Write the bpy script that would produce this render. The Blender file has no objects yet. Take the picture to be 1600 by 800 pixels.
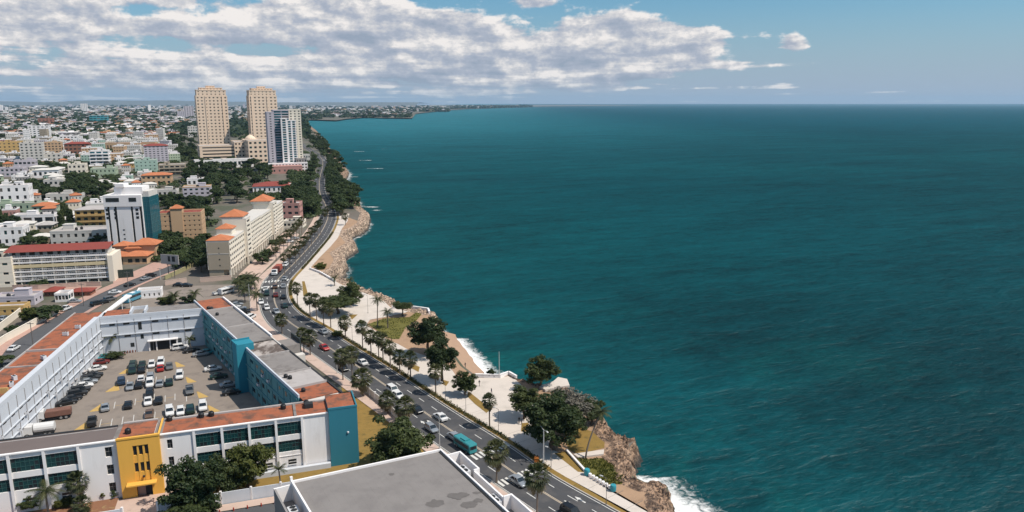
import bpy, math, random
from mathutils import Vector, Matrix, noise
R = math.radians
rnd = random.Random(7)
scene = bpy.context.scene
COL = scene.collection

# ------------------------------------------------------------------ camera, sky, sun, exposure
FPX, CAM_H = 1152.0, 70.0
PITCH = math.atan(239 / 1152)
cam_d = bpy.data.cameras.new('camera')
cam_d.sensor_width = 36.0
cam_d.lens = FPX / 1600 * 36.0
cam_d.clip_start = 1.0
cam_d.clip_end = 120000.0
cam = bpy.data.objects.new('camera', cam_d)
COL.objects.link(cam)
cam.location = (0, 0, CAM_H)
cam.rotation_euler = (math.pi / 2 - PITCH, 0, 0)
scene.camera = cam

SUN_EL, SUN_BACK = 56.0, 16.0          # sun stands to the right (over the sea), slightly behind the camera
sx, sy, sz = (math.cos(R(SUN_EL)) * math.cos(R(SUN_BACK)), -math.cos(R(SUN_EL)) * math.sin(R(SUN_BACK)), math.sin(R(SUN_EL)))
sun_d = bpy.data.lights.new('sun', 'SUN')
sun_d.energy = 5.0
sun_d.angle = R(0.5)
sun_d.color = (1.0, 0.93, 0.83)
sun = bpy.data.objects.new('sun', sun_d)
COL.objects.link(sun)
sun.rotation_euler = Vector((sx, sy, sz)).to_track_quat('Z', 'Y').to_euler()
sun.location = (300, -60, 400)

scene.view_settings.view_transform = 'Standard'
scene.view_settings.look = 'None'
scene.view_settings.exposure = 0.0
scene.view_settings.gamma = 1.0
scene.view_settings.use_curve_mapping = False
scene.cycles.max_bounces = 6
scene.cycles.diffuse_bounces = 3
scene.cycles.glossy_bounces = 3
scene.cycles.transmission_bounces = 4
scene.cycles.transparent_max_bounces = 12
scene.cycles.volume_bounces = 0
scene.cycles.use_denoising = True
scene.cycles.caustics_reflective = False
scene.cycles.caustics_refractive = False


class NT:
    """Small helper to write node graphs as expressions."""
    def __init__(s, tree):
        s.t = tree
        s.dim = '3D'
        s.n = tree.nodes
        s.l = tree.links

    def put(s, sock, val):
        if isinstance(val, bpy.types.NodeSocket):
            s.l.new(val, sock)
        elif val is not None:
            sock.default_value = val

    def math(s, op, a, b=None, c=None, clamp=False):
        n = s.n.new('ShaderNodeMath')
        n.operation = op
        n.use_clamp = clamp
        s.put(n.inputs[0], a)
        if b is not None:
            s.put(n.inputs[1], b)
        if c is not None:
            s.put(n.inputs[2], c)
        return n.outputs[0]

    def vmath(s, op, a, b=None):
        n = s.n.new('ShaderNodeVectorMath')
        n.operation = op
        s.put(n.inputs[0], a)
        if b is not None:
            s.put(n.inputs[1], b)
        return n.outputs['Value'] if op in ('LENGTH', 'DOT_PRODUCT', 'DISTANCE') else n.outputs[0]

    def sep(s, v):
        n = s.n.new('ShaderNodeSeparateXYZ')
        s.put(n.inputs[0], v)
        return n.outputs

    def comb(s, x, y, z):
        n = s.n.new('ShaderNodeCombineXYZ')
        for i, v in enumerate((x, y, z)):
            s.put(n.inputs[i], v)
        return n.outputs[0]

    def noise(s, vec, scale, detail=4, rough=0.55, dist=0.0, lac=2.0):
        n = s.n.new('ShaderNodeTexNoise')
        n.noise_dimensions = s.dim
        s.put(n.inputs['Vector'], vec)
        n.inputs['Scale'].default_value = scale
        n.inputs['Detail'].default_value = detail
        n.inputs['Roughness'].default_value = rough
        n.inputs['Lacunarity'].default_value = lac
        n.inputs['Distortion'].default_value = dist
        return n.outputs['Fac']

    def ramp(s, fac, stops, interp='LINEAR'):
        n = s.n.new('ShaderNodeValToRGB')
        n.color_ramp.interpolation = interp
        e = n.color_ramp.elements
        while len(e) < len(stops):
            e.new(0.5)
        for el, (p, c) in zip(e, stops):
            el.position = p
            el.color = c if len(c) == 4 else (*c, 1)
        s.put(n.inputs[0], fac)
        return n.outputs[0]

    def mix(s, fac, a, b, blend='MIX'):
        n = s.n.new('ShaderNodeMix')
        n.data_type = 'RGBA'
        n.blend_type = blend
        n.clamp_factor = True
        s.put(n.inputs[0], fac)
        for sock, v in ((n.inputs[6], a), (n.inputs[7], b)):
            s.put(sock, (*v, 1) if isinstance(v, tuple) and len(v) == 3 else v)
        return n.outputs[2]

    def smooth(s, x, lo, hi, a=0.0, b=1.0):
        n = s.n.new('ShaderNodeMapRange')
        n.interpolation_type = 'SMOOTHSTEP'
        n.inputs[1].default_value = lo
        n.inputs[2].default_value = hi
        n.inputs[3].default_value = a
        n.inputs[4].default_value = b
        s.put(n.inputs[0], x)
        return n.outputs[0]


# world: Nishita sky with a broken bank of cumulus
world = bpy.data.worlds.new('World')
scene.world = world
world.use_nodes = True
world.cycles.sampling_method = 'MANUAL'
world.cycles.sample_map_resolution = 256
w = NT(world.node_tree)
w.n.clear()
sky = w.n.new('ShaderNodeTexSky')
sky.sky_type = 'NISHITA'
sky.sun_disc = False
sky.sun_elevation = R(SUN_EL)
sky.sun_rotation = math.atan2(sx, sy)
sky.altitude = 70
sky.air_density = 1.0
sky.dust_density = 1.2
sky.ozone_density = 2.5
SKY_STRENGTH = 0.10


tc = w.n.new('ShaderNodeTexCoord')
dx_, dy_, dz_ = w.sep(tc.outputs['Generated'])
az = w.math('ARCTAN2', dx_, dy_)
el = w.math('ARCSINE', dz_)
w.dim = '2D'
# heaps of cumulus: azimuth, elevation, half width, half height (radians), amount
HEAPS = [(-0.50, 0.050, 0.50, 0.050, 0.40), (-0.30, 0.022, 0.45, 0.016, 0.36), (-0.22, 0.052, 0.13, 0.012, 0.34), (0.56, 0.09, 0.19, 0.06, -0.55), (-0.43, 0.103, 0.07, 0.008, -0.35), (-0.10, 0.128, 0.06, 0.012, -0.40), (-0.53, 0.121, 0.11, 0.016, 0.45), (-0.58, 0.088, 0.08, 0.020, 0.45), (-0.42, 0.086, 0.12, 0.016, 0.40), (-0.28, 0.113, 0.13, 0.022, 0.55), (-0.16, 0.094, 0.09, 0.030, 0.60),
         (-0.055, 0.076, 0.06, 0.026, 0.72), (0.09, 0.070, 0.080, 0.026, 0.90), (0.14, 0.092, 0.065, 0.022, 0.80), (0.225, 0.078, 0.055, 0.020, 0.85), (0.355, 0.072, 0.022, 0.014, 0.85), (0.026, 0.128, 0.030, 0.009, 0.60),
         (-0.02, 0.040, 0.26, 0.014, 0.42), (0.36, 0.046, 0.06, 0.005, 0.45), (0.58, 0.034, 0.07, 0.004, 0.40)]
F, T = None, None
for cx, cy, rx, ry, a in HEAPS:
    dx = w.math('DIVIDE', w.math('SUBTRACT', az, cx), rx)
    dy = w.math('DIVIDE', w.math('SUBTRACT', el, cy), ry)
    g_ = w.math('MULTIPLY', w.math('EXPONENT', w.math('MULTIPLY', w.math('ADD', w.math('MULTIPLY', dx, dx), w.math('MULTIPLY', dy, dy)), -0.8)), a)
    gt = w.math('MULTIPLY', g_, dy)
    F = g_ if F is None else w.math('ADD', F, g_)
    T = gt if T is None else w.math('ADD', T, gt)
# unseen cover around and overhead, kept thin to deepen the shadows
px_c = w.comb(w.math('MULTIPLY', dx_, 1.0), w.math('MULTIPLY', dy_, 1.0), 0.0)
n0 = w.noise(px_c, 2.3, 4, 0.6)
over = w.math('MULTIPLY', w.smooth(n0, 0.42, 0.66), w.smooth(el, 0.15, 0.26, 0.0, 0.42))
F = w.math('ADD', F, over)
pc = w.comb(az, w.math('MULTIPLY', el, 1.9), 0.0)
n1 = w.noise(pc, 15.0, 8, 0.62)
n1s = w.noise(w.vmath('ADD', pc, (0.008, 0.016, 0.0)), 15.0, 6, 0.62)
# cloud cells lie on a level base: seen edge-on they crowd into rows towards the horizon


def cells(dy):
    q = w.math('DIVIDE', 1.0, w.math('ADD', w.math('MAXIMUM', el, 0.0), 0.045 + dy))
    return w.noise(w.comb(w.math('MULTIPLY', az, q), w.math('MULTIPLY', q, 1.15), 0.0), 0.42, 4, 0.52)


n2, n2u = cells(0.0), cells(0.010)
D = w.math('ADD', F, w.math('ADD', w.math('MULTIPLY', w.math('SUBTRACT', n1, 0.5), 1.15), w.math('MULTIPLY', w.math('SUBTRACT', n2, 0.5), 1.5)))
alpha = w.smooth(D, 0.25, 0.47)
alpha = w.math('MULTIPLY', alpha, w.smooth(el, 0.0, 0.035, 0.50, 1.0))
top = w.math('DIVIDE', T, w.math('ADD', F, 0.15))
lit = w.math('ADD', 0.60, w.math('ADD', w.math('MULTIPLY', top, 0.30), w.math('MULTIPLY', w.math('SUBTRACT', n1, n1s), 2.3)))
lit = w.math('ADD', lit, w.math('MULTIPLY', w.math('SUBTRACT', 0.75, D), 0.20))
lit = w.math('ADD', lit, w.math('MULTIPLY', w.math('SUBTRACT', n2, n2u), 1.6))
lit = w.math('MINIMUM', w.math('MAXIMUM', lit, 0.0), 1.0)
ccol = w.ramp(lit, [(0.0, (0.32, 0.38, 0.48)), (0.42, (0.43, 0.47, 0.56)), (0.72, (0.64, 0.64, 0.665)), (1.0, (0.92, 0.875, 0.845))])
skyc = w.mix(1.0, sky.outputs[0], (SKY_STRENGTH * 0.62, SKY_STRENGTH * 0.98, SKY_STRENGTH * 1.10), 'MULTIPLY')
# a pale lavender band over the horizon
hz = w.smooth(el, -0.01, 0.15, 0.92, 0.0)
base = w.mix(hz, skyc, (0.39, 0.47, 0.60))
full = w.mix(alpha, base, ccol)
bg = w.n.new('ShaderNodeBackground')
bg.inputs[1].default_value = 1.0
w.l.new(full, bg.inputs[0])
wo = w.n.new('ShaderNodeOutputWorld')
w.l.new(bg.outputs[0], wo.inputs[0])


# ------------------------------------------------------------------ layout helper: where a sight line meets the ground
def G(px, py, z=0.0):
    u, v = (px - 800) / FPX, (400 - py) / FPX
    c, s = math.cos(PITCH), math.sin(PITCH)
    dx, dy, dz = u, c + v * s, -s + v * c
    t = (z - CAM_H) / dz
    return Vector((dx * t, dy * t, z))


def scale_at(p):
    """pixels of the photograph per metre at a place"""
    return FPX / (p[1] * math.cos(PITCH) - (p[2] - CAM_H) * math.sin(PITCH))


def height_at(p, py):
    """height of a sight line of image row py over a place"""
    v = (400 - py) / FPX
    c, s = math.cos(PITCH), math.sin(PITCH)
    return CAM_H + p[1] * (-s + v * c) / (c + v * s)


# ------------------------------------------------------------------ materials
def srgb(r, g, b):
    return tuple(((x / 255) / 12.92 if x / 255 <= 0.04045 else (((x / 255) + 0.055) / 1.055) ** 2.4) for x in (r, g, b))


MATS = {}
ALBEDO = 0.84
KIDS = {}                 # parent name -> its parts


def mat(name, col, rough=0.85, var=0.12, scale=0.6, streak=False, bump=0.0, bscale=4.0, col2=None, thr=(0.52, 0.68), tint=0.0, spec=0.3, metal=0.0, vscale=None):
    if name in MATS:
        return MATS[name]
    m = bpy.data.materials.new(name)
    m.use_nodes = True
    t = NT(m.node_tree)
    b = m.node_tree.nodes['Principled BSDF']
    b.inputs['Roughness'].default_value = rough
    b.inputs['Specular IOR Level'].default_value = spec
    b.inputs['Metallic'].default_value = metal
    geo = t.n.new('ShaderNodeNewGeometry')
    pos = geo.outputs['Position']
    if streak:
        vec = t.vmath('MULTIPLY', pos, (1.0, 1.0, 0.16))
    elif vscale:
        vec = t.vmath('MULTIPLY', pos, vscale)
    else:
        vec = pos
    f = t.noise(vec, scale, 5, 0.62)
    k = t.math('ADD', 1.0 - var, t.math('MULTIPLY', f, 2 * var))
    if tint:
        oi = t.n.new('ShaderNodeObjectInfo')
        k = t.math('MULTIPLY', k, t.math('ADD', 1.0 - tint, t.math('MULTIPLY', oi.outputs['Random'], 2 * tint)))
    col = tuple(v * ALBEDO for v in col)
    col2 = tuple(v * ALBEDO for v in col2) if col2 else None
    c = (*col, 1)
    if col2:
        f2 = t.noise(vec, scale * 0.7, 6, 0.68, 0.4)
        c = t.mix(t.smooth(f2, *thr), col, col2)
    out = t.mix(1.0, c, t.comb(k, k, k), 'MULTIPLY')
    t.l.new(out, b.inputs['Base Color'])
    if bump:
        bn = t.n.new('ShaderNodeBump')
        bn.inputs['Strength'].default_value = bump
        bn.inputs['Distance'].default_value = 0.15
        t.l.new(t.noise(pos, bscale, 5, 0.6), bn.inputs['Height'])
        t.l.new(bn.outputs[0], b.inputs['Normal'])
    MATS[name] = m
    return m


def glass(name, col, rough=0.12, spec=0.5):
    return mat(name, col, rough, 0.25, 0.35, spec=spec)


M = {}
M['asphalt'] = mat('asphalt', (0.075, 0.075, 0.080), 0.9, 0.22, 0.25, col2=(0.105, 0.10, 0.10), thr=(0.45, 0.65))
M['lot'] = mat('lot_asphalt', (0.27, 0.225, 0.19), 0.92, 0.18, 0.3, col2=(0.19, 0.16, 0.14), thr=(0.50, 0.72))
M['street'] = mat('street_asphalt', (0.10, 0.10, 0.105), 0.9, 0.2, 0.2)
M['ground'] = mat('town_ground', (0.17, 0.145, 0.12), 0.95, 0.3, 0.05, col2=(0.10, 0.105, 0.07), thr=(0.45, 0.6))
M['pave'] = mat('promenade_concrete', (0.66, 0.58, 0.51), 0.85, 0.10, 0.22, col2=(0.52, 0.46, 0.40), thr=(0.5, 0.75))
M['walk'] = mat('sidewalk_concrete', (0.58, 0.43, 0.355), 0.85, 0.12, 0.4, col2=(0.46, 0.335, 0.275))
M['kerb'] = mat('kerb_concrete', (0.48, 0.43, 0.38), 0.85, 0.15, 0.8)
M['pinkpave'] = mat('pink_pavement', (0.50, 0.315, 0.255), 0.88, 0.15, 0.5, col2=(0.40, 0.26, 0.21))
M['paint'] = mat('road_paint', (0.70, 0.68, 0.64), 0.7, 0.15, 1.2)
M['paint_y'] = mat('yellow_paint', (0.55, 0.36, 0.12), 0.75, 0.2, 1.0)
M['paint_c'] = mat('centre_line_paint', (0.55, 0.45, 0.34), 0.75, 0.2, 1.0)
M['dry'] = mat('dry_grass', (0.27, 0.17, 0.045), 0.95, 0.25, 0.7, col2=(0.17, 0.12, 0.035), bump=0.4, bscale=6)
M['green'] = mat('lawn_grass', (0.15, 0.135, 0.03), 0.95, 0.3, 0.5, col2=(0.08, 0.085, 0.02), bump=0.4, bscale=6)
M['sand'] = mat('beach_sand', (0.42, 0.27, 0.18), 0.9, 0.12, 0.3)
M['earth'] = mat('bare_earth', (0.42, 0.27, 0.17), 0.95, 0.22, 0.35, col2=(0.30, 0.19, 0.12), bump=0.5, bscale=3)
M['white'] = mat('white_wall', (0.93, 0.885, 0.865), 0.85, 0.06, 0.5, True, col2=(0.74, 0.69, 0.65), thr=(0.53, 0.74))
M['offwhite'] = mat('off_white_wall', (0.66, 0.62, 0.57), 0.85, 0.10, 0.5, True, col2=(0.52, 0.47, 0.43), thr=(0.55, 0.8))
M['bluewhite'] = mat('pale_blue_wall', (0.62, 0.64, 0.68), 0.85, 0.08, 0.6, True, col2=(0.50, 0.52, 0.57), thr=(0.55, 0.8))
M['yellow'] = mat('yellow_wall', (0.86, 0.46, 0.085), 0.8, 0.07, 0.6, True)
M['teal'] = mat('teal_wall', (0.035, 0.205, 0.27), 0.75, 0.06, 0.4, True)
M['aqua'] = mat('aqua_wall', (0.12, 0.31, 0.335), 0.85, 0.16, 0.5, True, col2=(0.06, 0.17, 0.19), thr=(0.56, 0.75))
M['aquab'] = mat('bright_aqua_wall', (0.03, 0.25, 0.335), 0.8, 0.08, 0.5, True)
M['redroof'] = mat('red_roof_coating', (0.37, 0.12, 0.06), 0.9, 0.38, 0.55, col2=(0.16, 0.085, 0.06), thr=(0.46, 0.66))
M['tile'] = mat('clay_roof', (0.50, 0.175, 0.08), 0.85, 0.3, 0.5, tint=0.12)
M['tile_d'] = mat('dark_red_roof', (0.27, 0.06, 0.045), 0.85, 0.15, 0.4)
M['greyroof'] = mat('grey_roof', (0.26, 0.235, 0.22), 0.92, 0.22, 0.3, col2=(0.15, 0.13, 0.12), thr=(0.5, 0.7))
M['brownroof'] = mat('brown_roof', (0.17, 0.135, 0.125), 0.92, 0.15, 0.3)
M['lightroof'] = mat('light_roof', (0.46, 0.42, 0.40), 0.92, 0.16, 0.3, col2=(0.32, 0.28, 0.26))
M['flatroof'] = mat('membrane_roof', (0.24, 0.255, 0.245), 0.9, 0.07, 0.2, col2=(0.24, 0.22, 0.21))
M['stainroof'] = mat('stained_roof', (0.50, 0.44, 0.40), 0.92, 0.2, 0.35, col2=(0.13, 0.10, 0.085), thr=(0.42, 0.56), vscale=(1, 0.5, 1))
M['beige'] = mat('beige_wall', (0.44, 0.36, 0.27), 0.85, 0.08, 0.5, True)
M['cream'] = mat('cream_wall', (0.86, 0.77, 0.64), 0.85, 0.07, 0.5, True)
M['tower'] = mat('tower_stone', (0.86, 0.66, 0.50), 0.85, 0.06, 0.05, True)
M['peach'] = mat('peach_wall', (0.62, 0.41, 0.25), 0.85, 0.08, 0.4, True)
M['mint'] = mat('mint_wall', (0.42, 0.56, 0.47), 0.85, 0.08, 0.4, True)
M['palegreen'] = mat('pale_green_wall', (0.42, 0.50, 0.36), 0.85, 0.08, 0.4, True)
M['ochre'] = mat('ochre_wall', (0.62, 0.40, 0.16), 0.85, 0.1, 0.4, True)
M['pink'] = mat('pink_wall', (0.52, 0.28, 0.24), 0.85, 0.1, 0.4, True)
M['lilac'] = mat('lilac_wall', (0.56, 0.51, 0.55), 0.85, 0.08, 0.4, True)
M['brickw'] = mat('brick_wall', (0.33, 0.15, 0.10), 0.9, 0.15, 0.4, True)
M['turq'] = mat('turquoise_wall', (0.07, 0.34, 0.40), 0.7, 0.1, 0.2, True)
M['greyw'] = mat('grey_wall', (0.30, 0.28, 0.27), 0.88, 0.1, 0.4, True)
M['g_dark'] = glass('dark_glass', (0.022, 0.03, 0.035))
M['g_teal'] = glass('teal_glass', (0.012, 0.055, 0.058), 0.1)
M['g_blue'] = glass('blue_glass', (0.018, 0.115, 0.145), 0.2, 0.4)
M['g_cur'] = glass('curtained_glass', (0.12, 0.105, 0.09), 0.3)
M['g_warm'] = glass('warm_glass', (0.05, 0.035, 0.028), 0.3, 0.2)
M['dark'] = mat('dark_opening', (0.03, 0.032, 0.035), 0.8, 0.2)
M['metal'] = mat('galvanised_metal', (0.42, 0.42, 0.42), 0.45, 0.1, metal=0.6)
M['pole'] = mat('painted_pole', (0.55, 0.54, 0.52), 0.5, 0.1)
M['pole_d'] = mat('dark_pole', (0.16, 0.14, 0.13), 0.6, 0.1)
M['tank'] = mat('black_tank', (0.02, 0.02, 0.022), 0.5, 0.2)
M['ac'] = mat('white_metal_box', (0.66, 0.66, 0.68), 0.5, 0.1, 1.0)
M['rubber'] = mat('tyre_rubber', (0.02, 0.02, 0.02), 0.8)
M['carglass'] = glass('car_glass', (0.015, 0.02, 0.025), 0.05, 0.8)
M['trunk'] = mat('bark', (0.13, 0.095, 0.07), 0.95, 0.3, 3.0)
M['palmtrunk'] = mat('palm_bark', (0.20, 0.16, 0.13), 0.95, 0.3, 3.0)
M['twig'] = mat('bare_twigs', (0.17, 0.155, 0.125), 0.95, 0.25, 1.0)
M['turqplastic'] = mat('turquoise_plastic', (0.04, 0.30, 0.36), 0.5)
M['redp'] = mat('red_paint', (0.40, 0.05, 0.03), 0.6)
M['skin'] = mat('skin', (0.22, 0.11, 0.07), 0.7)


def leafmat(name, c1, c2, trans=0.3):
    m = bpy.data.materials.new(name)
    m.use_nodes = True
    t = NT(m.node_tree)
    b = m.node_tree.nodes['Principled BSDF']
    geo = t.n.new('ShaderNodeNewGeometry')
    oi = t.n.new('ShaderNodeObjectInfo')
    f = t.noise(geo.outputs['Position'], 0.7, 3, 0.6)
    k = t.math('ADD', t.math('MULTIPLY', f, 1.1), t.math('MULTIPLY', geo.outputs['Random Per Island'], 0.35))
    k = t.math('ADD', t.math('SUBTRACT', k, 0.36), t.math('MULTIPLY', t.math('SUBTRACT', oi.outputs['Random'], 0.5), 0.45), clamp=True)
    c = t.mix(k, c1, c2)
    t.l.new(c, b.inputs['Base Color'])
    b.inputs['Roughness'].default_value = 0.55
    b.inputs['Specular IOR Level'].default_value = 0.25
    tr = t.n.new('ShaderNodeBsdfTranslucent')
    t.l.new(t.mix(1.0, c, (0.9, 1.0, 0.5), 'MULTIPLY'), tr.inputs[0])
    mx = t.n.new('ShaderNodeMixShader')
    mx.inputs[0].default_value = trans
    t.l.new(b.outputs[0], mx.inputs[1])
    t.l.new(tr.outputs[0], mx.inputs[2])
    out = [n for n in t.n if n.type == 'OUTPUT_MATERIAL'][0]
    t.l.new(mx.outputs[0], out.inputs[0])
    return m


M['leaf'] = leafmat('leaf_green', (0.021, 0.040, 0.015), (0.105, 0.120, 0.038))
M['leaf_y'] = leafmat('leaf_yellow_green', (0.055, 0.072, 0.018), (0.17, 0.16, 0.035))
M['leaf_far'] = leafmat('leaf_far', (0.016, 0.036, 0.018), (0.060, 0.082, 0.028))
M['leaf_mid'] = leafmat('leaf_mid', (0.024, 0.046, 0.018), (0.095, 0.118, 0.040))
M['palm'] = leafmat('palm_leaf', (0.030, 0.045, 0.018), (0.13, 0.125, 0.05))
M['palm_dead'] = leafmat('palm_dry_leaf', (0.10, 0.075, 0.04), (0.26, 0.20, 0.11), 0.1)
M['hedge'] = leafmat('hedge_leaf', (0.03, 0.045, 0.015), (0.12, 0.10, 0.035))


# ------------------------------------------------------------------ mesh builder
class MB:
    def __init__(s, off=(0, 0, 0)):
        s.v, s.f, s.m = [], [], []
        s.off = Vector(off)

    def face(s, pts, mi=0):
        i = len(s.v)
        s.v += [tuple(p) for p in pts]
        s.f.append(tuple(range(i, i + len(pts))))
        s.m.append(mi)

    def hexa(s, b, t, mi=0, bottom=True, top=True):
        """b, t: matching rings of points (counter-clockwise from above)"""
        i, n = len(s.v), len(b)
        s.v += [tuple(p) for p in b] + [tuple(p) for p in t]
        if bottom:
            s.f.append(tuple(range(i + n - 1, i - 1, -1)))
            s.m.append(mi)
        if top:
            s.f.append(tuple(range(i + n, i + 2 * n)))
            s.m.append(mi)
        for k in range(n):
            k2 = (k + 1) % n
            s.f.append((i + k, i + k2, i + n + k2, i + n + k))
            s.m.append(mi)

    def box(s, x0, x1, y0, y1, z0, z1, mi=0, **k):
        q = [(x0, y0), (x1, y0), (x1, y1), (x0, y1)]
        s.hexa([(x, y, z0) for x, y in q], [(x, y, z1) for x, y in q], mi, **k)

    def prism(s, poly, z0, z1, mi=0, **k):
        if sum(poly[i][0] * poly[(i + 1) % len(poly)][1] - poly[(i + 1) % len(poly)][0] * poly[i][1] for i in range(len(poly))) < 0:
            poly = list(reversed(poly))
        s.hexa([(p[0], p[1], z0) for p in poly], [(p[0], p[1], z1) for p in poly], mi, **k)

    def bar(s, p, q, w, z0, z1, mi=0, side=0.0):
        """wall-like box along p->q; side shifts it sideways (to the right of travel)"""
        p, q = Vector((p[0], p[1])), Vector((q[0], q[1]))
        d = (q - p).normalized()
        n = Vector((d.y, -d.x))
        a, b = p + n * (side + w / 2), p + n * (side - w / 2)
        c, e = q + n * (side - w / 2), q + n * (side + w / 2)
        s.prism([(v.x, v.y) for v in (a, e, c, b)], z0, z1, mi)

    def tube(s, p, q, r0, r1, n=8, mi=0, caps=True):
        p, q = Vector(p), Vector(q)
        d = (q - p).normalized()
        a = d.orthogonal().normalized()
        b = d.cross(a)
        ring = lambda c, r: [c + (a * math.cos(t) + b * math.sin(t)) * r for t in [2 * math.pi * k / n for k in range(n)]]
        s.hexa(ring(p, r0), ring(q, r1), mi, bottom=caps, top=caps)

    def lathe(s, prof, n=12, cx=0, cy=0, mi=0):
        i = len(s.v)
        for r, z in prof:
            for k in range(n):
                t = 2 * math.pi * k / n
                s.v.append((cx + r * math.cos(t), cy + r * math.sin(t), z))
        for j in range(len(prof) - 1):
            for k in range(n):
                k2 = (k + 1) % n
                s.f.append((i + j * n + k, i + j * n + k2, i + (j + 1) * n + k2, i + (j + 1) * n + k))
                s.m.append(mi)
        s.f.append(tuple(i + (len(prof) - 1) * n + k for k in range(n)))
        s.m.append(mi)

    def mesh(s, name, mats, smooth=False):
        me = bpy.data.meshes.new(name)
        o = s.off
        me.from_pydata([(x - o.x, y - o.y, z - o.z) for x, y, z in s.v], [], s.f)
        for m in (mats if isinstance(mats, (list, tuple)) else [mats]):
            me.materials.append(m)
        if any(s.m):
            me.polygons.foreach_set('material_index', s.m)
        if smooth:
            me.polygons.foreach_set('use_smooth', [True] * len(s.f))
        me.update()
        return me

    def build(s, name, mats, parent=None, smooth=False, kind=None, label=None):
        ob = bpy.data.objects.new(name, s.mesh(name, mats, smooth))
        COL.objects.link(ob)
        if parent:
            ob.parent = parent
            KIDS.setdefault(parent.name, []).append(ob)
        else:
            ob.location = s.off
        if kind:
            ob['kind'] = kind
        if label:
            ob['label'] = label
        return ob


def link(name, me, parent=None, loc=(0, 0, 0), rz=0.0):
    o = bpy.data.objects.new(name, me)
    COL.objects.link(o)
    o.parent = parent
    if parent:
        KIDS.setdefault(parent.name, []).append(o)
    o.location = loc
    if rz:
        o.rotation_euler = (0, 0, rz)
    return o


def tag(o, label, cat, group=None):
    o['label'] = label
    o['category'] = cat
    if group:
        o['group'] = group
    return o


def thing(name, label, cat, loc=(0, 0, 0), rz=0.0, group=None):
    o = bpy.data.objects.new(name, None)
    o.empty_display_size = 0.5
    COL.objects.link(o)
    o.location = loc
    o.rotation_euler = (0, 0, rz)
    return tag(o, label, cat, group)


def copy_tree(o, parent=None):
    c = o.copy()
    COL.objects.link(c)
    c.parent = parent
    if parent:
        KIDS.setdefault(parent.name, []).append(c)
    for ch in KIDS.get(o.name, []):
        copy_tree(ch, c)
    return c


def own_mat(o, m, slot=0):
    o.material_slots[slot].link = 'OBJECT'
    o.material_slots[slot].material = m


def resample(pts, step):
    out = [Vector(pts[0])]
    for a, b in zip(pts, pts[1:]):
        a, b = Vector(a), Vector(b)
        n = max(1, int((b - a).length / step))
        out += [a + (b - a) * (k / n) for k in range(1, n + 1)]
    return out


def chaikin(pts, n=2):
    pts = [Vector(p) for p in pts]
    for _ in range(n):
        o = [pts[0]]
        for a, b in zip(pts, pts[1:]):
            o += [a * 0.75 + b * 0.25, a * 0.25 + b * 0.75]
        o.append(pts[-1])
        pts = o
    return pts


def along(pts, s):
    """point, direction at arc length s of a polyline"""
    for a, b in zip(pts, pts[1:]):
        l = (b - a).length
        if s <= l or b is pts[-1]:
            d = (b - a) / l
            return a + d * s, d
        s -= l


def length(pts):
    return sum((b - a).length for a, b in zip(pts, pts[1:]))


def sheet(name, poly, z, m, kind='structure', parent=None, th=0.0):
    """flat paving from an outline (triangulated by Blender as one polygon)"""
    mb = MB()
    p = [(q[0], q[1]) for q in poly]
    if sum(p[i][0] * p[(i + 1) % len(p)][1] - p[(i + 1) % len(p)][0] * p[i][1] for i in range(len(p))) < 0:
        p.reverse()
    if th:
        mb.prism(p, z - th, z)
    else:
        mb.face([(x, y, z) for x, y in p])
    o = mb.build(name, m, parent)
    if not parent:
        o['kind'] = kind
    return o

# ------------------------------------------------------------------ sea
SEA = -5.0


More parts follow.
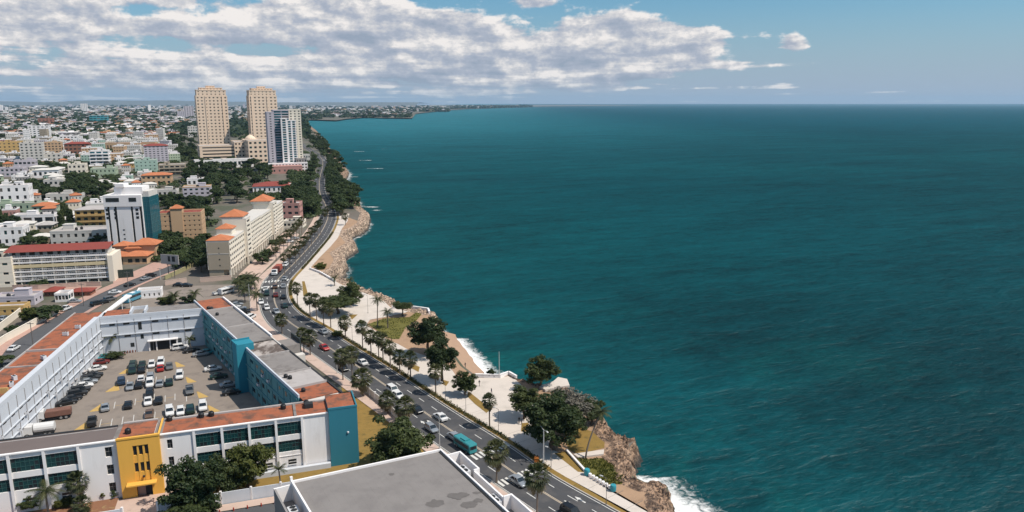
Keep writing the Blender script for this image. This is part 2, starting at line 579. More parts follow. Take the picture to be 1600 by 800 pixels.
def sea_material():
    m = bpy.data.materials.new('sea_water')
    m.use_nodes = True
    t = NT(m.node_tree)
    b = m.node_tree.nodes['Principled BSDF']
    geo = t.n.new('ShaderNodeNewGeometry')
    P = geo.outputs['Position']
    x, y, _ = t.sep(P)
    shoal = t.noise(t.vmath('MULTIPLY', P, (1.0, 0.8, 0.0)), 0.013, 4, 0.6, 0.6)
    # depth: shelf along the shore, deeper further out (distance from the shoreline's mean line)
    off = t.math('ADD', t.math('MULTIPLY', x, 0.86), t.math('MULTIPLY', t.math('SUBTRACT', y, 165.0), 0.42))
    near = t.smooth(off, 5.0, 150.0, 0.9, 0.0)
    k = t.math('MULTIPLY', t.math('MULTIPLY', near, t.smooth(y, 205.0, 275.0, 1.0, 0.12)), t.smooth(shoal, 0.45, 0.70, 0.0, 0.75))
    big = t.noise(t.vmath('MULTIPLY', P, (0.5, 1.0, 0.0)), 0.0032, 3, 0.5, 0.5)
    c = t.mix(t.smooth(big, 0.35, 0.65), (0.0006, 0.037, 0.046), (0.0010, 0.050, 0.060))
    c = t.mix(t.smooth(off, 20.0, 260.0), t.mix(0.5, c, (0.0010, 0.056, 0.062)), c)
    # offshore water darkened near the eye: haze and grazing brightening painted into colour
    deep = t.math('MULTIPLY', t.smooth(off, 30.0, 95.0), t.smooth(y, 150.0, 420.0, 1.0, 0.0))
    c = t.mix(t.math('MULTIPLY', deep, 0.75), c, (0.0005, 0.021, 0.026))
    c = t.mix(k, c, (0.003, 0.125, 0.108))
    # water far out shifts to a bluer colour
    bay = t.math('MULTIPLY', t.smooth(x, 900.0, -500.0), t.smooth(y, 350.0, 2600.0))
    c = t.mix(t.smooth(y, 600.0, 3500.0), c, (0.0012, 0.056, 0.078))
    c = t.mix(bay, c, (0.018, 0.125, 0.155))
    rot = t.n.new('ShaderNodeVectorRotate')
    rot.rotation_type = 'Z_AXIS'
    rot.inputs['Angle'].default_value = R(-22)
    t.put(rot.inputs['Vector'], P)
    Q = rot.outputs[0]
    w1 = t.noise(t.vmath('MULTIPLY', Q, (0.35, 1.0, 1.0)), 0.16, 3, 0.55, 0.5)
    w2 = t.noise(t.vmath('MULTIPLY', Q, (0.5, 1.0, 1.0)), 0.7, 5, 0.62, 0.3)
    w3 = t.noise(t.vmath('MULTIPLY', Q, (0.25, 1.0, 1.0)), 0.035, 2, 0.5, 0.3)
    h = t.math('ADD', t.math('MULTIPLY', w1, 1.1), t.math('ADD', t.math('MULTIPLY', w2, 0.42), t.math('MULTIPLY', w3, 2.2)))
    # light through crests and dark troughs painted into the colour by wave height
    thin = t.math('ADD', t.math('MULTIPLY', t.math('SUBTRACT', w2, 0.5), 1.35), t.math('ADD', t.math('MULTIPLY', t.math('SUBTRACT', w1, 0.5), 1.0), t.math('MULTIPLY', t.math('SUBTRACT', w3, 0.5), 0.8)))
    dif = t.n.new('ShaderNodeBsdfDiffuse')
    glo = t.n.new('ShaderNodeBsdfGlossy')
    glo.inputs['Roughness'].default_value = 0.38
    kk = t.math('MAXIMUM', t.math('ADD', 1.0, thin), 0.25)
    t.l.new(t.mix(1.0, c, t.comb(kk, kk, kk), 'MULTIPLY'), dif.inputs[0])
    bn = t.n.new('ShaderNodeBump')
    bn.inputs['Strength'].default_value = 1.0
    bn.inputs['Distance'].default_value = 1.15
    t.l.new(h, bn.inputs['Height'])
    fr = t.n.new('ShaderNodeFresnel')
    fr.inputs[0].default_value = 1.33
    for q in (dif, glo, fr):
        t.l.new(bn.outputs[0], q.inputs['Normal'])
    mx = t.n.new('ShaderNodeMixShader')
    # a rough sea never turns mirror-like at the horizon: its wave faces keep tilting to the eye
    t.l.new(t.math('MINIMUM', fr.outputs[0], 0.032), mx.inputs[0])
    t.l.new(dif.outputs[0], mx.inputs[1])
    t.l.new(glo.outputs[0], mx.inputs[2])
    t.l.new(mx.outputs[0], [n for n in t.n if n.type == 'OUTPUT_MATERIAL'][0].inputs[0])
    t.n.remove(b)
    return m


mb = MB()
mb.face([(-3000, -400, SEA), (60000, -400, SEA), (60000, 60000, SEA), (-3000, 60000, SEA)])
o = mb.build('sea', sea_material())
o['kind'] = 'structure'

# ------------------------------------------------------------------ coastline (cliff-top edge, near to far)
COAST_PX = [(1049, 800), (1041, 789), (1044, 761), (1025, 755), (1008, 753), (989, 744), (990, 733), (985, 725), (969, 712), (978, 704), (992, 688), (980, 684), (962, 683),
            (948, 667), (935, 650), (905, 625), (888, 608), (850, 605), (808, 592), (795, 585), (780, 589), (745, 588), (724, 572), (700, 540), (684, 503), (676, 488), (640, 481),
            (592, 458), (569, 452), (550, 441), (531, 435), (512, 427), (529, 419), (537, 405), (529, 395), (545, 384), (554, 379), (542, 367), (543, 361), (559, 355), (569, 348),
            (574, 332), (560, 323), (560, 314), (550, 300), (530, 288), (543, 265), (533, 255), (512, 228), (495, 205), (478, 191)]
coast = [Vector((60, 62)), Vector((44, 96)), Vector((32, 110))] + [G(*q).to_2d() for q in COAST_PX]
coast_far = [G(*q).to_2d() for q in [(470, 186.5), (496, 187), (526, 188), (542, 185.5), (570, 183), (600, 184), (644, 184.5), (650, 177.5), (663, 176), (702, 172), (735, 170), (812, 167.3)]]
coast_far += [Vector((900, 16500)), Vector((3800, 21000)), Vector((3800, 30000))]
outline = coast + coast_far + [Vector((-30000, 30000)), Vector((-30000, -300)), Vector((70, -300))]
ground = sheet('ground', outline, -0.02, M['ground'])

# broken limestone rim and cliff
rock_m = bpy.data.materials.new('limestone_rock')
rock_m.use_nodes = True
t = NT(rock_m.node_tree)
b = t.n['Principled BSDF']
geo = t.n.new('ShaderNodeNewGeometry')
P = geo.outputs['Position']
f1 = t.noise(P, 0.5, 6, 0.68, 0.3)
f2 = t.noise(P, 1.6, 6, 0.72)
zz = t.sep(P)[2]
c = t.mix(t.smooth(f1, 0.38, 0.62), (0.13, 0.080, 0.052), (0.50, 0.325, 0.215))
c = t.mix(t.smooth(f2, 0.47, 0.62), c, (0.055, 0.038, 0.03))
c = t.mix(t.smooth(zz, -4.6, -2.5), (0.05, 0.045, 0.04), c)
t.l.new(c, b.inputs['Base Color'])
b.inputs['Roughness'].default_value = 0.95
bn = t.n.new('ShaderNodeBump')
bn.inputs['Strength'].default_value = 1.0
bn.inputs['Distance'].default_value = 0.6
t.l.new(t.noise(P, 1.3, 7, 0.72), bn.inputs['Height'])
t.l.new(bn.outputs[0], b.inputs['Normal'])


rock_p = rock_m.copy()
rock_p.name = 'pale_limestone'
for n_ in rock_p.node_tree.nodes:
    if n_.type == 'MIX' and tuple(round(v, 3) for v in n_.inputs[7].default_value[:3]) == (0.5, 0.325, 0.215):
        n_.inputs[6].default_value = (0.26, 0.18, 0.125, 1)
        n_.inputs[7].default_value = (0.62, 0.45, 0.33, 1)


def fbm(x, y, z, o=4):
    return noise.fractal((x, y, z), 0.9, 2.1, o)


def rock_strip(name, pts, step, widths, rows_in, kind='structure', drop=0.0, rm=None):
    pts = resample(pts, step)
    L = len(pts)
    rows = [-1 + k / rows_in for k in range(rows_in + 1)]
    outs = [(0.5, -0.9), (0.9, -2.0), (1.2, -3.2), (1.8, -4.6), (3.0, -6.2)]
    verts, faces = [], []
    n = len(rows) + len(outs)
    for i, p in enumerate(pts):
        a, c_ = pts[max(0, i - 3)], pts[min(L - 1, i + 3)]
        d = (c_ - a).normalized()
        nr = Vector((d.y, -d.x))
        W = widths(p)
        jag = fbm(p.x * 0.35, p.y * 0.35, 1.0) * 1.1
        for r in rows:
            q = p + nr * (W * r + (jag * (1 + r)))
            e = 1 + r
            z = -0.10 + min(1, e * 3) * (0.25 + 0.75 * e * abs(fbm(q.x * 0.55, q.y * 0.55, 5.0)) * 0.9 + 0.75 * e * fbm(q.x * 1.7, q.y * 1.7, 2.0)) - drop * e * e
            verts.append((q.x, q.y, z))
        for (oo, z) in outs:
            q = p + nr * (oo + jag + 0.8 * fbm(p.x * 0.8, p.y * 0.8, z * 0.9))
            verts.append((q.x, q.y, z + 0.4 * fbm(p.x, p.y, z)))
    for i in range(L - 1):
        for k in range(n - 1):
            a = i * n + k
            faces.append((a, a + 1, a + n + 1, a + n))
    m_ = MB()
    m_.v, m_.f, m_.m = verts, faces, [0] * len(faces)
    o = m_.build(name, rm or rock_m, smooth=False)
    o['kind'] = kind
    return o


def w_near(p):
    if p.y < 150:
        return 4.6
    if p.y < 175:
        return 4.0
    if p.y < 192:
        return 1.2
    if p.y < 240:
        return 2.0
    return 5.0 if p.y < 285 else 5.0


i_b0 = 3 + COAST_PX.index((745, 588))
i_b1 = 3 + COAST_PX.index((684, 503))
i_t = 3 + COAST_PX.index((560, 323))
rock_strip('rocky_shore', coast[:i_b0 + 1], 0.45, w_near, 16)
rock_strip('rocky_shore', coast[i_b1:i_t + 1], 0.8, w_near, 12, rm=rock_p)
rock_strip('rocky_shore', coast[i_t:], 5.0, lambda p: 9.0, 5)

# beach in the little cove: sand sloping into the water
cove = [coast[i_b0] + Vector((-2.0, 0.5)), *coast[i_b0 + 1:i_b1], coast[i_b1] + Vector((-2, 0))]
cove = resample(chaikin(cove, 2), 1.0)
verts, faces = [], []
for i, p in enumerate(cove):
    d = (cove[min(len(cove) - 1, i + 2)] - cove[max(0, i - 2)]).normalized()
    nr = Vector((d.y, -d.x))
    for k, (o_, z) in enumerate([(-3.5, 0.03), (-1.0, 0.0), (1.5, -1.6), (4.0, -3.6), (7.5, -4.95), (12, -6.0)]):
        q = p + nr * (o_ * (1 + 0.06 * fbm(p.x * .2, p.y * .2, k)))
        verts.append((q.x, q.y, z))
for i in range(len(cove) - 1):
    for k in range(5):
        a = i * 6 + k
        faces.append((a, a + 1, a + 7, a + 6))
mb = MB()
mb.v, mb.f, mb.m = verts, faces, [0] * len(faces)
o = mb.build('beach', M['sand'], smooth=True)
o['kind'] = 'structure'

# foam: broken white water along the rocks, on the beach and on the reef
foam_m = bpy.data.materials.new('sea_foam')
foam_m.use_nodes = True
t = NT(foam_m.node_tree)
b = t.n['Principled BSDF']
b.inputs['Base Color'].default_value = (0.80, 0.80, 0.78, 1)
b.inputs['Roughness'].default_value = 0.7
geo = t.n.new('ShaderNodeNewGeometry')
at = t.n.new('ShaderNodeAttribute')
at.attribute_name = 'cover'
f = t.noise(geo.outputs['Position'], 0.55, 6, 0.68, 1.0)
f2 = t.noise(geo.outputs['Position'], 0.09, 3, 0.5)
a_ = t.math('ADD', t.math('MULTIPLY', at.outputs['Fac'], 1.25), t.math('ADD', t.math('MULTIPLY', t.math('SUBTRACT', f, 0.5), 1.4), t.math('MULTIPLY', t.math('SUBTRACT', f2, 0.5), 0.7)))
t.l.new(t.smooth(a_, 0.42, 1.12), b.inputs['Alpha'])


def foam_strip(pts, step, width, cover, z=SEA + 0.10, inner=-2.0):
    pts = resample(pts, step)
    L, K = len(pts), 8
    verts, faces, cov = [], [], []
    for i, p in enumerate(pts):
        a, c_ = pts[max(0, i - 6)], pts[min(L - 1, i + 6)]
        d = (c_ - a).normalized()
        nr = Vector((d.y, -d.x))
        W = width(p)
        for k in range(K):
            r = k / (K - 1)
            q = p + nr * (inner + (W - inner) * r)
            verts.append((q.x, q.y, z))
            end = min(1.0, i * step / 4, (L - 1 - i) * step / 4)
            cov.append(max(0.0, cover(p) * (1 - r ** 1.4) * end))
    for i in range(L - 1):
        for k in range(K - 1):
            a = i * K + k
            faces.append((a, a + 1, a + K + 1, a + K))
    m_ = MB()
    m_.v, m_.f, m_.m = verts, faces, [0] * len(faces)
    o = m_.build('surf_foam', foam_m)
    at_ = o.data.attributes.new('cover', 'FLOAT', 'POINT')
    at_.data.foreach_set('value', cov)
    o['kind'] = 'stuff'
    return o


foam_strip([Vector((48, 92)), Vector((38, 106)), Vector((32.0, 116)), Vector((32.5, 125)), Vector((29.5, 130)), Vector((27.0, 135)), Vector((26.0, 141)), Vector((29, 148))], 0.7,
           lambda p: 19.0 if p.y < 123 else (12.0 if p.y < 138 else 5.0), lambda p: 0.66 if p.y < 123 else (0.82 if p.y < 139 else 0.45))
foam_strip([Vector((23, 150)), Vector((17, 170)), Vector((8, 177)), Vector((0, 185))], 1.0, lambda p: 3.0, lambda p: 0.45)
foam_strip([coast[i_b0] + Vector((6.5, 3.0)), coast[i_b0 + 1] + Vector((7.5, 2.5)), coast[i_b0 + 2] + Vector((7.0, 1.0)), coast[i_b1] + Vector((5, 0))], 0.8, lambda p: 7.0, lambda p: 1.15, inner=-3.0)
foam_strip([p + Vector((2.2, 0)) for p in coast[i_b1:i_t + 2]], 1.5, lambda p: 4.5, lambda p: 0.58 + 0.3 * fbm(p.x * .05, p.y * .05, 0))
foam_strip([p + Vector((3.0, 0)) for p in coast[i_t + 1:i_t + 7]], 3.0, lambda p: 7.0, lambda p: 0.6)
for (px, py, ln, wd) in [(578, 325, 16, 6), (588, 330, 12, 5), (585, 264, 26, 7), (570, 251, 22, 6), (560, 237, 22, 6), (548, 277, 18, 5), (600, 233, 16, 4)]:
    c_ = G(px, py, SEA).to_2d()
    foam_strip([c_ + Vector((-ln / 2, 0)), c_ + Vector((0, 1.0)), c_ + Vector((ln / 2, -0.5))], 1.0, lambda p: wd, lambda p: 0.58, inner=-wd)

# ------------------------------------------------------------------ main road
ROAD_R = [(52, 78), (33, 100)] + [G(*q).to_2d() for q in [(960, 797), (860, 742), (827, 717), (782, 686), (720, 649), (660, 610), (600, 570), (540, 534), (512, 514), (480, 497), (460, 482), (450, 465), (449, 447), (455, 435), (470, 420), (495, 392), (520, 362)]] + [(-114, 480), (-158, 612), (-231, 938), (-285, 1085), (-400, 1400)]
ROAD_L = [(34, 78), (17, 100)] + [G(*q).to_2d() for q in [(777, 759), (678, 694), (620, 648), (572, 614), (525, 580), (472, 542), (425, 515), (410, 495), (405, 477), (405, 465), (407, 445), (420, 430), (444, 409), (470, 382), (487, 362), (498, 343)]] + [(-126, 483), (-168, 614), (-243, 940), (-297, 1090), (-412, 1405)]
ROAD_R = resample(chaikin([Vector((p[0], p[1])) for p in ROAD_R], 2), 2.0)
ROAD_L = resample(chaikin([Vector((p[0], p[1])) for p in ROAD_L], 2), 2.0)


def nearest_frac(p, pts):
    return min(range(len(pts)), key=lambda i: (pts[i] - p).length_squared)


# pair each right-edge point with the closest left-edge point
pairs, last = [], 0
for p in ROAD_R:
    j = max(last, nearest_frac(p, ROAD_L))
    last = j
    pairs.append((ROAD_L[j], p))


def lane(fr, a=0, b=None):
    pts = [l + (r - l) * fr for l, r in pairs]
    out = [pts[0]]
    for p in pts[1:]:
        if (p - out[-1]).length > 1.2:
            out.append(p)
    return out


def ribbon(name, A, B, z, m, kind='structure', parent=None):
    mb_ = MB()
    n = len(A)
    mb_.v = [(p.x, p.y, z) for p in A] + [(p.x, p.y, z) for p in B]
    mb_.f = [(i, n + i, n + i + 1, i + 1) for i in range(n - 1)]
    mb_.m = [0] * (n - 1)
    o_ = mb_.build(name, m, parent)
    if kind and not parent:
        o_['kind'] = kind
    return o_


def offset(pts, d):
    """shift a polyline to the right of its direction by d"""
    out = []
    for i, p in enumerate(pts):
        t_ = (pts[min(len(pts) - 1, i + 2)] - pts[max(0, i - 2)]).normalized()
        out.append(p + Vector((t_.y, -t_.x)) * d)
    return out


road = ribbon('road', [l for l, r in pairs], [r for l, r in pairs], 0.012, M['asphalt'])
centre = lane(0.5)
LEN = length(centre)


def s_at(px, py):
    """arc length on the centre line closest to a ground point"""
    p = G(px, py).to_2d()
    s_, best = 0.0, (1e9, 0)
    for a, b_ in zip(centre, centre[1:]):
        best = min(best, ((p - a).length, s_))
        s_ += (b_ - a).length
    return best[1]


S_FAR = s_at(498, 343)


def stripe(mb_, pts, s0, s1, w_, z=0.017):
    a, d = along(pts, s0)
    b_, d2 = along(pts, s1)
    n1, n2 = Vector((d.y, -d.x)) * w_ / 2, Vector((d2.y, -d2.x)) * w_ / 2
    q = [a - n1, b_ - n2, b_ + n2, a + n1]
    mb_.face([(v.x, v.y, z) for v in reversed(q)])


for fr, m_, nm, w_ in ((0.49, 'paint_c', 'centre_line', 0.16), (0.515, 'paint_c', 'centre_line', 0.16), (0.03, 'paint', 'edge_line', 0.13), (0.968, 'paint', 'edge_line', 0.15)):
    ln = lane(fr)
    ribbon(nm, offset(ln, -w_ / 2), offset(ln, w_ / 2), 0.017, M[m_], parent=road)
lane_marks = []
for fr in (0.265, 0.745):
    ln = lane(fr)
    s_ = 6.0
    while s_ < min(length(ln) - 4, 560):
        mb = MB()
        stripe(mb, ln, s_, s_ + 2.6, 0.17, 0.018)
        if s_ < 330:
            mb.build('lane_dash', M['paint'], road)
        else:
            lane_marks.append(mb)
        s_ += 6.2
mb = MB()
for q in lane_marks:
    k = len(mb.v)
    mb.v += q.v
    mb.f += [tuple(i + k for i in f_) for f_ in q.f]
    mb.m += q.m
o = mb.build('lane_dash', M['paint'], road)
o['kind'] = 'stuff'


def crosswalk(px0, px1, bars, blen=2.6):
    a, b_ = G(*px0).to_2d(), G(*px1).to_2d()
    d = (b_ - a).normalized()
    i = nearest_frac((a + b_) / 2, centre)
    rd = (centre[i + 1] - centre[i - 1]).normalized()
    L_ = (b_ - a).length
    st = L_ / bars
    for k in range(bars):
        c_ = a + d * (st * (k + 0.5))
        w2 = st * 0.27
        q = [c_ - d * w2 - rd * blen / 2, c_ + d * w2 - rd * blen / 2, c_ + d * w2 + rd * blen / 2, c_ - d * w2 + rd * blen / 2]
        mb_ = MB()
        mb_.face([(v.x, v.y, 0.022) for v in q])
        mb_.build('crosswalk_bar', M['paint'], road)


crosswalk((779, 757), (842, 731), 10, 2.3)
crosswalk((738, 716), (800, 690), 10, 2.3)
crosswalk((408, 441), (452, 437), 9, 3.0)
crosswalk((407, 450), (452, 445), 9, 3.0)


def arrow(px, py, back=True):
    p = G(px, py).to_2d()
    i = nearest_frac(p, centre)
    d = (centre[i + 1] - centre[i - 1]).normalized()
    n_ = Vector((d.y, -d.x))
    pts = [(-1.3, -.16), (.3, -.16), (.3, -.45), (1.5, 0), (.3, .45), (.3, .16), (-1.3, .16)]
    mb_ = MB()
    mb_.face([(*(p + d * x + n_ * -y), 0.021) for x, y in pts])
    mb_.build('lane_arrow', M['paint'], road)


arrow(890, 787)
arrow(907, 781)
arrow(672, 660)
arrow(662, 661)

# kerbs, sidewalk and promenade
LA = [p for p in ROAD_L if p.y < 470]
RA = [p for p in ROAD_R if p.y < 470]


def kerb(name, pts, d0, d1, z):
    mb_ = MB()
    A, B = offset(pts, d0), offset(pts, d1)
    for i in range(len(A) - 1):
        mb_.hexa([(*A[i], -0.05), (*B[i], -0.05), (*B[i + 1], -0.05), (*A[i + 1], -0.05)], [(*A[i], z), (*B[i], z), (*B[i + 1], z), (*A[i + 1], z)], bottom=False)
    o_ = mb_.build(name, M['kerb'])
    o_['kind'] = 'structure'


kerb('kerb', LA, -0.25, 0.0, 0.13)
kerb('kerb', RA, 0.0, 0.25, 0.13)
ribbon('sidewalk', offset(LA, -3.3), offset(LA, -0.25), 0.125, M['walk'])
ribbon('verge', offset(RA, 0.25), offset(RA, 1.5), 0.11, M['dry'])

earth = [p for p in offset(RA, 1.5)]
i0, i1 = 0, next(i for i, p in enumerate(coast) if p.y > 470)
shore = coast[:i1]
sheet('bare_earth', earth + list(reversed([p + Vector((-0.8, 0)) for p in shore])), 0.02, M['earth'])
PV = [(1012, 801), (952, 767), (913, 739), (884, 712), (864, 704), (862, 690), (860, 676), (846, 668), (840, 652), (846, 640), (838, 624), (822, 610), (806, 594), (795, 588), (780, 591), (745, 591), (733, 590),
      (718, 596), (706, 578), (690, 566), (664, 556), (640, 548), (622, 538), (606, 532), (590, 519), (572, 509), (578, 500), (606, 495), (634, 489), (640, 484), (612, 482), (594, 466), (574, 460), (552, 450), (536, 446),
      (524, 440), (500, 426), (484, 420), (500, 402), (516, 386), (528, 372), (534, 358), (543, 346), (546, 334)]
pv = [Vector((46, 84)), Vector((36, 98))] + [G(*q).to_2d() for q in PV]
promenade = sheet('promenade', [p for p in offset(RA, 1.5)][: nearest_frac(pv[-1], RA) + 1] + list(reversed(pv)), 0.115, M['pave'])


# expansion joints across the promenade and repair patches in the asphalt
RS_ = [p for p in ROAD_R if 96 < p.y < 460]
s_ = 3.0
while s_ < length(RS_) - 4:
    p, d = along(RS_, s_)
    nn = Vector((d.y, -d.x))
    wdt = 6.2 if p.y < 300 else 4.4
    mb = MB()
    mb.bar(p + nn * 1.6, p + nn * wdt, 0.07, 0.1155, 0.1185)
    mb.build('paving_joint', mat('joint_dirt', (0.30, 0.26, 0.23), 0.95), promenade)
    s_ += 4.6
rp_ = random.Random(4)
for k in range(14):
    ln = lane(rp_.choice((0.13, 0.36, 0.62, 0.87)))
    s0 = rp_.uniform(20, 260)
    mb = MB()
    stripe(mb, ln, s0, s0 + rp_.uniform(2, 7), rp_.uniform(0.7, 2.0), 0.0145)
    mb.build('asphalt_patch', mat(f'asphalt_patch_{k % 3}', ((0.052, 0.052, 0.055), (0.095, 0.094, 0.096), (0.062, 0.06, 0.062))[k % 3], 0.9, 0.15, 0.6), road)


def patch(name, px, m, z=0.13, kind='structure'):
    return sheet(name, [G(*q).to_2d() for q in px], z, m, kind)


patch('grass_patch', [(866, 709), (884, 706), (914, 739), (903, 738)], M['dry'], 0.125)
patch('grass_patch', [(880, 672), (905, 668), (930, 676), (945, 690), (944, 700), (905, 710), (888, 703)], M['dry'], 0.05)
patch('grass_patch', [(900, 716), (920, 718), (940, 716), (962, 730), (976, 748), (972, 757), (946, 757), (922, 742)], M['green'], 0.06)
patch('grass_patch', [(575, 507), (600, 498), (640, 496), (652, 487), (660, 490), (650, 502), (634, 512), (624, 530), (612, 530), (592, 518)], M['green'], 0.125)
for q in ([(644, 569), (656, 574), (654, 582), (641, 575)], [(692, 594), (702, 597), (697, 604), (690, 600)], [(732, 612), (752, 628), (768, 640), (760, 646), (742, 632), (730, 620)],
          [(815, 662), (826, 661), (824, 675), (814, 675)], [(545, 492), (559, 492), (550, 500)], [(472, 440), (476, 440), (482, 463), (474, 463)]):
    patch('flower_bed', q, M['dry'], 0.14)
mb = MB()
a, b_, c_, d_ = [G(*q) for q in ((896, 712), (944, 705), (943, 712), (903, 717))]
mb.prism([(p.x, p.y) for p in (a, b_, c_, d_)], 0.0, 0.42)
tag(mb.build('concrete_slab', M['pave']), 'long pale concrete slab lying on the clifftop beside the leaning palm', 'slab')


def low_wall(name, label, px, h, w_=0.35, m=None, cat='wall', z0=0.0, world=False):
    pts = [Vector(q) if world else G(*q).to_2d() for q in px]
    o_ = thing(name, label, cat, (*pts[0], 0))
    for a_1, b_1 in zip(pts, pts[1:]):
        mb_ = MB((*pts[0], 0))
        mb_.bar(a_1, b_1, w_, z0, z0 + h)
        mb_.build('wall_panel', m or M['white'], o_)
        mb_ = MB((*pts[0], 0))
        mb_.bar(a_1, b_1, w_ + 0.12, z0 + h + 0.002, z0 + h + 0.10)
        mb_.build('coping', m or M['white'], o_)
    return o_


low_wall('retaining_wall', 'thin white wall edging the dry grass triangle on the clifftop promenade', [(885, 706), (914, 738)], 0.5, 0.3)
low_wall('sea_wall', 'white parapet around the plaza above the small beach', [(742, 590), (781, 591), (795, 586), (807, 593)], 1.0, 0.4)
low_wall('sea_wall', 'pale parapet on the rocky point above the grass lawn', [(612, 483), (640, 482), (669, 486), (671, 491)], 1.0, 0.5)
low_wall('sea_wall', 'long low wall between the paved square and the rocks by the bend', [(484, 421), (500, 427), (524, 441)], 0.8, 0.4)
mb = MB()
mb.prism([G(*q).to_2d() for q in ((842, 607), (864, 600), (872, 593), (886, 596), (890, 606), (870, 609), (852, 613))], 0.0, 0.7)
tag(mb.build('concrete_terrace', M['pave']), 'angular white concrete terrace jutting over the sea behind the trees', 'terrace')

# ------------------------------------------------------------------ generic building pieces
GL = lambda: rnd.choice(['g_dark'] * 5 + ['g_teal', 'g_cur'])


def unit_pane():
    m_ = MB()
    m_.box(-0.5, 0.5, -0.02, 0.03, -0.5, 0.5)
    return m_


PANE = {k: unit_pane().mesh('pane', M[k]) for k in ('g_dark', 'g_teal', 'g_cur', 'g_blue')}


def window_parts(parent, wins, off=Vector((0, 0, 0)), single=True, frame=None, gl=None):
    """wins: (x, y, z, w, h, rz) with the outward normal at local -y turned by rz"""
    if single:
        for (x, y, z, w_, h, rz) in wins:
            o_ = link('window', PANE[gl or GL()], parent, (x - off.x, y - off.y, z - off.z), rz)
            o_.scale = (w_, 1, h)
    else:
        m_ = MB(off)
        for (x, y, z, w_, h, rz) in wins:
            cx, sx_ = math.cos(rz) * w_ / 2, math.sin(rz) * w_ / 2
            nx, ny = math.sin(rz) * 0.03, -math.cos(rz) * 0.03
            m_.face([(x - cx + nx, y - sx_ + ny, z - h / 2), (x + cx + nx, y + sx_ + ny, z - h / 2), (x + cx + nx, y + sx_ + ny, z + h / 2), (x - cx + nx, y - sx_ + ny, z + h / 2)],
                    rnd.choice((0, 0, 0, 0, 1, 2)))
        o_ = m_.build('window', [M[gl or 'g_dark'], M['g_teal'], M['g_cur']], parent)
        o_['kind'] = 'stuff'


def facade(W, wins, p0, p1, z0, z1, nf, nb, ww=0.5, wh=0.5, sill=0.3, dep=0.22, cut=0.0, skip=()):
    """skin of bands and piers standing proud of the core, leaving recessed windows (p0->p1 has its outside on the right)"""
    p0, p1 = Vector((p0[0], p0[1])), Vector((p1[0], p1[1]))
    d = (p1 - p0).normalized()
    n = Vector((d.y, -d.x))
    p0, p1 = p0 + d * cut, p1 - d * cut
    L_ = (p1 - p0).length
    fh = (z1 - z0) / nf
    rz = math.atan2(d.y, d.x)
    lo = z0
    for i in range(nf):
        zb, zt = z0 + fh * (i + sill), z0 + fh * (i + sill + wh)
        W.bar(p0, p1, dep, lo, zb, side=-dep / 2)
        lo = zt
    W.bar(p0, p1, dep, lo, z1, side=-dep / 2)
    za, zc = z0 + fh * sill, z1 - fh * (1 - sill - wh)
    bw = L_ / nb
    edge = 0.0
    for k in range(nb + 1):
        a = k * bw - bw * (1 - ww) / 2 if k else 0.0
        b_ = k * bw + bw * (1 - ww) / 2 if k < nb else L_
        W.bar(p0 + d * a, p0 + d * b_, dep - 0.04, za, zc, side=-dep / 2 - 0.02)
    for k in range(nb):
        for i in range(nf):
            if (k, i) in skip:
                continue
            c_ = p0 + d * (bw * (k + 0.5)) - n * (dep - 0.035)
            wins.append((c_.x, c_.y, z0 + fh * (i + sill + wh / 2), bw * ww, fh * wh, rz))


def hip_roof(x0, x1, y0, y1, z, h, over=0.5, mb_=None):
    m_ = mb_ or MB()
    x0, x1, y0, y1 = x0 - over, x1 + over, y0 - over, y1 + over
    m_.box(x0, x1, y0, y1, z, z + 0.18)
    z += 0.182
    w_, d_ = x1 - x0, y1 - y0
    r = min(w_, d_) / 2 * 0.92
    if w_ >= d_:
        a, b_ = (x0 + r, (y0 + y1) / 2, z + h), (x1 - r, (y0 + y1) / 2, z + h)
        c_ = [(x0, y0, z), (x1, y0, z), (x1, y1, z), (x0, y1, z)]
        m_.face([c_[0], c_[1], b_, a])
        m_.face([c_[1], c_[2], b_])
        m_.face([c_[2], c_[3], a, b_])
        m_.face([c_[3], c_[0], a])
    else:
        a, b_ = ((x0 + x1) / 2, y0 + r, z + h), ((x0 + x1) / 2, y1 - r, z + h)
        c_ = [(x0, y0, z), (x1, y0, z), (x1, y1, z), (x0, y1, z)]
        m_.face([c_[0], c_[1], a])
        m_.face([c_[1], c_[2], b_, a])
        m_.face([c_[2], c_[3], b_])
        m_.face([c_[3], c_[0], a, b_])
    return m_


def tank_mesh():
    m_ = MB()
    m_.lathe([(0.62, 0), (0.66, 0.1), (0.66, 1.1), (0.5, 1.35), (0.22, 1.45), (0.22, 1.55)], 12)
    return m_.mesh('water_tank', M['tank'])


def ac_mesh():
    m_ = MB()
    m_.box(-0.9, 0.9, -0.55, 0.55, 0.12, 1.15)
    m_.box(-0.95, -0.75, -0.5, 0.5, 0, 0.12)
    m_.box(0.75, 0.95, -0.5, 0.5, 0, 0.12)
    for cx in (-0.42, 0.42):
        m_.lathe([(0.36, 1.152), (0.36, 1.2), (0.30, 1.21)], 10, cx, 0, 1)
    return m_.mesh('air_conditioner', [M['ac'], M['dark']])


TANK, AC = tank_mesh(), ac_mesh()


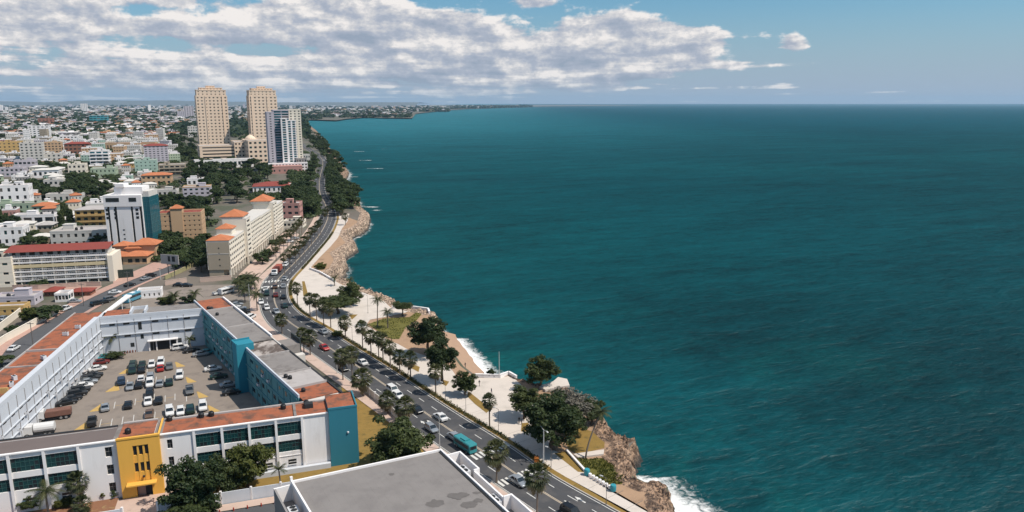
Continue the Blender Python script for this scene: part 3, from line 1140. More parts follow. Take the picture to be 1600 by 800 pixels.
def rect_building(name, label, cat, c, rz, w_, d_, h, nf, nbw, nbd, wall, roof='lightroof', ww=0.5, wh=0.45, sill=0.32, single=False, dep=0.25, hip=0.0, extras=2, group=None,
                  parapet=0.7, balcony=0, gl=None, band=None, seed=None):
    """box of floors with recessed windows on all four sides; origin at the centre of its base"""
    r_ = random.Random(seed if seed is not None else hash((round(c[0]), round(c[1]))) & 0xffff)
    root = thing(name, label, cat, (c[0], c[1], 0), rz, group)
    x0, x1, y0, y1 = -w_ / 2, w_ / 2, -d_ / 2, d_ / 2
    W = MB()
    W.box(x0 + dep, x1 - dep, y0 + dep, y1 - dep, -0.3, h - 0.05)
    wins = []
    facade(W, wins, (x0, y0), (x1, y0), 0, h, nf, nbw, ww, wh, sill, dep)
    facade(W, wins, (x1, y0), (x1, y1), 0, h, nf, nbd, ww, wh, sill, dep, cut=dep)
    facade(W, wins, (x1, y1), (x0, y1), 0, h, nf, nbw, ww, wh, sill, dep)
    facade(W, wins, (x0, y1), (x0, y0), 0, h, nf, nbd, ww, wh, sill, dep, cut=dep)
    W.build('wall', M[wall], root)
    # the sides turned away from the photograph are built too; only those seen need windows of their own
    window_parts(root, wins, single=single, gl=gl)
    if balcony:
        fh = h / nf
        for i in range(1, nf):
            m_ = MB()
            bx0, bx1 = x0 + w_ * 0.06, x1 - w_ * 0.06
            m_.box(bx0, bx1, y0 - balcony, y0 - 0.003, i * fh - 0.12, i * fh + 0.06)
            m_.box(bx0, bx1, y0 - balcony - 0.1, y0 - balcony + 0.02, i * fh + 0.062, i * fh + 0.95)
            m_.box(x1 + 0.003, x1 + balcony, y0 + d_ * 0.1, y1 - d_ * 0.3, i * fh - 0.12, i * fh + 0.06)
            m_.box(x1 + balcony - 0.02, x1 + balcony + 0.1, y0 + d_ * 0.1, y1 - d_ * 0.3, i * fh + 0.062, i * fh + 0.95)
            m_.build('balcony', M[band or wall], root)
    if hip:
        hip_roof(x0, x1, y0, y1, h + 0.002, hip).build('roof', M[roof], root)
    else:
        m_ = MB()
        m_.box(x0 + 0.25, x1 - 0.25, y0 + 0.25, y1 - 0.25, h - 0.045, h + 0.03)
        rf = m_.build('roof', M[roof], root)
        m_ = MB()
        pt = 0.25
        m_.box(x0 - 0.04, x1 + 0.04, y0 - 0.04, y0 + pt, h + 0.032, h + parapet)
        m_.box(x0 - 0.04, x1 + 0.04, y1 - pt, y1 + 0.04, h + 0.032, h + parapet)
        m_.box(x0 - 0.04, x0 + pt, y0 + pt, y1 - pt, h + 0.032, h + parapet - 0.01)
        m_.box(x1 - pt, x1 + 0.04, y0 + pt, y1 - pt, h + 0.032, h + parapet - 0.01)
        m_.build('parapet', M[band or wall], rf)
        if extras:
            sw, sd = min(w_ * 0.35, 5), min(d_ * 0.4, 4)
            ox, oy = r_.uniform(x0 + sw, x1 - sw) if w_ > 2.2 * sw else 0, r_.uniform(0, max(0.01, y1 - sd))
            m_ = MB()
            m_.box(ox - sw / 2, ox + sw / 2, oy - sd / 2, oy + sd / 2, h + 0.032, h + 2.4)
            m_.box(ox - sw / 2 - 0.15, ox + sw / 2 + 0.15, oy - sd / 2 - 0.15, oy + sd / 2 + 0.15, h + 2.402, h + 2.55)
            m_.build('stair_housing', M[wall], rf)
            for _ in range(extras):
                q = link('water_tank', TANK, rf, (r_.uniform(x0 + 1, x1 - 1), r_.uniform(y0 + 1, -0.1), h + 0.03))
    return root


def on_line(pa, pb, yt, d_, **k):
    """front base line from two ground pixels; returns centre, rotation, width, height"""
    a, b_ = G(*pa).to_2d(), G(*pb).to_2d()
    d = (b_ - a)
    w_ = d.length
    d.normalize()
    n = Vector((-d.y, d.x))
    c_ = (a + b_) / 2 + n * d_ / 2
    h = height_at(((a + b_) / 2).to_3d(), yt)
    return (c_.x, c_.y), math.atan2(d.y, d.x), w_, h


# ------------------------------------------------------------------ the big courtyard building (four wings round a car park)
UO = Vector((-75, 160, 0))
gov = thing('courtyard_building', 'long white and teal office building in four wings around a car park with yellow entrance', 'building', UO)
ang = R(19)
FU = Vector((-math.cos(ang), -math.sin(ang)))          # along the front, to the left
FV = Vector((-math.sin(ang), math.cos(ang)))           # into the block
F0 = Vector((-30.6, 135.9))
fp = lambda t_, v_: F0 + FU * t_ + FV * v_
HB = 11.0
FD = 6.4                                               # depth of the front wing
T_END = 76.0


def fbox(mb_, t0, t1, v0, v1, z0, z1, mi=0):
    mb_.prism([fp(t0, v0), fp(t0, v1), fp(t1, v1), fp(t1, v0)], z0, z1, mi)


def gpart(name, m, fn, parent=None, kind=None):
    m_ = MB(UO)
    fn(m_)
    return m_.build(name, m, parent or gov, kind=kind)


# core and facade bands of the front wing
fw = MB(UO)
fbox(fw, 0.3, 35.3, 0.36, FD, -0.3, HB - 0.1)
fbox(fw, 42.2, T_END, 0.36, FD, -0.3, HB - 0.1)
fbox(fw, 35.3, 42.2, 0.40, FD, -0.3, HB - 0.1)
piers = [10.4, 15.2, 20.0, 24.8, 29.6, 48.4, 53.7, 59.0, 64.3, 69.6, 74.9]
zw = [(4.15, 6.45), (7.55, 10.15)]
for s0, s1 in ((10.4, 29.6), (48.4, T_END)):
    fbox(fw, s0, s1, 0.0, 0.36, -0.3, zw[0][0])
    fbox(fw, s0, s1, 0.0, 0.36, zw[0][1], zw[1][0])
    fbox(fw, s0, s1, 0.0, 0.36, zw[1][1], HB)
fbox(fw, 5.4, 10.4, -0.06, 0.36, -0.3, HB)


def pierced(mb_, t0, t1, holes, v0=-0.02, v1=0.36):
    """plain panel with small window holes in one column (t_left, t_right, z0, z1)"""
    ha, hb_ = holes[0][0], holes[0][1]
    fbox(mb_, t0, ha, v0, v1, -0.3, HB)
    fbox(mb_, hb_, t1, v0, v1, -0.3, HB)
    z = -0.3
    for (_, _, z0, z1) in sorted(holes, key=lambda q: q[2]):
        fbox(mb_, ha, hb_, v0, v1, z, z0)
        z = z1
    fbox(mb_, ha, hb_, v0, v1, z, HB)


pierced(fw, 29.6, 35.3, [(33.3, 34.2, 8.1, 9.9), (33.3, 34.2, 4.7, 6.5), (33.3, 34.2, 1.3, 3.1)])
pierced(fw, 42.2, 48.4, [(43.2, 44.3, 8.1, 10.0), (43.2, 44.3, 4.7, 6.6), (43.2, 44.3, 1.3, 3.1)])
fw.build('front_wall', M['white'], gov)
for t_, z0, z1, w_ in [(33.75, 8.1, 9.9, .9), (33.75, 4.7, 6.5, .9), (33.75, 1.3, 3.1, .9), (43.75, 8.1, 10, 1.1), (43.75, 4.7, 6.6, 1.1), (43.75, 1.3, 3.1, 1.1)]:
    p = fp(t_, 0.30)
    o = link('window', PANE['g_dark'], gov, (p.x - UO.x, p.y - UO.y, (z0 + z1) / 2), ang)
    o.scale = (w_, 1, z1 - z0)
    m_ = MB()
    m_.box(-w_ / 2, w_ / 2, -0.05, -0.021, -0.02, 0.02)
    m_.box(-0.018, 0.018, -0.06, -0.0211, -(z1 - z0) / 2, (z1 - z0) / 2)
    link('window_frame', m_.mesh('window_frame', M['greyw']), gov, (p.x - UO.x, p.y - UO.y, (z0 + z1) / 2), ang)
for t_ in piers:
    gpart('pilaster', M['white'], lambda m_: fbox(m_, t_ - 0.22, t_ + 0.22, -0.28, -0.062 if t_ == 10.4 else -0.021, -0.3, HB - 0.05))
# ribbon windows, each with its frame and its panes
for s0, s1 in zip(piers, piers[1:]):
    if s1 - s0 > 6:
        continue
    for z0, z1 in zw:
        t0, t1 = s0 + 0.22, s1 - 0.22
        p = fp((t0 + t1) / 2, 0.26)
        win = bpy.data.objects.new('ribbon_window', None)
        COL.objects.link(win)
        win.parent = gov
        KIDS.setdefault(gov.name, []).append(win)
        win.location = (p.x - UO.x, p.y - UO.y, (z0 + z1) / 2)
        win.rotation_euler = (0, 0, ang)
        w_, h = t1 - t0, z1 - z0
        m_ = MB()
        nc, nr_ = 7, 3
        for k in range(nc + 1):
            x = -w_ / 2 + w_ * k / nc
            m_.box(x - 0.025, x + 0.025, -0.10, 0.02, -h / 2, h / 2)
        for k in range(1, nr_):
            z = -h / 2 + h * k / nr_
            m_.box(-w_ / 2, w_ / 2, -0.095, 0.02, z - 0.022, z + 0.022)
        link('window_frame', m_.mesh('window_frame', mat('green_frame', (0.045, 0.13, 0.125), 0.6)), win)
        for k in range(nc):
            for j in range(nr_):
                o = link('pane', PANE['g_teal' if rnd.random() < .6 else 'g_dark'], win, (-w_ / 2 + w_ * (k + .5) / nc, -0.02, -h / 2 + h * (j + .5) / nr_))
                o.scale = (w_ / nc - 0.07, 1, h / nr_ - 0.06)
# small ground-floor windows and a ledge line
for t_, z in ((12.6, 2.0), (17.0, 1.9), (51.0, 2.0), (56.4, 2.0)):
    p = fp(t_, -0.02)
    o = link('window', PANE['g_dark'], gov, (p.x - UO.x, p.y - UO.y, z), ang)
    o.scale = (1.5, 1, 1.0)
    m_ = MB()
    m_.box(-0.8, 0.8, -0.06, -0.021, -0.04, 0.04)
    m_.box(-0.8, 0.8, -0.12, -0.021, -0.62, -0.52)
    link('window_frame', m_.mesh('window_frame', M['white']), gov, (p.x - UO.x, p.y - UO.y, z), ang)
gpart('plinth', M['bluewhite'], lambda m_: fbox(m_, 5.5, 22.0, -1.1, -0.3, -0.3, 1.0))
gpart('ledge', M['white'], lambda m_: fbox(m_, 10.7, 29.3, -0.10, -0.004, 3.28, 3.40))

# teal corner block
gpart('corner_block', M['teal'], lambda m_: fbox(m_, -0.05, 5.4, -0.55, FD + 1.0, -0.3, 11.75))
gpart('parapet', M['teal'], lambda m_: [fbox(m_, -0.1, 5.5, -0.6, -0.35, 11.752, 12.15), fbox(m_, -0.1, 0.15, -0.35, FD + 1, 11.752, 12.14)])
gpart('roof', M['redroof'], lambda m_: fbox(m_, 0.15, 5.4, -0.34, FD + 0.9, 11.752, 11.80))
p = fp(1.9, -0.60)
m_ = MB()
m_.lathe([(0.22, 0), (0.2, 0.25), (0.1, 0.3)], 10)
link('wall_lamp', m_.mesh('wall_lamp', M['ac']), gov, (p.x - UO.x, p.y - UO.y, 6.6))
p = fp(0.0, 0)

# yellow entrance bay with grooves, windows, canopy and door
ye = MB(UO)
HY = 11.35
fbox(ye, 35.3, 42.2, -0.10, 0.38, 9.95, HY)
cols = [(35.3, 37.2), (37.85, 38.15), (38.8, 39.1), (39.75, 42.2)]
fbox(ye, 35.3, 37.2, -0.85, 0.38, -0.3, 9.95)
fbox(ye, 39.75, 42.2, -0.85, 0.38, -0.3, 9.95)
fbox(ye, 35.3, 42.2, -0.85, -0.10, 9.95, HY)
for a, b_ in cols[1:3]:
    fbox(ye, a, b_, -0.72, 0.38, 2.9, 9.95)
ybays = [(37.2, 37.85), (38.15, 38.8), (39.1, 39.75)]
for a, b_ in ybays:
    fbox(ye, a, b_, -0.66, 0.38, 2.9, 4.75)
    fbox(ye, a, b_, -0.66, 0.38, 6.55, 8.0)
    fbox(ye, a, b_, -0.66, 0.38, 9.80, 9.95)
ye.build('entrance_bay', M['yellow'], gov)
for a, b_ in ybays:
    for z0, z1 in ((4.75, 6.55), (8.0, 9.8)):
        p = fp((a + b_) / 2, -0.40)
        o = link('window', PANE['g_dark'], gov, (p.x - UO.x, p.y - UO.y, (z0 + z1) / 2), ang)
        o.scale = (b_ - a, 1, z1 - z0)
gpart('canopy', M['yellow'], lambda m_: fbox(m_, 36.3, 41.2, -2.3, -0.852, 2.75, 3.0))
gpart('door', mat('door_metal', (0.34, 0.24, 0.20), 0.6), lambda m_: fbox(m_, 38.4, 39.7, -0.42, 0.3, -0.1, 2.75))
gpart('doorway', M['dark'], lambda m_: fbox(m_, 37.2, 38.4, -0.30, 0.3, -0.1, 2.75))
gpart('parapet', M['yellow'], lambda m_: [fbox(m_, 35.2, 42.3, -0.95, -0.65, HY + 0.002, HY + 0.3), fbox(m_, 35.2, 35.5, -0.65, FD, HY + 0.002, HY + 0.295)])
p = fp(38.4, -0.88)
m_ = MB()
m_.lathe([(0.2, 0), (0.2, 0.3)], 10)
link('wall_lamp', m_.mesh('wall_lamp', M['dark']), gov, (p.x - UO.x, p.y - UO.y, 3.7))

# roofs of the front wing: red stretches, dark membrane on the left, walls between them
for t0, t1, m_n, z in ((5.5, 11.3, 'redroof', 11.10), (11.8, 34.9, 'redroof', 11.05), (36.2, 42.0, 'redroof', 11.42), (42.9, T_END, 'brownroof', 11.12)):
    gpart('roof', M[m_n], lambda m_: fbox(m_, t0, t1, 0.25, FD - 0.25, z - 0.1, z))
for t0, t1, v1, z in ((11.3, 11.8, FD, 11.3), (34.9, 36.2, FD + 0.4, 11.05), (42.0, 42.9, FD + 0.4, 11.2)):
    gpart('roof', M['greyroof'], lambda m_: fbox(m_, t0, t1, 0.1, v1, 10.9, z))
gpart('coping', M['white'], lambda m_: [fbox(m_, 5.45, 35.2, -0.3, 0.22, 11.002, 11.18), fbox(m_, 42.35, T_END, -0.3, 0.22, 11.002, 11.22)])
gpart('coping', M['lightroof'], lambda m_: [fbox(m_, 5.5, 34.9, FD - 0.22, FD + 0.3, 10.6, 11.35), fbox(m_, 36.2, 42.0, FD - 0.22, FD + 0.3, 10.6, 11.65)])
gpart('gutter', M['dark'], lambda m_: fbox(m_, 43, T_END, FD - 0.22, FD + 0.3, 10.6, 11.25))
gpart('gutter', M['lightroof'], lambda m_: fbox(m_, 43, T_END, FD - 1.0, FD - 0.8, 11.13, 11.2))
for t_, v_, z in ((28.6, 5.7, 11.05), (26.8, 5.7, 11.05), (13.6, 4.8, 11.05), (34.2, 6.0, 11.05), (40.6, 1.6, 11.42), (9.2, 5.2, 11.1)):
    p = fp(t_, v_)
    o = link('water_tank', TANK, gov, (p.x - UO.x, p.y - UO.y, z))
    o.scale = (0.8, 0.8, 0.7)
p = fp(8.2, 4.4)
gpart('roof_hatch', M['dark'], lambda m_: fbox(m_, 8.0, 9.6, 3.2, 4.6, 11.1, 12.0))

# inner corners of the courtyard
LA_, LB_, LC_, LD_ = Vector((-115.7, 198.8)), Vector((-90.6, 207.9)), Vector((-43.6, 141.6)), fp(69.0, FD)
gpart('rear_wall', M['bluewhite'], lambda m_: fbox(m_, 10.0, 70.5, FD + 0.002, FD + 0.25, -0.3, 10.6))
RU = (LC_ - LB_).normalized()                           # along the right wing, back to front
RN = Vector((-RU.y, RU.x))                              # outwards from the court
RLEN = (LC_ - LB_).length
rp = lambda s_, n_: LB_ + RU * s_ + RN * n_


def rbox(mb_, s0, s1, n0, n1, z0, z1, mi=0):
    mb_.prism([rp(s0, n0), rp(s1, n0), rp(s1, n1), rp(s0, n1)], z0, z1, mi)


gpart('wing_wall', M['aqua'], lambda m_: [rbox(m_, -10.5, RLEN - 0.3, 0.0, 8.2, -0.3, 10.35), rbox(m_, -10.5, RLEN - 0.3, 0.0, 0.345, 10.352, 10.85)])
gpart('wing_wall', M['offwhite'], lambda m_: rbox(m_, -10.5, RLEN + 6.5, 8.202, 8.5, -0.3, 10.9))
gpart('wing_wall', M['offwhite'], lambda m_: rbox(m_, RLEN - 0.2, RLEN + 3.0, 1.0, 8.2, -0.3, 10.8))
for z in (3.5, 7.1, 10.4):
    gpart('ledge', M['aqua'], lambda m_: rbox(m_, 0.3, RLEN - 0.5, -0.28, -0.003, z, z + 0.28))
s_ = 2.0
while s_ < RLEN - 2:
    if not (39 < s_ < 46):
        gpart('pilaster', M['aqua'], lambda m_: rbox(m_, s_, s_ + 0.16, -0.12, -0.004, -0.2, 10.38))
    s_ += 4.1
for k in range(18):
    s_ = 3.5 + k * 4.1
    if 38 < s_ < 47 or s_ > RLEN - 3:
        continue
    for z in (2.0, 5.7, 9.2):
        if rnd.random() < 0.75:
            p = rp(s_, -0.01)
            o = link('window', PANE['g_dark'], gov, (p.x - UO.x, p.y - UO.y, z), math.atan2(-RN.x, RN.y))
            o.scale = (rnd.choice((1.0, 1.5, 2.2)), 2, rnd.choice((0.7, 1.0)))
        if rnd.random() < 0.35:
            p = rp(s_ + 1.2, -0.35)
            o = link('air_conditioner', AC, gov, (p.x - UO.x, p.y - UO.y, z - 0.9), math.atan2(RU.y, RU.x))
            o.scale = (0.5, 0.5, 0.55)
# projecting blue stair block
gpart('stair_block', M['aquab'], lambda m_: rbox(m_, 40.2, 44.0, -2.2, 2.0, -0.3, 12.4))
gpart('parapet', M['aquab'], lambda m_: [rbox(m_, 40.1, 44.1, -2.3, -2.0, 12.402, 12.8), rbox(m_, 40.1, 40.4, -2.0, 2.0, 12.402, 12.79)])
# its roofs, step by step
for s0, s1, m_n, z in ((-10.3, 3.5, 'redroof', 11.0), (3.8, 24.0, 'greyroof', 10.95), (24.4, 39.5, 'greyroof', 11.15), (44.2, 52.0, 'stainroof', 10.7), (39.6, 44.1, 'stainroof', 10.7), (52.4, 66.5, 'greyroof', 11.1), (66.8, 76.0, 'lightroof', 11.2), (76.2, RLEN + 1.5, 'redroof', 11.0)):
    gpart('roof', M[m_n], lambda m_: rbox(m_, s0, s1, 0.35 if not 39 < s0 < 44.1 else 2.02, 8.0, z - 0.3, z))
for s0 in (3.5, 24.05, 52.05, 66.52, 75.95):
    gpart('coping', M['lightroof'], lambda m_: rbox(m_, s0, s0 + 0.25, 0.4, 8.0, 10.6, 11.5))
gpart('coping', M['bluewhite'], lambda m_: [rbox(m_, -10.5, 40.0, 0.0, 0.33, 10.852, 11.45), rbox(m_, 44.2, RLEN - 0.3, 0.0, 0.33, 10.852, 11.55)])
gpart('coping', M['white'], lambda m_: rbox(m_, -9.0, 38.0, 8.0, 8.45, 10.902, 11.6))
gpart('gutter', M['dark'], lambda m_: rbox(m_, 46.0, RLEN + 3.0, 8.02, 8.45, 10.902, 11.25))
gpart('lean_to_roof', M['lightroof'], lambda m_: rbox(m_, 50.0, 78.0, 8.52, 11.5, 3.0, 3.2))
gpart('lean_to_wall', M['offwhite'], lambda m_: rbox(m_, 50.1, 77.9, 8.51, 11.3, -0.2, 2.99))
gpart('terrace_wall', M['offwhite'], lambda m_: rbox(m_, 44.0, 46.0, 8.52, 14.0, -0.2, 7.5))
gpart('terrace_roof', M['greyroof'], lambda m_: rbox(m_, 38.2, 43.9, 8.52, 13.5, -0.2, 9.8))
gpart('terrace_wall', mat('dark_screen', (0.035, 0.045, 0.045), 0.8), lambda m_: rbox(m_, 37.2, 43.8, 13.52, 13.8, -0.2, 11.0))
for s_, n_, z in ((1.0, 1.5, 11.0), (2.0, 2.2, 11.0), (2.6, 2.0, 11.0), (9.0, 2.0, 10.95), (69.0, 1.5, 11.2), (70.3, 2.0, 11.2), (78.5, 2.0, 11.0)):
    p = rp(s_, n_)
    o = link('water_tank', TANK, gov, (p.x - UO.x, p.y - UO.y, z))
    o.scale = (0.7, 0.7, 0.55)

# back wing
BU = (LB_ - LA_).normalized()
BN = Vector((-BU.y, BU.x))
BL = (LB_ - LA_).length
bp = lambda s_, n_: LA_ + BU * s_ + BN * n_


def bbox(mb_, s0, s1, n0, n1, z0, z1, mi=0):
    mb_.prism([bp(s0, n0), bp(s1, n0), bp(s1, n1), bp(s0, n1)], z0, z1, mi)


gpart('wing_wall', M['bluewhite'], lambda m_: bbox(m_, 0.1, BL + 2.0, 0.0, 8.2, -0.3, 10.55))
for z in (5.5, 9.1):
    gpart('ledge', M['bluewhite'], lambda m_: bbox(m_, 0.2, BL - 0.1, -0.40, -0.003, z, z + 0.22))
gpart('coping', M['bluewhite'], lambda m_: bbox(m_, 0.1, BL, -0.02, 0.3, 10.552, 11.3))
gpart('roof', M['redroof'], lambda m_: bbox(m_, 0.8, 7.8, 0.4, 8.0, 10.552, 10.9))
gpart('roof', M['greyroof'], lambda m_: bbox(m_, 8.2, BL + 1.5, 0.4, 8.0, 10.552, 10.95))
gpart('roof_box', M['bluewhite'], lambda m_: [bbox(m_, 7.6, 8.1, 0.4, 6.5, 10.56, 12.0), bbox(m_, 11.3, 11.8, 0.4, 6.5, 10.56, 12.0), bbox(m_, 8.1, 11.3, 6.2, 6.5, 10.96, 11.9)])
for s_, w_ in ((3.0, 1.4), (6.6, 1.6), (14.0, 1.7), (19.2, 1.7), (22.4, 1.7)):
    for z in (8.72, 5.12):
        p = bp(s_, 0.0)
        o = link('window', PANE['g_dark'], gov, (p.x - UO.x, p.y - UO.y, z), math.atan2(BU.y, BU.x))
        o.scale = (w_, 2, 0.65)
for s_, w_, z, h in ((10.0, 0.9, 7.7, 2.2), (10.3, 0.8, 4.5, 1.3), (7.6, 1.0, 2.3, 1.2), (20.0, 1.0, 2.3, 1.2), (23.6, 1.2, 2.2, 1.0)):
    p = bp(s_, 0.0)
    o = link('window', PANE['g_dark'], gov, (p.x - UO.x, p.y - UO.y, z), math.atan2(BU.y, BU.x))
    o.scale = (w_, 2, h)
for s0, s1 in ((12.2, 13.6), (14.0, 17.2), (17.6, 19.0)):
    gpart('doorway', M['dark'], lambda m_: bbox(m_, s0, s1, -0.06, -0.01, -0.1, 2.9))
for s_ in (11.9, 13.8, 17.4, 19.2):
    gpart('column', M['white'], lambda m_: bbox(m_, s_ - 0.15, s_ + 0.15, -0.4, -0.1, -0.1, 3.0))
gpart('canopy', M['white'], lambda m_: bbox(m_, 11.6, 19.6, -1.2, -0.02, 3.02, 3.25))
for k in range(1, 6):
    gpart('downpipe', M['greyw'], lambda m_: bbox(m_, k * 4.3, k * 4.3 + 0.1, -0.12, -0.004, 0, 9.98))

# left wing
WU = (LA_ - LD_).normalized()
WN = Vector((-WU.y, WU.x))
WL = (LA_ - LD_).length
lp = lambda s_, n_: LD_ + WU * s_ + WN * n_


def lbox(mb_, s0, s1, n0, n1, z0, z1, mi=0):
    mb_.prism([lp(s0, n0), lp(s1, n0), lp(s1, n1), lp(s0, n1)], z0, z1, mi)


gpart('wing_wall', M['bluewhite'], lambda m_: lbox(m_, -4, WL + 7.5, 0.0, 8.6, -0.3, 10.55))
for z, o_ in ((7.3, 0.3), (4.7, 0.3), (2.7, 0.35)):
    gpart('ledge', M['bluewhite'], lambda m_: lbox(m_, 0, WL - 0.2, -o_, -0.003, z, z + (0.25 if z > 5 else 0.16)))
gpart('coping', M['bluewhite'], lambda m_: lbox(m_, -4, WL + 0.2, -0.02, 1.3, 10.552, 11.35))
s_ = 2.0
while s_ < WL - 2:
    gpart('downpipe', M['greyw'], lambda m_: lbox(m_, s_, s_ + 0.1, -0.10, -0.004, 0, 10.3))
    for z in (7.0, 4.4):
        if rnd.random() < 0.85:
            p = lp(s_ + 1.6, 0.0)
            o = link('window', PANE['g_dark'], gov, (p.x - UO.x, p.y - UO.y, z), math.atan2(WU.y, WU.x) + math.pi)
            o.scale = (rnd.choice((1.0, 1.4)), 2, 0.5)
    if rnd.random() < 0.5:
        p = lp(s_ + 2.8, -0.4)
        o = link('air_conditioner', AC, gov, (p.x - UO.x, p.y - UO.y, rnd.choice((2.7, 4.8))), math.atan2(WU.y, WU.x))
        o.scale = (0.45, 0.45, 0.5)
    s_ += 4.0
seg = [(-4, 14.0), (14.4, 26.0), (26.4, 42.0), (42.4, 54.0), (54.4, WL + 7.0)]
for (s0, s1), z in zip(seg, (10.95, 10.8, 10.95, 10.75, 10.9)):
    gpart('roof', M['redroof'], lambda m_: lbox(m_, s0, s1, 1.35, 8.4, 10.4, z))
for s0 in (14.02, 26.02, 42.02, 54.02):
    gpart('coping', M['ochre' if s0 == 26.02 else 'lightroof'], lambda m_: lbox(m_, s0, s0 + 0.36, 1.35, 8.5, 10.552, 11.25 if s0 != 26.02 else 12.0))
gpart('coping', M['lightroof'], lambda m_: lbox(m_, -4, WL + 7.4, 8.3, 8.62, 10.56, 11.1))
for s_, n_ in ((34.0, 3.2), (47.0, 2.0), (66.0, 3.5), (72.0, 2.5), (30.0, 2.2)):
    p = lp(s_, n_)
    o = link('air_conditioner', AC, gov, (p.x - UO.x, p.y - UO.y, 10.95), rnd.uniform(0, 3))
    o.scale = (0.7, 0.7, 0.8)

# car park surface and paint
lot = sheet('car_park', [LA_ + BN * 0.2, LB_ + BN * 0.2, LC_ + RN * 0.2 + RU * 3, LD_], 0.0, M['lot'])
LV = Vector((math.cos(R(114)), math.sin(R(114))))
LX = Vector((LV.y, -LV.x))


def lot_line(px, py, ln, m='paint', w_=0.13, dirn=None):
    p = G(px, py).to_2d()
    d = dirn or LV
    m_ = MB()
    m_.bar(p - d * ln / 2, p + d * ln / 2, w_, 0.004, 0.008)
    m_.build('parking_line', M[m], lot)


for zx, zy in ((295, 465), (378, 455), (457, 440), (535, 420), (690, 415), (767, 400), (857, 410), (185, 605), (272, 600), (357, 585), (443, 570), (527, 550), (610, 545), (548, 270), (620, 265), (690, 260), (765, 255), (480, 175), (550, 190), (622, 160), (697, 150), (395, 290), (470, 285), (760, 520), (850, 505), (932, 500), (605, 400), (620, 430)):
    lot_line(120 + zx / 5, 540 + zy / 5, 4.4)
for zx, zy in ((335, 465), (495, 435), (730, 405), (885, 390), (350, 330), (810, 265), (590, 175), (230, 610), (640, 560)):
    lot_line(120 + zx / 5, 540 + zy / 5, 2.2, 'paint_y', 0.12, LX)
for zx, zy, sd in ((380, 195, 1), (283, 330, 1), (165, 480, 1), (45, 625, 1), (798, 145, -1), (883, 265, -1), (972, 380, -1), (1060, 490, -1)):
    p = G(120 + zx / 5, 540 + zy / 5).to_2d()
    m_ = MB()
    a, b_, c_ = p + LX * 1.0 * sd - LV * 2.4 + LX * 0.5, p + LX * 0.9 * sd + LV * 2.4, p - LX * 1.5 * sd - LV * 2.4
    for q, r_ in ((a, b_), (b_, c_), (c_, a)):
        m_.bar(q, r_, 0.22, 0.006, 0.012)
    m_.face([(*q, 0.009) for q in (a, b_, c_)])
    m_.build('painted_island', M['paint_y'], lot)

# ------------------------------------------------------------------ flat grey-roofed building at the bottom edge
HG = 9.0
ga, gb, gc = [G(*q, HG).to_2d() for q in ((455, 752), (688, 702), (800, 806))]
gu = (gb - ga).normalized()
gw = (gc - gb).normalized()
ge = gb + gw * 34
gf = ga + gw * 34
grey = thing('flat_roof_building', 'low building with broad grey flat roof and white parapet in the foreground beside the road', 'building', (*ga, 0))
GO = Vector((*ga, 0))


def grp(name, m, fn, parent=None):
    m_ = MB(GO)
    fn(m_)
    return m_.build(name, m, parent or grey)


gm = mat('grey_roof_sheets', (0.25, 0.228, 0.215), 0.9, 0.10, 0.35, col2=(0.215, 0.195, 0.185), thr=(0.4, 0.7))
in_ = lambda a, b_, c_, e, d: None
grp('wall', M['white'], lambda m_: m_.prism([ga, gb, ge, gf], -0.3, HG - 0.4))
# roof in long sheets running with the building, each its own strip
gl_ = (gb - ga).length
ns = 22
for k in range(ns):
    a0, a1 = ga + gu * (0.25 + (gl_ - 0.5) * k / ns), ga + gu * (0.25 + (gl_ - 0.5) * (k + 1) / ns - 0.006)
    grp('roof_sheet', gm, lambda m_: m_.prism([a0 + gw * 0.25, a1 + gw * 0.25, a1 + gw * 33, a0 + gw * 33], HG - 0.398, HG - 0.25))
grp('parapet', M['white'], lambda m_: m_.bar(ga, gb, 0.35, HG - 0.398, HG + 0.12, side=0.17))
grp('parapet', M['white'], lambda m_: m_.bar(gb + gw * 0.0, ge, 0.3, HG - 0.398, HG + 0.10, side=0.0))
grp('gutter', M['dark'], lambda m_: m_.bar(gb + gw * 0.4, ge, 0.35, HG - 0.25, HG - 0.12, side=0.36))
grp('parapet', M['white'], lambda m_: m_.bar(ga + gw * 0.4, gf, 0.3, HG - 0.398, HG + 0.35, side=0.0))
grp('corner_post', M['white'], lambda m_: m_.prism([ga + gu * -.2, ga + gu * .2, ga + gu * .2 + gw * .4, ga - gu * .2 + gw * .4], HG + 0.122, HG + 0.9))
# stained patches where water stands on the sheets
for px, py, rx, ry in ((713, 773, 1.5, .9), (722, 771, 1.2, .8), (732, 787, 1.3, 1.0), (680, 784, 1.4, 1.1), (747, 780, .8, .6), (612, 739, .5, .4), (745, 768, .7, .4)):
    c_ = G(px, py, HG).to_2d()
    pts = []
    for q in range(22):
        th = q / 22 * 2 * math.pi
        r_ = 1 + 0.45 * noise.noise((math.cos(th) * 2 + px, math.sin(th) * 2, py)) + 0.25 * noise.noise((math.cos(th) * 6 + px, math.sin(th) * 6, py))
        pts.append((c_.x + math.cos(th) * rx * r_, c_.y + math.sin(th) * ry * r_, HG - 0.228 + 0.004 * (px % 7)))
    m_ = MB(GO)
    m_.face(pts)
    m_.build('water_stain', mat('roof_stain', (0.155, 0.14, 0.132), 0.9, 0.2, 1.0), grey)
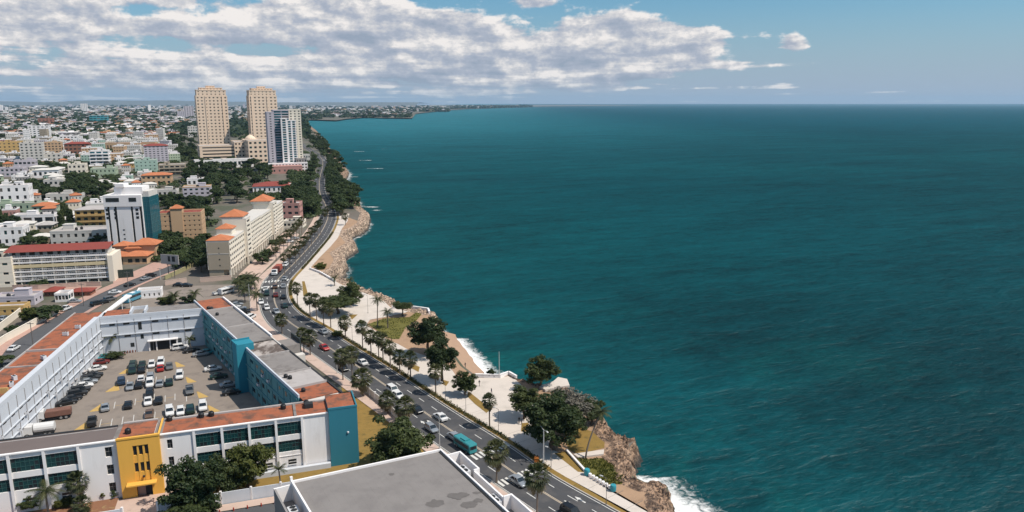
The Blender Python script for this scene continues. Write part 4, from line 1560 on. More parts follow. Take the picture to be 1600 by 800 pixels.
# lower roof terraces with plant units on the road side
px_ = Vector((-gw.y, gw.x))
if px_.x < 0:
    px_ = -px_
gr = lambda s_, n_: gb + gw * s_ + px_ * n_
gbx = lambda m_, s0, s1, n0, n1, z0, z1: m_.prism([gr(s0, n0), gr(s1, n0), gr(s1, n1), gr(s0, n1)], z0, z1)
grp('side_wing', M['white'], lambda m_: gbx(m_, 2.2, 34, 0.16, 3.7, -0.3, 6.3))
grp('side_roof', M['greyroof'], lambda m_: gbx(m_, 2.4, 34, 0.17, 3.4, 6.302, 6.36))
grp('screen_wall', M['white'], lambda m_: [gbx(m_, 2.2, 2.5, 0.17, 2.9, 6.362, 8.9), gbx(m_, 2.5, 9.6, 2.6, 2.9, 6.362, 8.9), gbx(m_, 9.4, 9.7, 1.8, 2.58, 6.362, 8.88)])
grp('screen_wall', M['white'], lambda m_: [gbx(m_, 9.7, 19.5, 1.8, 2.1, 6.362, 8.6), gbx(m_, 19.52, 19.8, 1.8, 3.4, 6.362, 8.9), gbx(m_, 19.8, 34, 3.1, 3.4, 6.362, 8.9)])
for s_, n_ in ((7.0, 1.2), (18.2, 1.0)):
    p = gr(s_, n_)
    o = link('air_conditioner', AC, grey, (p.x - GO.x, p.y - GO.y, 6.36), math.atan2(gw.y, gw.x))
    o.scale = (1.5, 1.2, 1.5)
gq = lambda s_, n_: ga + gw * s_ - px_ * n_
gqx = lambda m_, s0, s1, n0, n1, z0, z1: m_.prism([gq(s0, n0), gq(s1, n0), gq(s1, n1), gq(s0, n1)], z0, z1)
grp('side_wing', M['greyw'], lambda m_: gqx(m_, 0.5, 34, 0.17, 3.0, -0.3, 6.0))
grp('side_roof', M['greyroof'], lambda m_: gqx(m_, 0.8, 34, 0.18, 2.7, 6.002, 6.06))
grp('screen_wall', M['white'], lambda m_: gqx(m_, 0.5, 0.8, 0.17, 3.0, 6.002, 8.8))
grp('screen_wall', M['greyw'], lambda m_: gqx(m_, 0.8, 34, 2.7, 3.0, 6.062, 8.8))
p = gq(6.5, 1.4)
o = link('air_conditioner', AC, grey, (p.x - GO.x, p.y - GO.y, 6.06), math.atan2(gw.y, gw.x))
o.scale = (1.1, 1.4, 1.5)

# street and wall in front of the courtyard building
sheet('side_street', [fp(12, -11.2), fp(80, -11.2), fp(80, -26), fp(12, -26)], 0.012, M['street'])
sheet('sidewalk', [fp(10, -8.9), fp(80, -8.9), fp(80, -11.2), fp(10, -11.2)], 0.125, M['walk'])
sheet('lawn', [fp(-14, -8.5), fp(33, -8.5), fp(33, -1.1), fp(0, -0.6), fp(-0.1, 7), fp(-1.0, 40), G(540, 588).to_2d(), G(557, 600).to_2d(), G(575, 618).to_2d(), G(600, 639).to_2d(), G(640, 676).to_2d()], 0.01, M['dry'])
sheet('planting_bed', [fp(43, -5.5), fp(80, -6.5), fp(80, 0), fp(43, 0)], 0.01, mat('red_earth', (0.26, 0.125, 0.07), 0.95, 0.2, 0.6, col2=(0.36, 0.26, 0.12)))
sheet('forecourt', [fp(33, -8.5), fp(43, -8.5), fp(43, -0.85), fp(33, -0.85)], 0.015, M['walk'])


def panel_wall(name, label, pts, h, pitch, m='bluewhite', post='white', w_=0.18):
    o_ = thing(name, label, 'wall', (*pts[0], 0))
    tot = length(pts)
    n = max(1, round(tot / pitch))
    P = [along(pts, min(tot - 0.001, tot * k / n))[0] for k in range(n + 1)]
    for k, p_ in enumerate(P):
        m_ = MB((*pts[0], 0))
        m_.box(p_.x - 0.17, p_.x + 0.17, p_.y - 0.17, p_.y + 0.17, -0.1, h + 0.3)
        m_.build('post', M[post], o_)
    for a_1, b_1 in zip(P, P[1:]):
        d = (b_1 - a_1).normalized() * 0.172
        m_ = MB((*pts[0], 0))
        m_.bar(a_1 + d, b_1 - d, w_, -0.1, h)
        m_.build('wall_panel', M[m], o_)
    return o_


panel_wall('street_wall', 'pale blue panelled wall with white posts along the side street under the trees', [fp(10, -8.6), fp(35.5, -8.6)], 2.3, 5.2)
panel_wall('street_wall', 'short pale blue wall left of the yellow entrance by the palms', [fp(41, -8.6), fp(80, -8.6)], 2.2, 5.6)
cw = [G(*q).to_2d() for q in ((557, 598), (575, 616), (600, 636), (640, 673))]
panel_wall('roadside_wall', 'curving white wall with posts beside the brown lawn and teal corner', cw, 1.9, 3.2, 'offwhite')
for k in range(9):
    p = fp(14 + k * 2.3, -11.5)
    m_ = MB((p.x, p.y, 0))
    m_.lathe([(0.13, 0), (0.13, 0.55), (0.08, 0.66)], 8, p.x, p.y)
    tag(m_.build('bollard', M['redp']), f'small red bollard on the side street kerb', 'bollard', 'red bollards along the side street kerb')

# ------------------------------------------------------------------ landmark buildings behind
def spot(xc, yb, wpx, yt, rot):
    """front-face centre at a ground pixel; width from its apparent width, height from its top row"""
    p = G(xc, yb)
    n = Vector((math.sin(R(rot)), -math.cos(R(rot))))
    v = Vector((-p.x, -p.y)).normalized()
    w_ = wpx / scale_at(p) / max(0.3, n.dot(v))
    return p, w_, height_at(p, yt)


def by_spot(name, label, cat, xc, yb, wpx, yt, rot, d_, nf, nbw, nbd, wall, **k):
    p, w_, h = spot(xc, yb, wpx, yt, rot)
    n = Vector((math.sin(R(rot)), -math.cos(R(rot))))
    c_ = p.to_2d() - n * d_ / 2
    return rect_building(name, label, cat, (c_.x, c_.y), R(rot), w_, d_, h, nf, nbw, nbd, M_(wall), **k)


M_ = lambda k: k

# twin beige towers and their shared podium
T1 = by_spot('high_rise_tower', 'left of two beige stone high-rise towers, with stepped right edge', 'tower', 338, 245, 45, 150, 27, 20, 19, 8, 4, 'tower', ww=0.42, wh=0.36, gl='g_warm', roof='tower', extras=0, dep=0.35)
T2 = by_spot('high_rise_tower', 'right of two beige stone high-rise towers, partly behind the glass tower', 'tower', 417, 245, 41, 150, 27, 24, 19, 7, 4, 'tower', ww=0.42, wh=0.36, gl='g_warm', roof='tower', extras=0, dep=0.35)


def crown(T, xc, yt0, yt1, wpx, rot=27, d2=10):
    """set-back top storeys of a tower"""
    p = Vector((T.location.x, T.location.y, 0))
    z0, z1 = height_at(p, yt0), height_at(p, yt1)
    w_ = wpx / scale_at(p)
    for k, (f_, za, zb) in enumerate(((1.0, z0 + .6, z0 + (z1 - z0) * 0.72), (0.78, z0 + (z1 - z0) * 0.72 + 0.81, z1), (0.3, z1 + 0.81, z1 + 2.5))):
        W = MB()
        a = w_ / 2 * f_
        W.box(-a + 0.4, a - 0.4, -d2 * f_ + 0.4, d2 * f_ - 0.4, za, zb - 0.1)
        wins = []
        for (q0, q1, cut) in (((-a, -d2 * f_), (a, -d2 * f_), 0), ((a, -d2 * f_), (a, d2 * f_), .35), ((a, d2 * f_), (-a, d2 * f_), 0), ((-a, d2 * f_), (-a, -d2 * f_), .35)):
            facade(W, wins, q0, q1, za, zb, 2 if k == 0 else 1, 7 if k < 2 else 3, 0.32, 0.36, 0.32, 0.35, cut=cut)
        W.box(-a - 0.3, a + 0.3, -d2 * f_ - 0.3, d2 * f_ + 0.3, zb + 0.002, zb + 0.8)
        tier = W.build('top_storey', M['tower'], T)
        window_parts(tier, wins, single=False, gl='g_warm')


crown(T1, 335, 150, 138, 42, d2=9.5)
crown(T2, 413, 150, 139, 39, d2=11.5)
# vertical fins and a balcony stack break up the tower fronts
for T, xs in ((T1, (-0.18, 0.30)), (T2, (-0.34, 0.12))):
    w_ = 50 / scale_at(T.location)
    for fx in xs:
        m_ = MB()
        h = height_at(T.location, 150)
        m_.box(fx * w_ - 0.5, fx * w_ + 0.5, -(10.7 if T is T1 else 12.7), -(10.02 if T is T1 else 12.02), 0, h)
        m_.build('fin', M['tower'], T)
pod = by_spot('podium_block', 'wide beige podium with garage slots at the foot of the twin towers', 'building', 345, 253, 58, 228, 27, 30, 5, 1, 4, 'tower', ww=0.86, wh=0.42, sill=0.3, roof='lightroof', extras=0)
by_spot('podium_block', 'beige podium block with small windows between the twin towers', 'building', 384, 252, 30, 222, 27, 34, 5, 6, 4, 'tower', roof='lightroof', extras=0)
q = by_spot('podium_block', 'shaded beige podium block under the right tower behind the dark trees', 'building', 412, 254, 42, 220, 27, 30, 5, 6, 4, 'tower', roof='lightroof', extras=0)
cp, cw_, chh = spot(396, 250, 18, 213, 27)
cup = thing('domed_pavilion', 'beige portal with arched opening and small dome between the towers', 'pavilion', (cp.x, cp.y - 6, 0), R(27))
m_ = MB()
m_.box(-8, 8, -4, 12, 0, chh - 4)
m_.box(-9, 9, -5, 13, chh - 3.998, chh - 3.2)
m_.build('body', M['tower'], cup)
m_ = MB()
m_.lathe([(6.5, chh - 3.198), (6.2, chh - 2), (4.5, chh), (2.2, chh + 1.6), (0.5, chh + 2.4), (0.3, chh + 4)], 14)
m_.build('dome', M['tower'], cup)
m_ = MB()
pts = [(-1.8, 10), (1.8, 10), (1.8, 17)] + [(1.8 * math.cos(a), 17 + 1.8 * math.sin(a)) for a in [math.pi * k / 8 for k in range(1, 8)]] + [(-1.8, 17)]
m_.hexa([(x, -4.3, z) for x, z in pts], [(x, -4.02, z) for x, z in pts])
m_.build('arch', M['g_dark'], cup)

# white and glass tower in front
GT = thing('glass_tower', 'white tower with blue-green glass bays on its road side, in front of the beige towers', 'tower', (0, 0, 0))
p, _, _ = spot(446, 268, 40, 173, 22)
GT.location = (p.x, p.y, 0)
GT.rotation_euler = (0, 0, R(22))
hz_ = lambda y: height_at(p, y)
sc_ = 1 / scale_at(p)
X = lambda px: (px - 446) * sc_ / 0.98


def gt_block(name, x0, x1, y0, y1, z0, z1, wall, nf, nb, nbd, ww, wh, sill, gl):
    W = MB()
    dp = 0.4
    W.box(x0 + dp, x1 - dp, y0 + dp, y1 - dp, z0, z1 - 0.1)
    wins = []
    facade(W, wins, (x0, y0), (x1, y0), z0, z1, nf, nb, ww, wh, sill, dp)
    facade(W, wins, (x1, y0), (x1, y1), z0, z1, nf, nbd, ww, wh, sill, dp, cut=dp)
    facade(W, wins, (x0, y1), (x0, y0), z0, z1, nf, nbd, 0.25, wh, sill, dp, cut=dp)
    W.box(x0 + 0.1, x1 - 0.1, y1 - dp + .01, y1, z0, z1 - .11)
    W.box(x0 - 0.1, x1 + 0.1, y0 - 0.1, y1 + 0.1, z1 + 0.002, z1 + 0.9)
    o_ = W.build(name, M[wall], GT)
    window_parts(o_, wins, single=False, gl=gl)


gt_block('shaft', X(424), X(434), 0.0, 24, 0, hz_(176), 'lilac', 24, 1, 6, 0.25, 0.4, .3, 'g_dark')
gt_block('glass_bay', X(434.2), X(456), 0.6, 24, 0, hz_(173), 'lilac', 24, 2, 6, 0.93, 0.70, .2, 'g_blue')
gt_block('white_bay', X(443), X(452), -5, 0.55, 0, hz_(186), 'white', 22, 1, 2, 0.55, 0.74, .2, 'g_blue')
gt_block('white_bay', X(452.3), X(465), -3, 0.55, 0, hz_(189), 'white', 22, 2, 2, 0.62, 0.74, .2, 'g_blue')
gt_block('rear_shaft', X(456.3), X(474), 2.0, 22, 0, hz_(172), 'cream', 24, 3, 6, 0.4, 0.45, .3, 'g_dark')
gt_block('base_storeys', X(421), X(478), -9, -5.05, 0, hz_(255), 'white', 3, 12, 2, 0.6, 0.5, .3, 'g_dark')
gt_block('podium', X(424), X(468), -22, -9.05, 0, 6.5, 'pink', 1, 6, 2, 0.3, 0.3, .3, 'g_dark')
by_spot('low_annex', 'dark brown block at the right foot of the glass tower by the road', 'building', 472, 268, 16, 248, 22, 14, 3, 4, 4, 'greyw', extras=0)
by_spot('hillside_house', 'pale house right behind the brown annex beside the coast road', 'house', 480, 255, 10, 242, 22, 9, 2, 3, 3, 'offwhite', extras=0)

# cream slab block with stepped roof and orange hipped tops
c0 = G(362, 433).to_2d()
cu = (G(438, 366).to_2d() - c0).normalized()
cr = math.atan2(cu.y, cu.x)                      # local x runs away along the sunny face
CB = thing('apartment_slab', 'long cream apartment block with orange hipped roofs stepping up along the coast road', 'building', (*c0, 0), cr)
YY = lambda s_: (c0 + cu * s_).to_3d()
blocks = [('wall', 0, 25, 9.0, height_at(YY(0), 378), 5, 9), ('wall', 25.1, 32.9, 9.0, height_at(YY(29), 341), 8, 1), ('wall', 33, 58, 9.0, height_at(YY(45), 344), 7, 9), ('wall', 58.1, 82, 9.0, height_at(YY(70), 333), 7, 8),
          ('wall', 82.1, 91.9, 9.0, height_at(YY(87), 316), 9, 2), ('wall', 92, 113, 9.0, height_at(YY(103), 318), 8, 8)]
hh = []
for nm, s0, s1, dp_, h, nf, nb in blocks:
    hh.append(h)
    W = MB()
    out = 1.2 if s1 - s0 < 12 else 0.0
    z0 = 3.2
    W.box(s0 + 0.3, s1 - 0.3, -out + 0.1, dp_ - 0.3, z0, h - 0.05)
    wins = []
    facade(W, wins, (s0, -out), (s1, -out), z0, h, nf, nb, 0.60, 0.38, 0.32, 0.1)
    facade(W, wins, (s1, -out + .1), (s1, dp_), z0, h, nf, 3, 0.2, 0.25, 0.4, 0.3, cut=.3)
    facade(W, wins, (s1, dp_), (s0, dp_), z0, h, nf, nb, 0.46, 0.30, 0.36, 0.3)
    o = W.build('wall', M['cream'], CB)
    window_parts(o, wins, single=False, gl='dark')
    m_ = MB()
    m_.box(s0 - 0.05, s0 + 0.28, -out - 0.003 + .2, dp_ - 0.3, z0, h - 0.02)
    m_.build('end_wall', M['beige' if s0 == 0 else 'cream'], CB)  # front end darker: its weak grazing light is put into the colour
    m_ = MB()
    m_.box(s0, s1, -out, dp_, h + 0.002, h + 0.5)
    m_.build('roof', M['offwhite'], CB)
    n_ = max(2, int((s1 - s0) / 4))
    for k in range(n_ + 1):
        m_ = MB()
        x = s0 + 0.4 + (s1 - s0 - 0.8) * k / n_
        m_.box(x - 0.35, x + 0.35, -out, -out + 0.7, 0, z0 - 0.002)
        m_.build('column', M['cream'], CB)
    m_ = MB()
    m_.box(s0 + 0.3, s1 - 0.3, 3.0, dp_ - 0.3, 0, z0 - 0.002)
    m_.build('ground_floor', M['beige'], CB)
    # string courses
    m_ = MB()
    m_.box(s0 - 0.08, s1, -out - 0.08, -out - 0.003, z0 + (h - z0) * 0.45, z0 + (h - z0) * 0.45 + 0.2)
    m_.build('string_course', M['offwhite'], CB)
m_ = MB()
m_.box(-0.12, -0.052, 0.3, 8.7, hh[0] * 0.66, hh[0] * 0.66 + 0.25)
m_.build('string_course', M['offwhite'], CB)
for z in (5, 7.5, 10, 12.2):
    o = link('window', PANE['g_dark'], CB, (-0.06, 4.2, z), R(-90))
    o.scale = (0.5, 2, 0.5)
for s0, s1, y0, y1, z, h in ((0, 9, 0, 9, hh[0] + 0.5, 1.8), (14, 21, 2, 9, hh[0] + 3.0, 1.8), (25, 36, 0, 10, hh[1] + 1.2, 2.6), (81, 94, 0, 10, hh[4] + 1.2, 2.8)):
    m_ = MB()
    m_.box(s0 + 0.4, s1 - 0.4, y0 + 0.4, y1 - 0.4, hh[0] if s0 < 22 else z - 1.2, z)
    m_.build('penthouse', M['cream'], CB)
    hip_roof(s0, s1, y0, y1, z + 0.01, h, 0.1).build('roof', M['tile'], CB)

# white office tower with dark slots and a glass side
p, w_, h = spot(200, 392, 52, 305, 6)
WT = thing('office_tower', 'white office tower with dark vertical slots and blue glass right side behind the red-roofed hotel', 'tower', (p.x, p.y, 0), R(6))
hw = w_ / 2
W = MB()
slots = [(-hw + 1.3, -hw + 2.3), (-hw + 4.5, -hw + 5.6), (hw - 5.4, hw - 4.4), (hw - 1.4, hw - 0.3)]
x = -hw
for a, b_ in slots:
    W.box(x, a, 0, 0.5, 0, h * 0.80)
    x = b_
W.box(x, hw, 0, 0.5, 0, h * 0.80)
W.box(-hw, hw, -0.4, 0.5, h * 0.80 + .002, h)
W.box(-hw, hw, 0.502, 14, 0, h - 0.01)
W.build('wall', M['white'], WT)
for a, b_ in slots:
    m_ = MB()
    m_.box(a, b_, 0.35, 0.49, 0.5, h * 0.8)
    m_.build('window_slot', M['g_dark'], WT)
for x, z, ww_, hh_ in [(-hw + 4.2, 0.92, 6.0, 1.9), (hw - 4.0, 0.92, 3.4, 1.9)] + [(-hw + 0.7 + q, f_, 1.3, 1.2) for q in (0.5, 4.2) for f_ in (0.60, 0.67, 0.74)] + [(hw - 2.6, f_, 1.3, 1.2) for f_ in (0.60, 0.67, 0.74)] + [(-0.8, f_, 0.8, 0.6) for f_ in (0.15, 0.22, .3, .38)]:
    o = link('window', PANE['g_dark'], WT, (x, -0.43 if z > 0.8 else -0.02, h * z))
    o.scale = (ww_, 2, hh_)
m_ = MB()
m_.box(hw + .002, hw + 3.0, 1.0, 13.5, 0, h * 0.96)
gs = m_.build('glass_wing', M['g_blue'], WT)
m_ = MB()
for k in range(13):
    z = h * 0.96 * k / 12.0
    m_.box(hw + .01, hw + 3.06, 0.93, 13.4, z - 0.06, z + 0.06)
for k in range(3):
    m_.box(hw + k * 1.5, hw + k * 1.5 + 0.1, 0.90, 1.0, 0, h * 0.96)
for k in range(7):
    m_.box(hw + 3.0, hw + 3.1, 1.2 + k * 2, 1.3 + k * 2, 0, h * 0.96)
m_.build('mullion', mat('mullion_metal', (0.05, 0.16, 0.19), .5), gs, kind='stuff')
m_ = MB()
m_.box(-hw + 4, hw - .4, 3, 12, h + .002, h + 3.6)
m_.box(-hw + 5, -hw + 9, 2.0, 8, h + 3.602, h + 5.2)
m_.box(-hw, hw + 6, 0.1, 13.9, h * 0.963, h + 0.9) if False else None
pt = m_.build('penthouse', M['white'], WT)
m_ = MB()
m_.box(hw + .3, hw + 2.9, 1.5, 13, h * .96 + .002, h + 1.6)
m_.build('penthouse', M['offwhite'], WT)
m_ = MB()
m_.box(-hw - 1.2, -hw - .002, 3.5, 13, 0, h * .96)
m_.build('side_bay', M['greyw'], WT)  # grey carries the shade of the tower's left side

# hotel with dark-red roof and stacked balconies
c_, rz, w_, h = on_line((18, 447), (172, 439), 395, 13)
HT = thing('balcony_hotel', 'long cream hotel with dark red roof and rows of white balconies across the street', 'hotel', (*G(95, 443).to_2d(), 0), rz)
hw = w_ / 2
h = height_at(G(95, 443), 401)
nfl = 6
fh = h / nfl
m_ = MB()
m_.box(-hw, hw, 1.6, 13, -0.2, h)
m_.build('wall', M['cream'], HT)
for i in range(nfl):
    for k in range(9):
        x = -hw + w_ * (k + 0.5) / 9
        o = link('balcony_door', PANE[rnd.choice(('g_dark', 'g_blue', 'g_cur', 'g_teal'))], HT, (x, 1.57, i * fh + 1.15))
        o.scale = (w_ / 9 * rnd.uniform(.45, .75), 1, 2.0)
for i in range(1, nfl + 1):
    m_ = MB()
    m_.box(-hw - .3, hw + .3, 0.0, 1.595, i * fh - 0.25, i * fh)
    m_.box(-hw - .3, hw + .3, -0.1, 0.0, i * fh - 0.35, i * fh + (0.95 if i in (4,) else 0.30))
    sl = m_.build('balcony', M['white' if i != 4 else 'ochre'], HT)
    if i == 4:
        own_mat(sl, mat('pale_yellow_wall', (0.70, 0.58, 0.36), 0.85))
    for k in range(10):
        m_ = MB()
        x = -hw + w_ * k / 9
        m_.box(x - 0.15, x + 0.15, 0.05, 1.59, (i - 1) * fh + .001, i * fh - 0.252)
        m_.build('partition', M['cream'], HT)
    if i != 4:
        m_ = MB()
        for k in range(44):
            x = -hw + w_ * (k + .5) / 44
            m_.box(x - 0.03, x + 0.03, -0.08, -0.04, i * fh + 0.301, i * fh + 0.85)
        m_.box(-hw, hw, -0.1, -0.02, i * fh + 0.851, i * fh + 0.95)
        m_.build('railing', M['white'], HT, kind='stuff')
m_ = MB()
m_.box(hw + .302, hw + 2.2, -0.8, 12, 0, h - 0.3)
m_.build('end_wall', M['cream'], HT)
m_ = MB()
m_.face([(-hw - 1, -0.6, h + 2.4), (hw + 1, -0.6, h + 2.4), (hw + 1, 8.5, h + 3.7), (-hw - 1, 8.5, h + 3.7)])
m_.face([(hw + 1, -0.6, h + 2.37), (-hw - 1, -0.6, h + 2.37), (-hw - 1, 9, h + 3.67), (hw + 1, 9, h + 3.67)])
m_.face([(-hw - 1, -0.6, h + 2.37), (hw + 1, -0.6, h + 2.37), (hw + 1, -0.6, h + 2.4), (-hw - 1, -0.6, h + 2.4)])
m_.build('roof', M['tile_d'], HT)
m_ = MB()
m_.box(-hw, hw, 2.5, 8.8, h + .002, h + 2.6)
m_.build('top_storey', M['offwhite'], HT)
for k in range(11):
    o = link('window', PANE['g_dark'], HT, (-hw + w_ * (k + .5) / 11, 2.46, h + 1.2))
    o.scale = (rnd.choice((1.2, 2.0)), 1, 1.5)
by_spot('side_block', 'plain cream side block at the left end of the balcony hotel', 'building', 2, 449, 34, 405, 12, 12, 3, 2, 3, 'cream', ww=0.4, wh=0.25, extras=1)

# restaurant with orange hipped roofs
RS = thing('restaurant', 'low restaurant with several orange hipped tile roofs at the foot of the white tower', 'restaurant', (*G(206, 412).to_2d(), 0), R(8))
for x0, x1, y0, y1, h, rh, nm in ((-9, -2.5, 0, 8, 3.2, 1.5, 'roof'), (-3, 7, -1.5, 7, 3.6, 1.6, 'roof'), (-10, -4, 8.5, 15, 6.5, 1.6, 'roof'), (-2.5, 8, 8, 17, 6.8, 2.4, 'roof'), (-4.5, 1.5, 6.8, 11, 5.6, 1.2, 'roof')):
    m_ = MB()
    m_.box(x0, x1, y0, y1, 0, h)
    m_.build('wall', M['peach'], RS)
    hip_roof(x0, x1, y0, y1, h + .01, rh, 0.7).build('roof', M['tile'], RS)
for x in (-7, -4.5, 0, 3, 6):
    o = link('window', PANE['g_dark'], RS, (x, -1.53 if x > -2.5 else -0.03, 1.7))
    o.scale = (1.8, 1, 1.6)
sc_wall = thing('trellis_fence', 'dark green trellis fence in front of the orange-roofed restaurant', 'fence', (*G(178, 435).to_2d(), 0))
a, b_ = G(178, 435).to_2d(), G(209, 433).to_2d()
for k in range(12):
    q0, q1 = a + (b_ - a) * (k / 12 + .004), a + (b_ - a) * ((k + 1) / 12 - .004)
    m_ = MB((*a, 0))
    m_.bar(q0, q1, 0.3, 0, 3.4)
    m_.build('fence_panel', mat('dark_trellis', (0.035, 0.05, 0.045), 0.9, 0.4, 2.0), sc_wall)

# billboard on posts
bb = thing('billboard', 'large pale billboard on posts seen from behind near the restaurant', 'billboard', (*G(268, 433).to_2d(), 0), R(-14))
m_ = MB()
m_.box(-4.2, 4.2, -0.2, 0.1, 5.5, 9.4)
m_.build('board', M['lightroof'], bb)
for x in (-1.2, 1.6):
    m_ = MB()
    m_.tube((x, 0, 0), (x, 0, 5.49), 0.18, 0.15, 8)
    m_.build('post', M['pole_d'], bb)
for x, w_ in ((-0.2, 1.0), (1.9, 1.4)):
    m_ = MB()
    m_.box(x - w_ / 2, x + w_ / 2, -0.26, -0.202, 6.6, 8.8)
    m_.build('service_panel', M['dark'], bb)

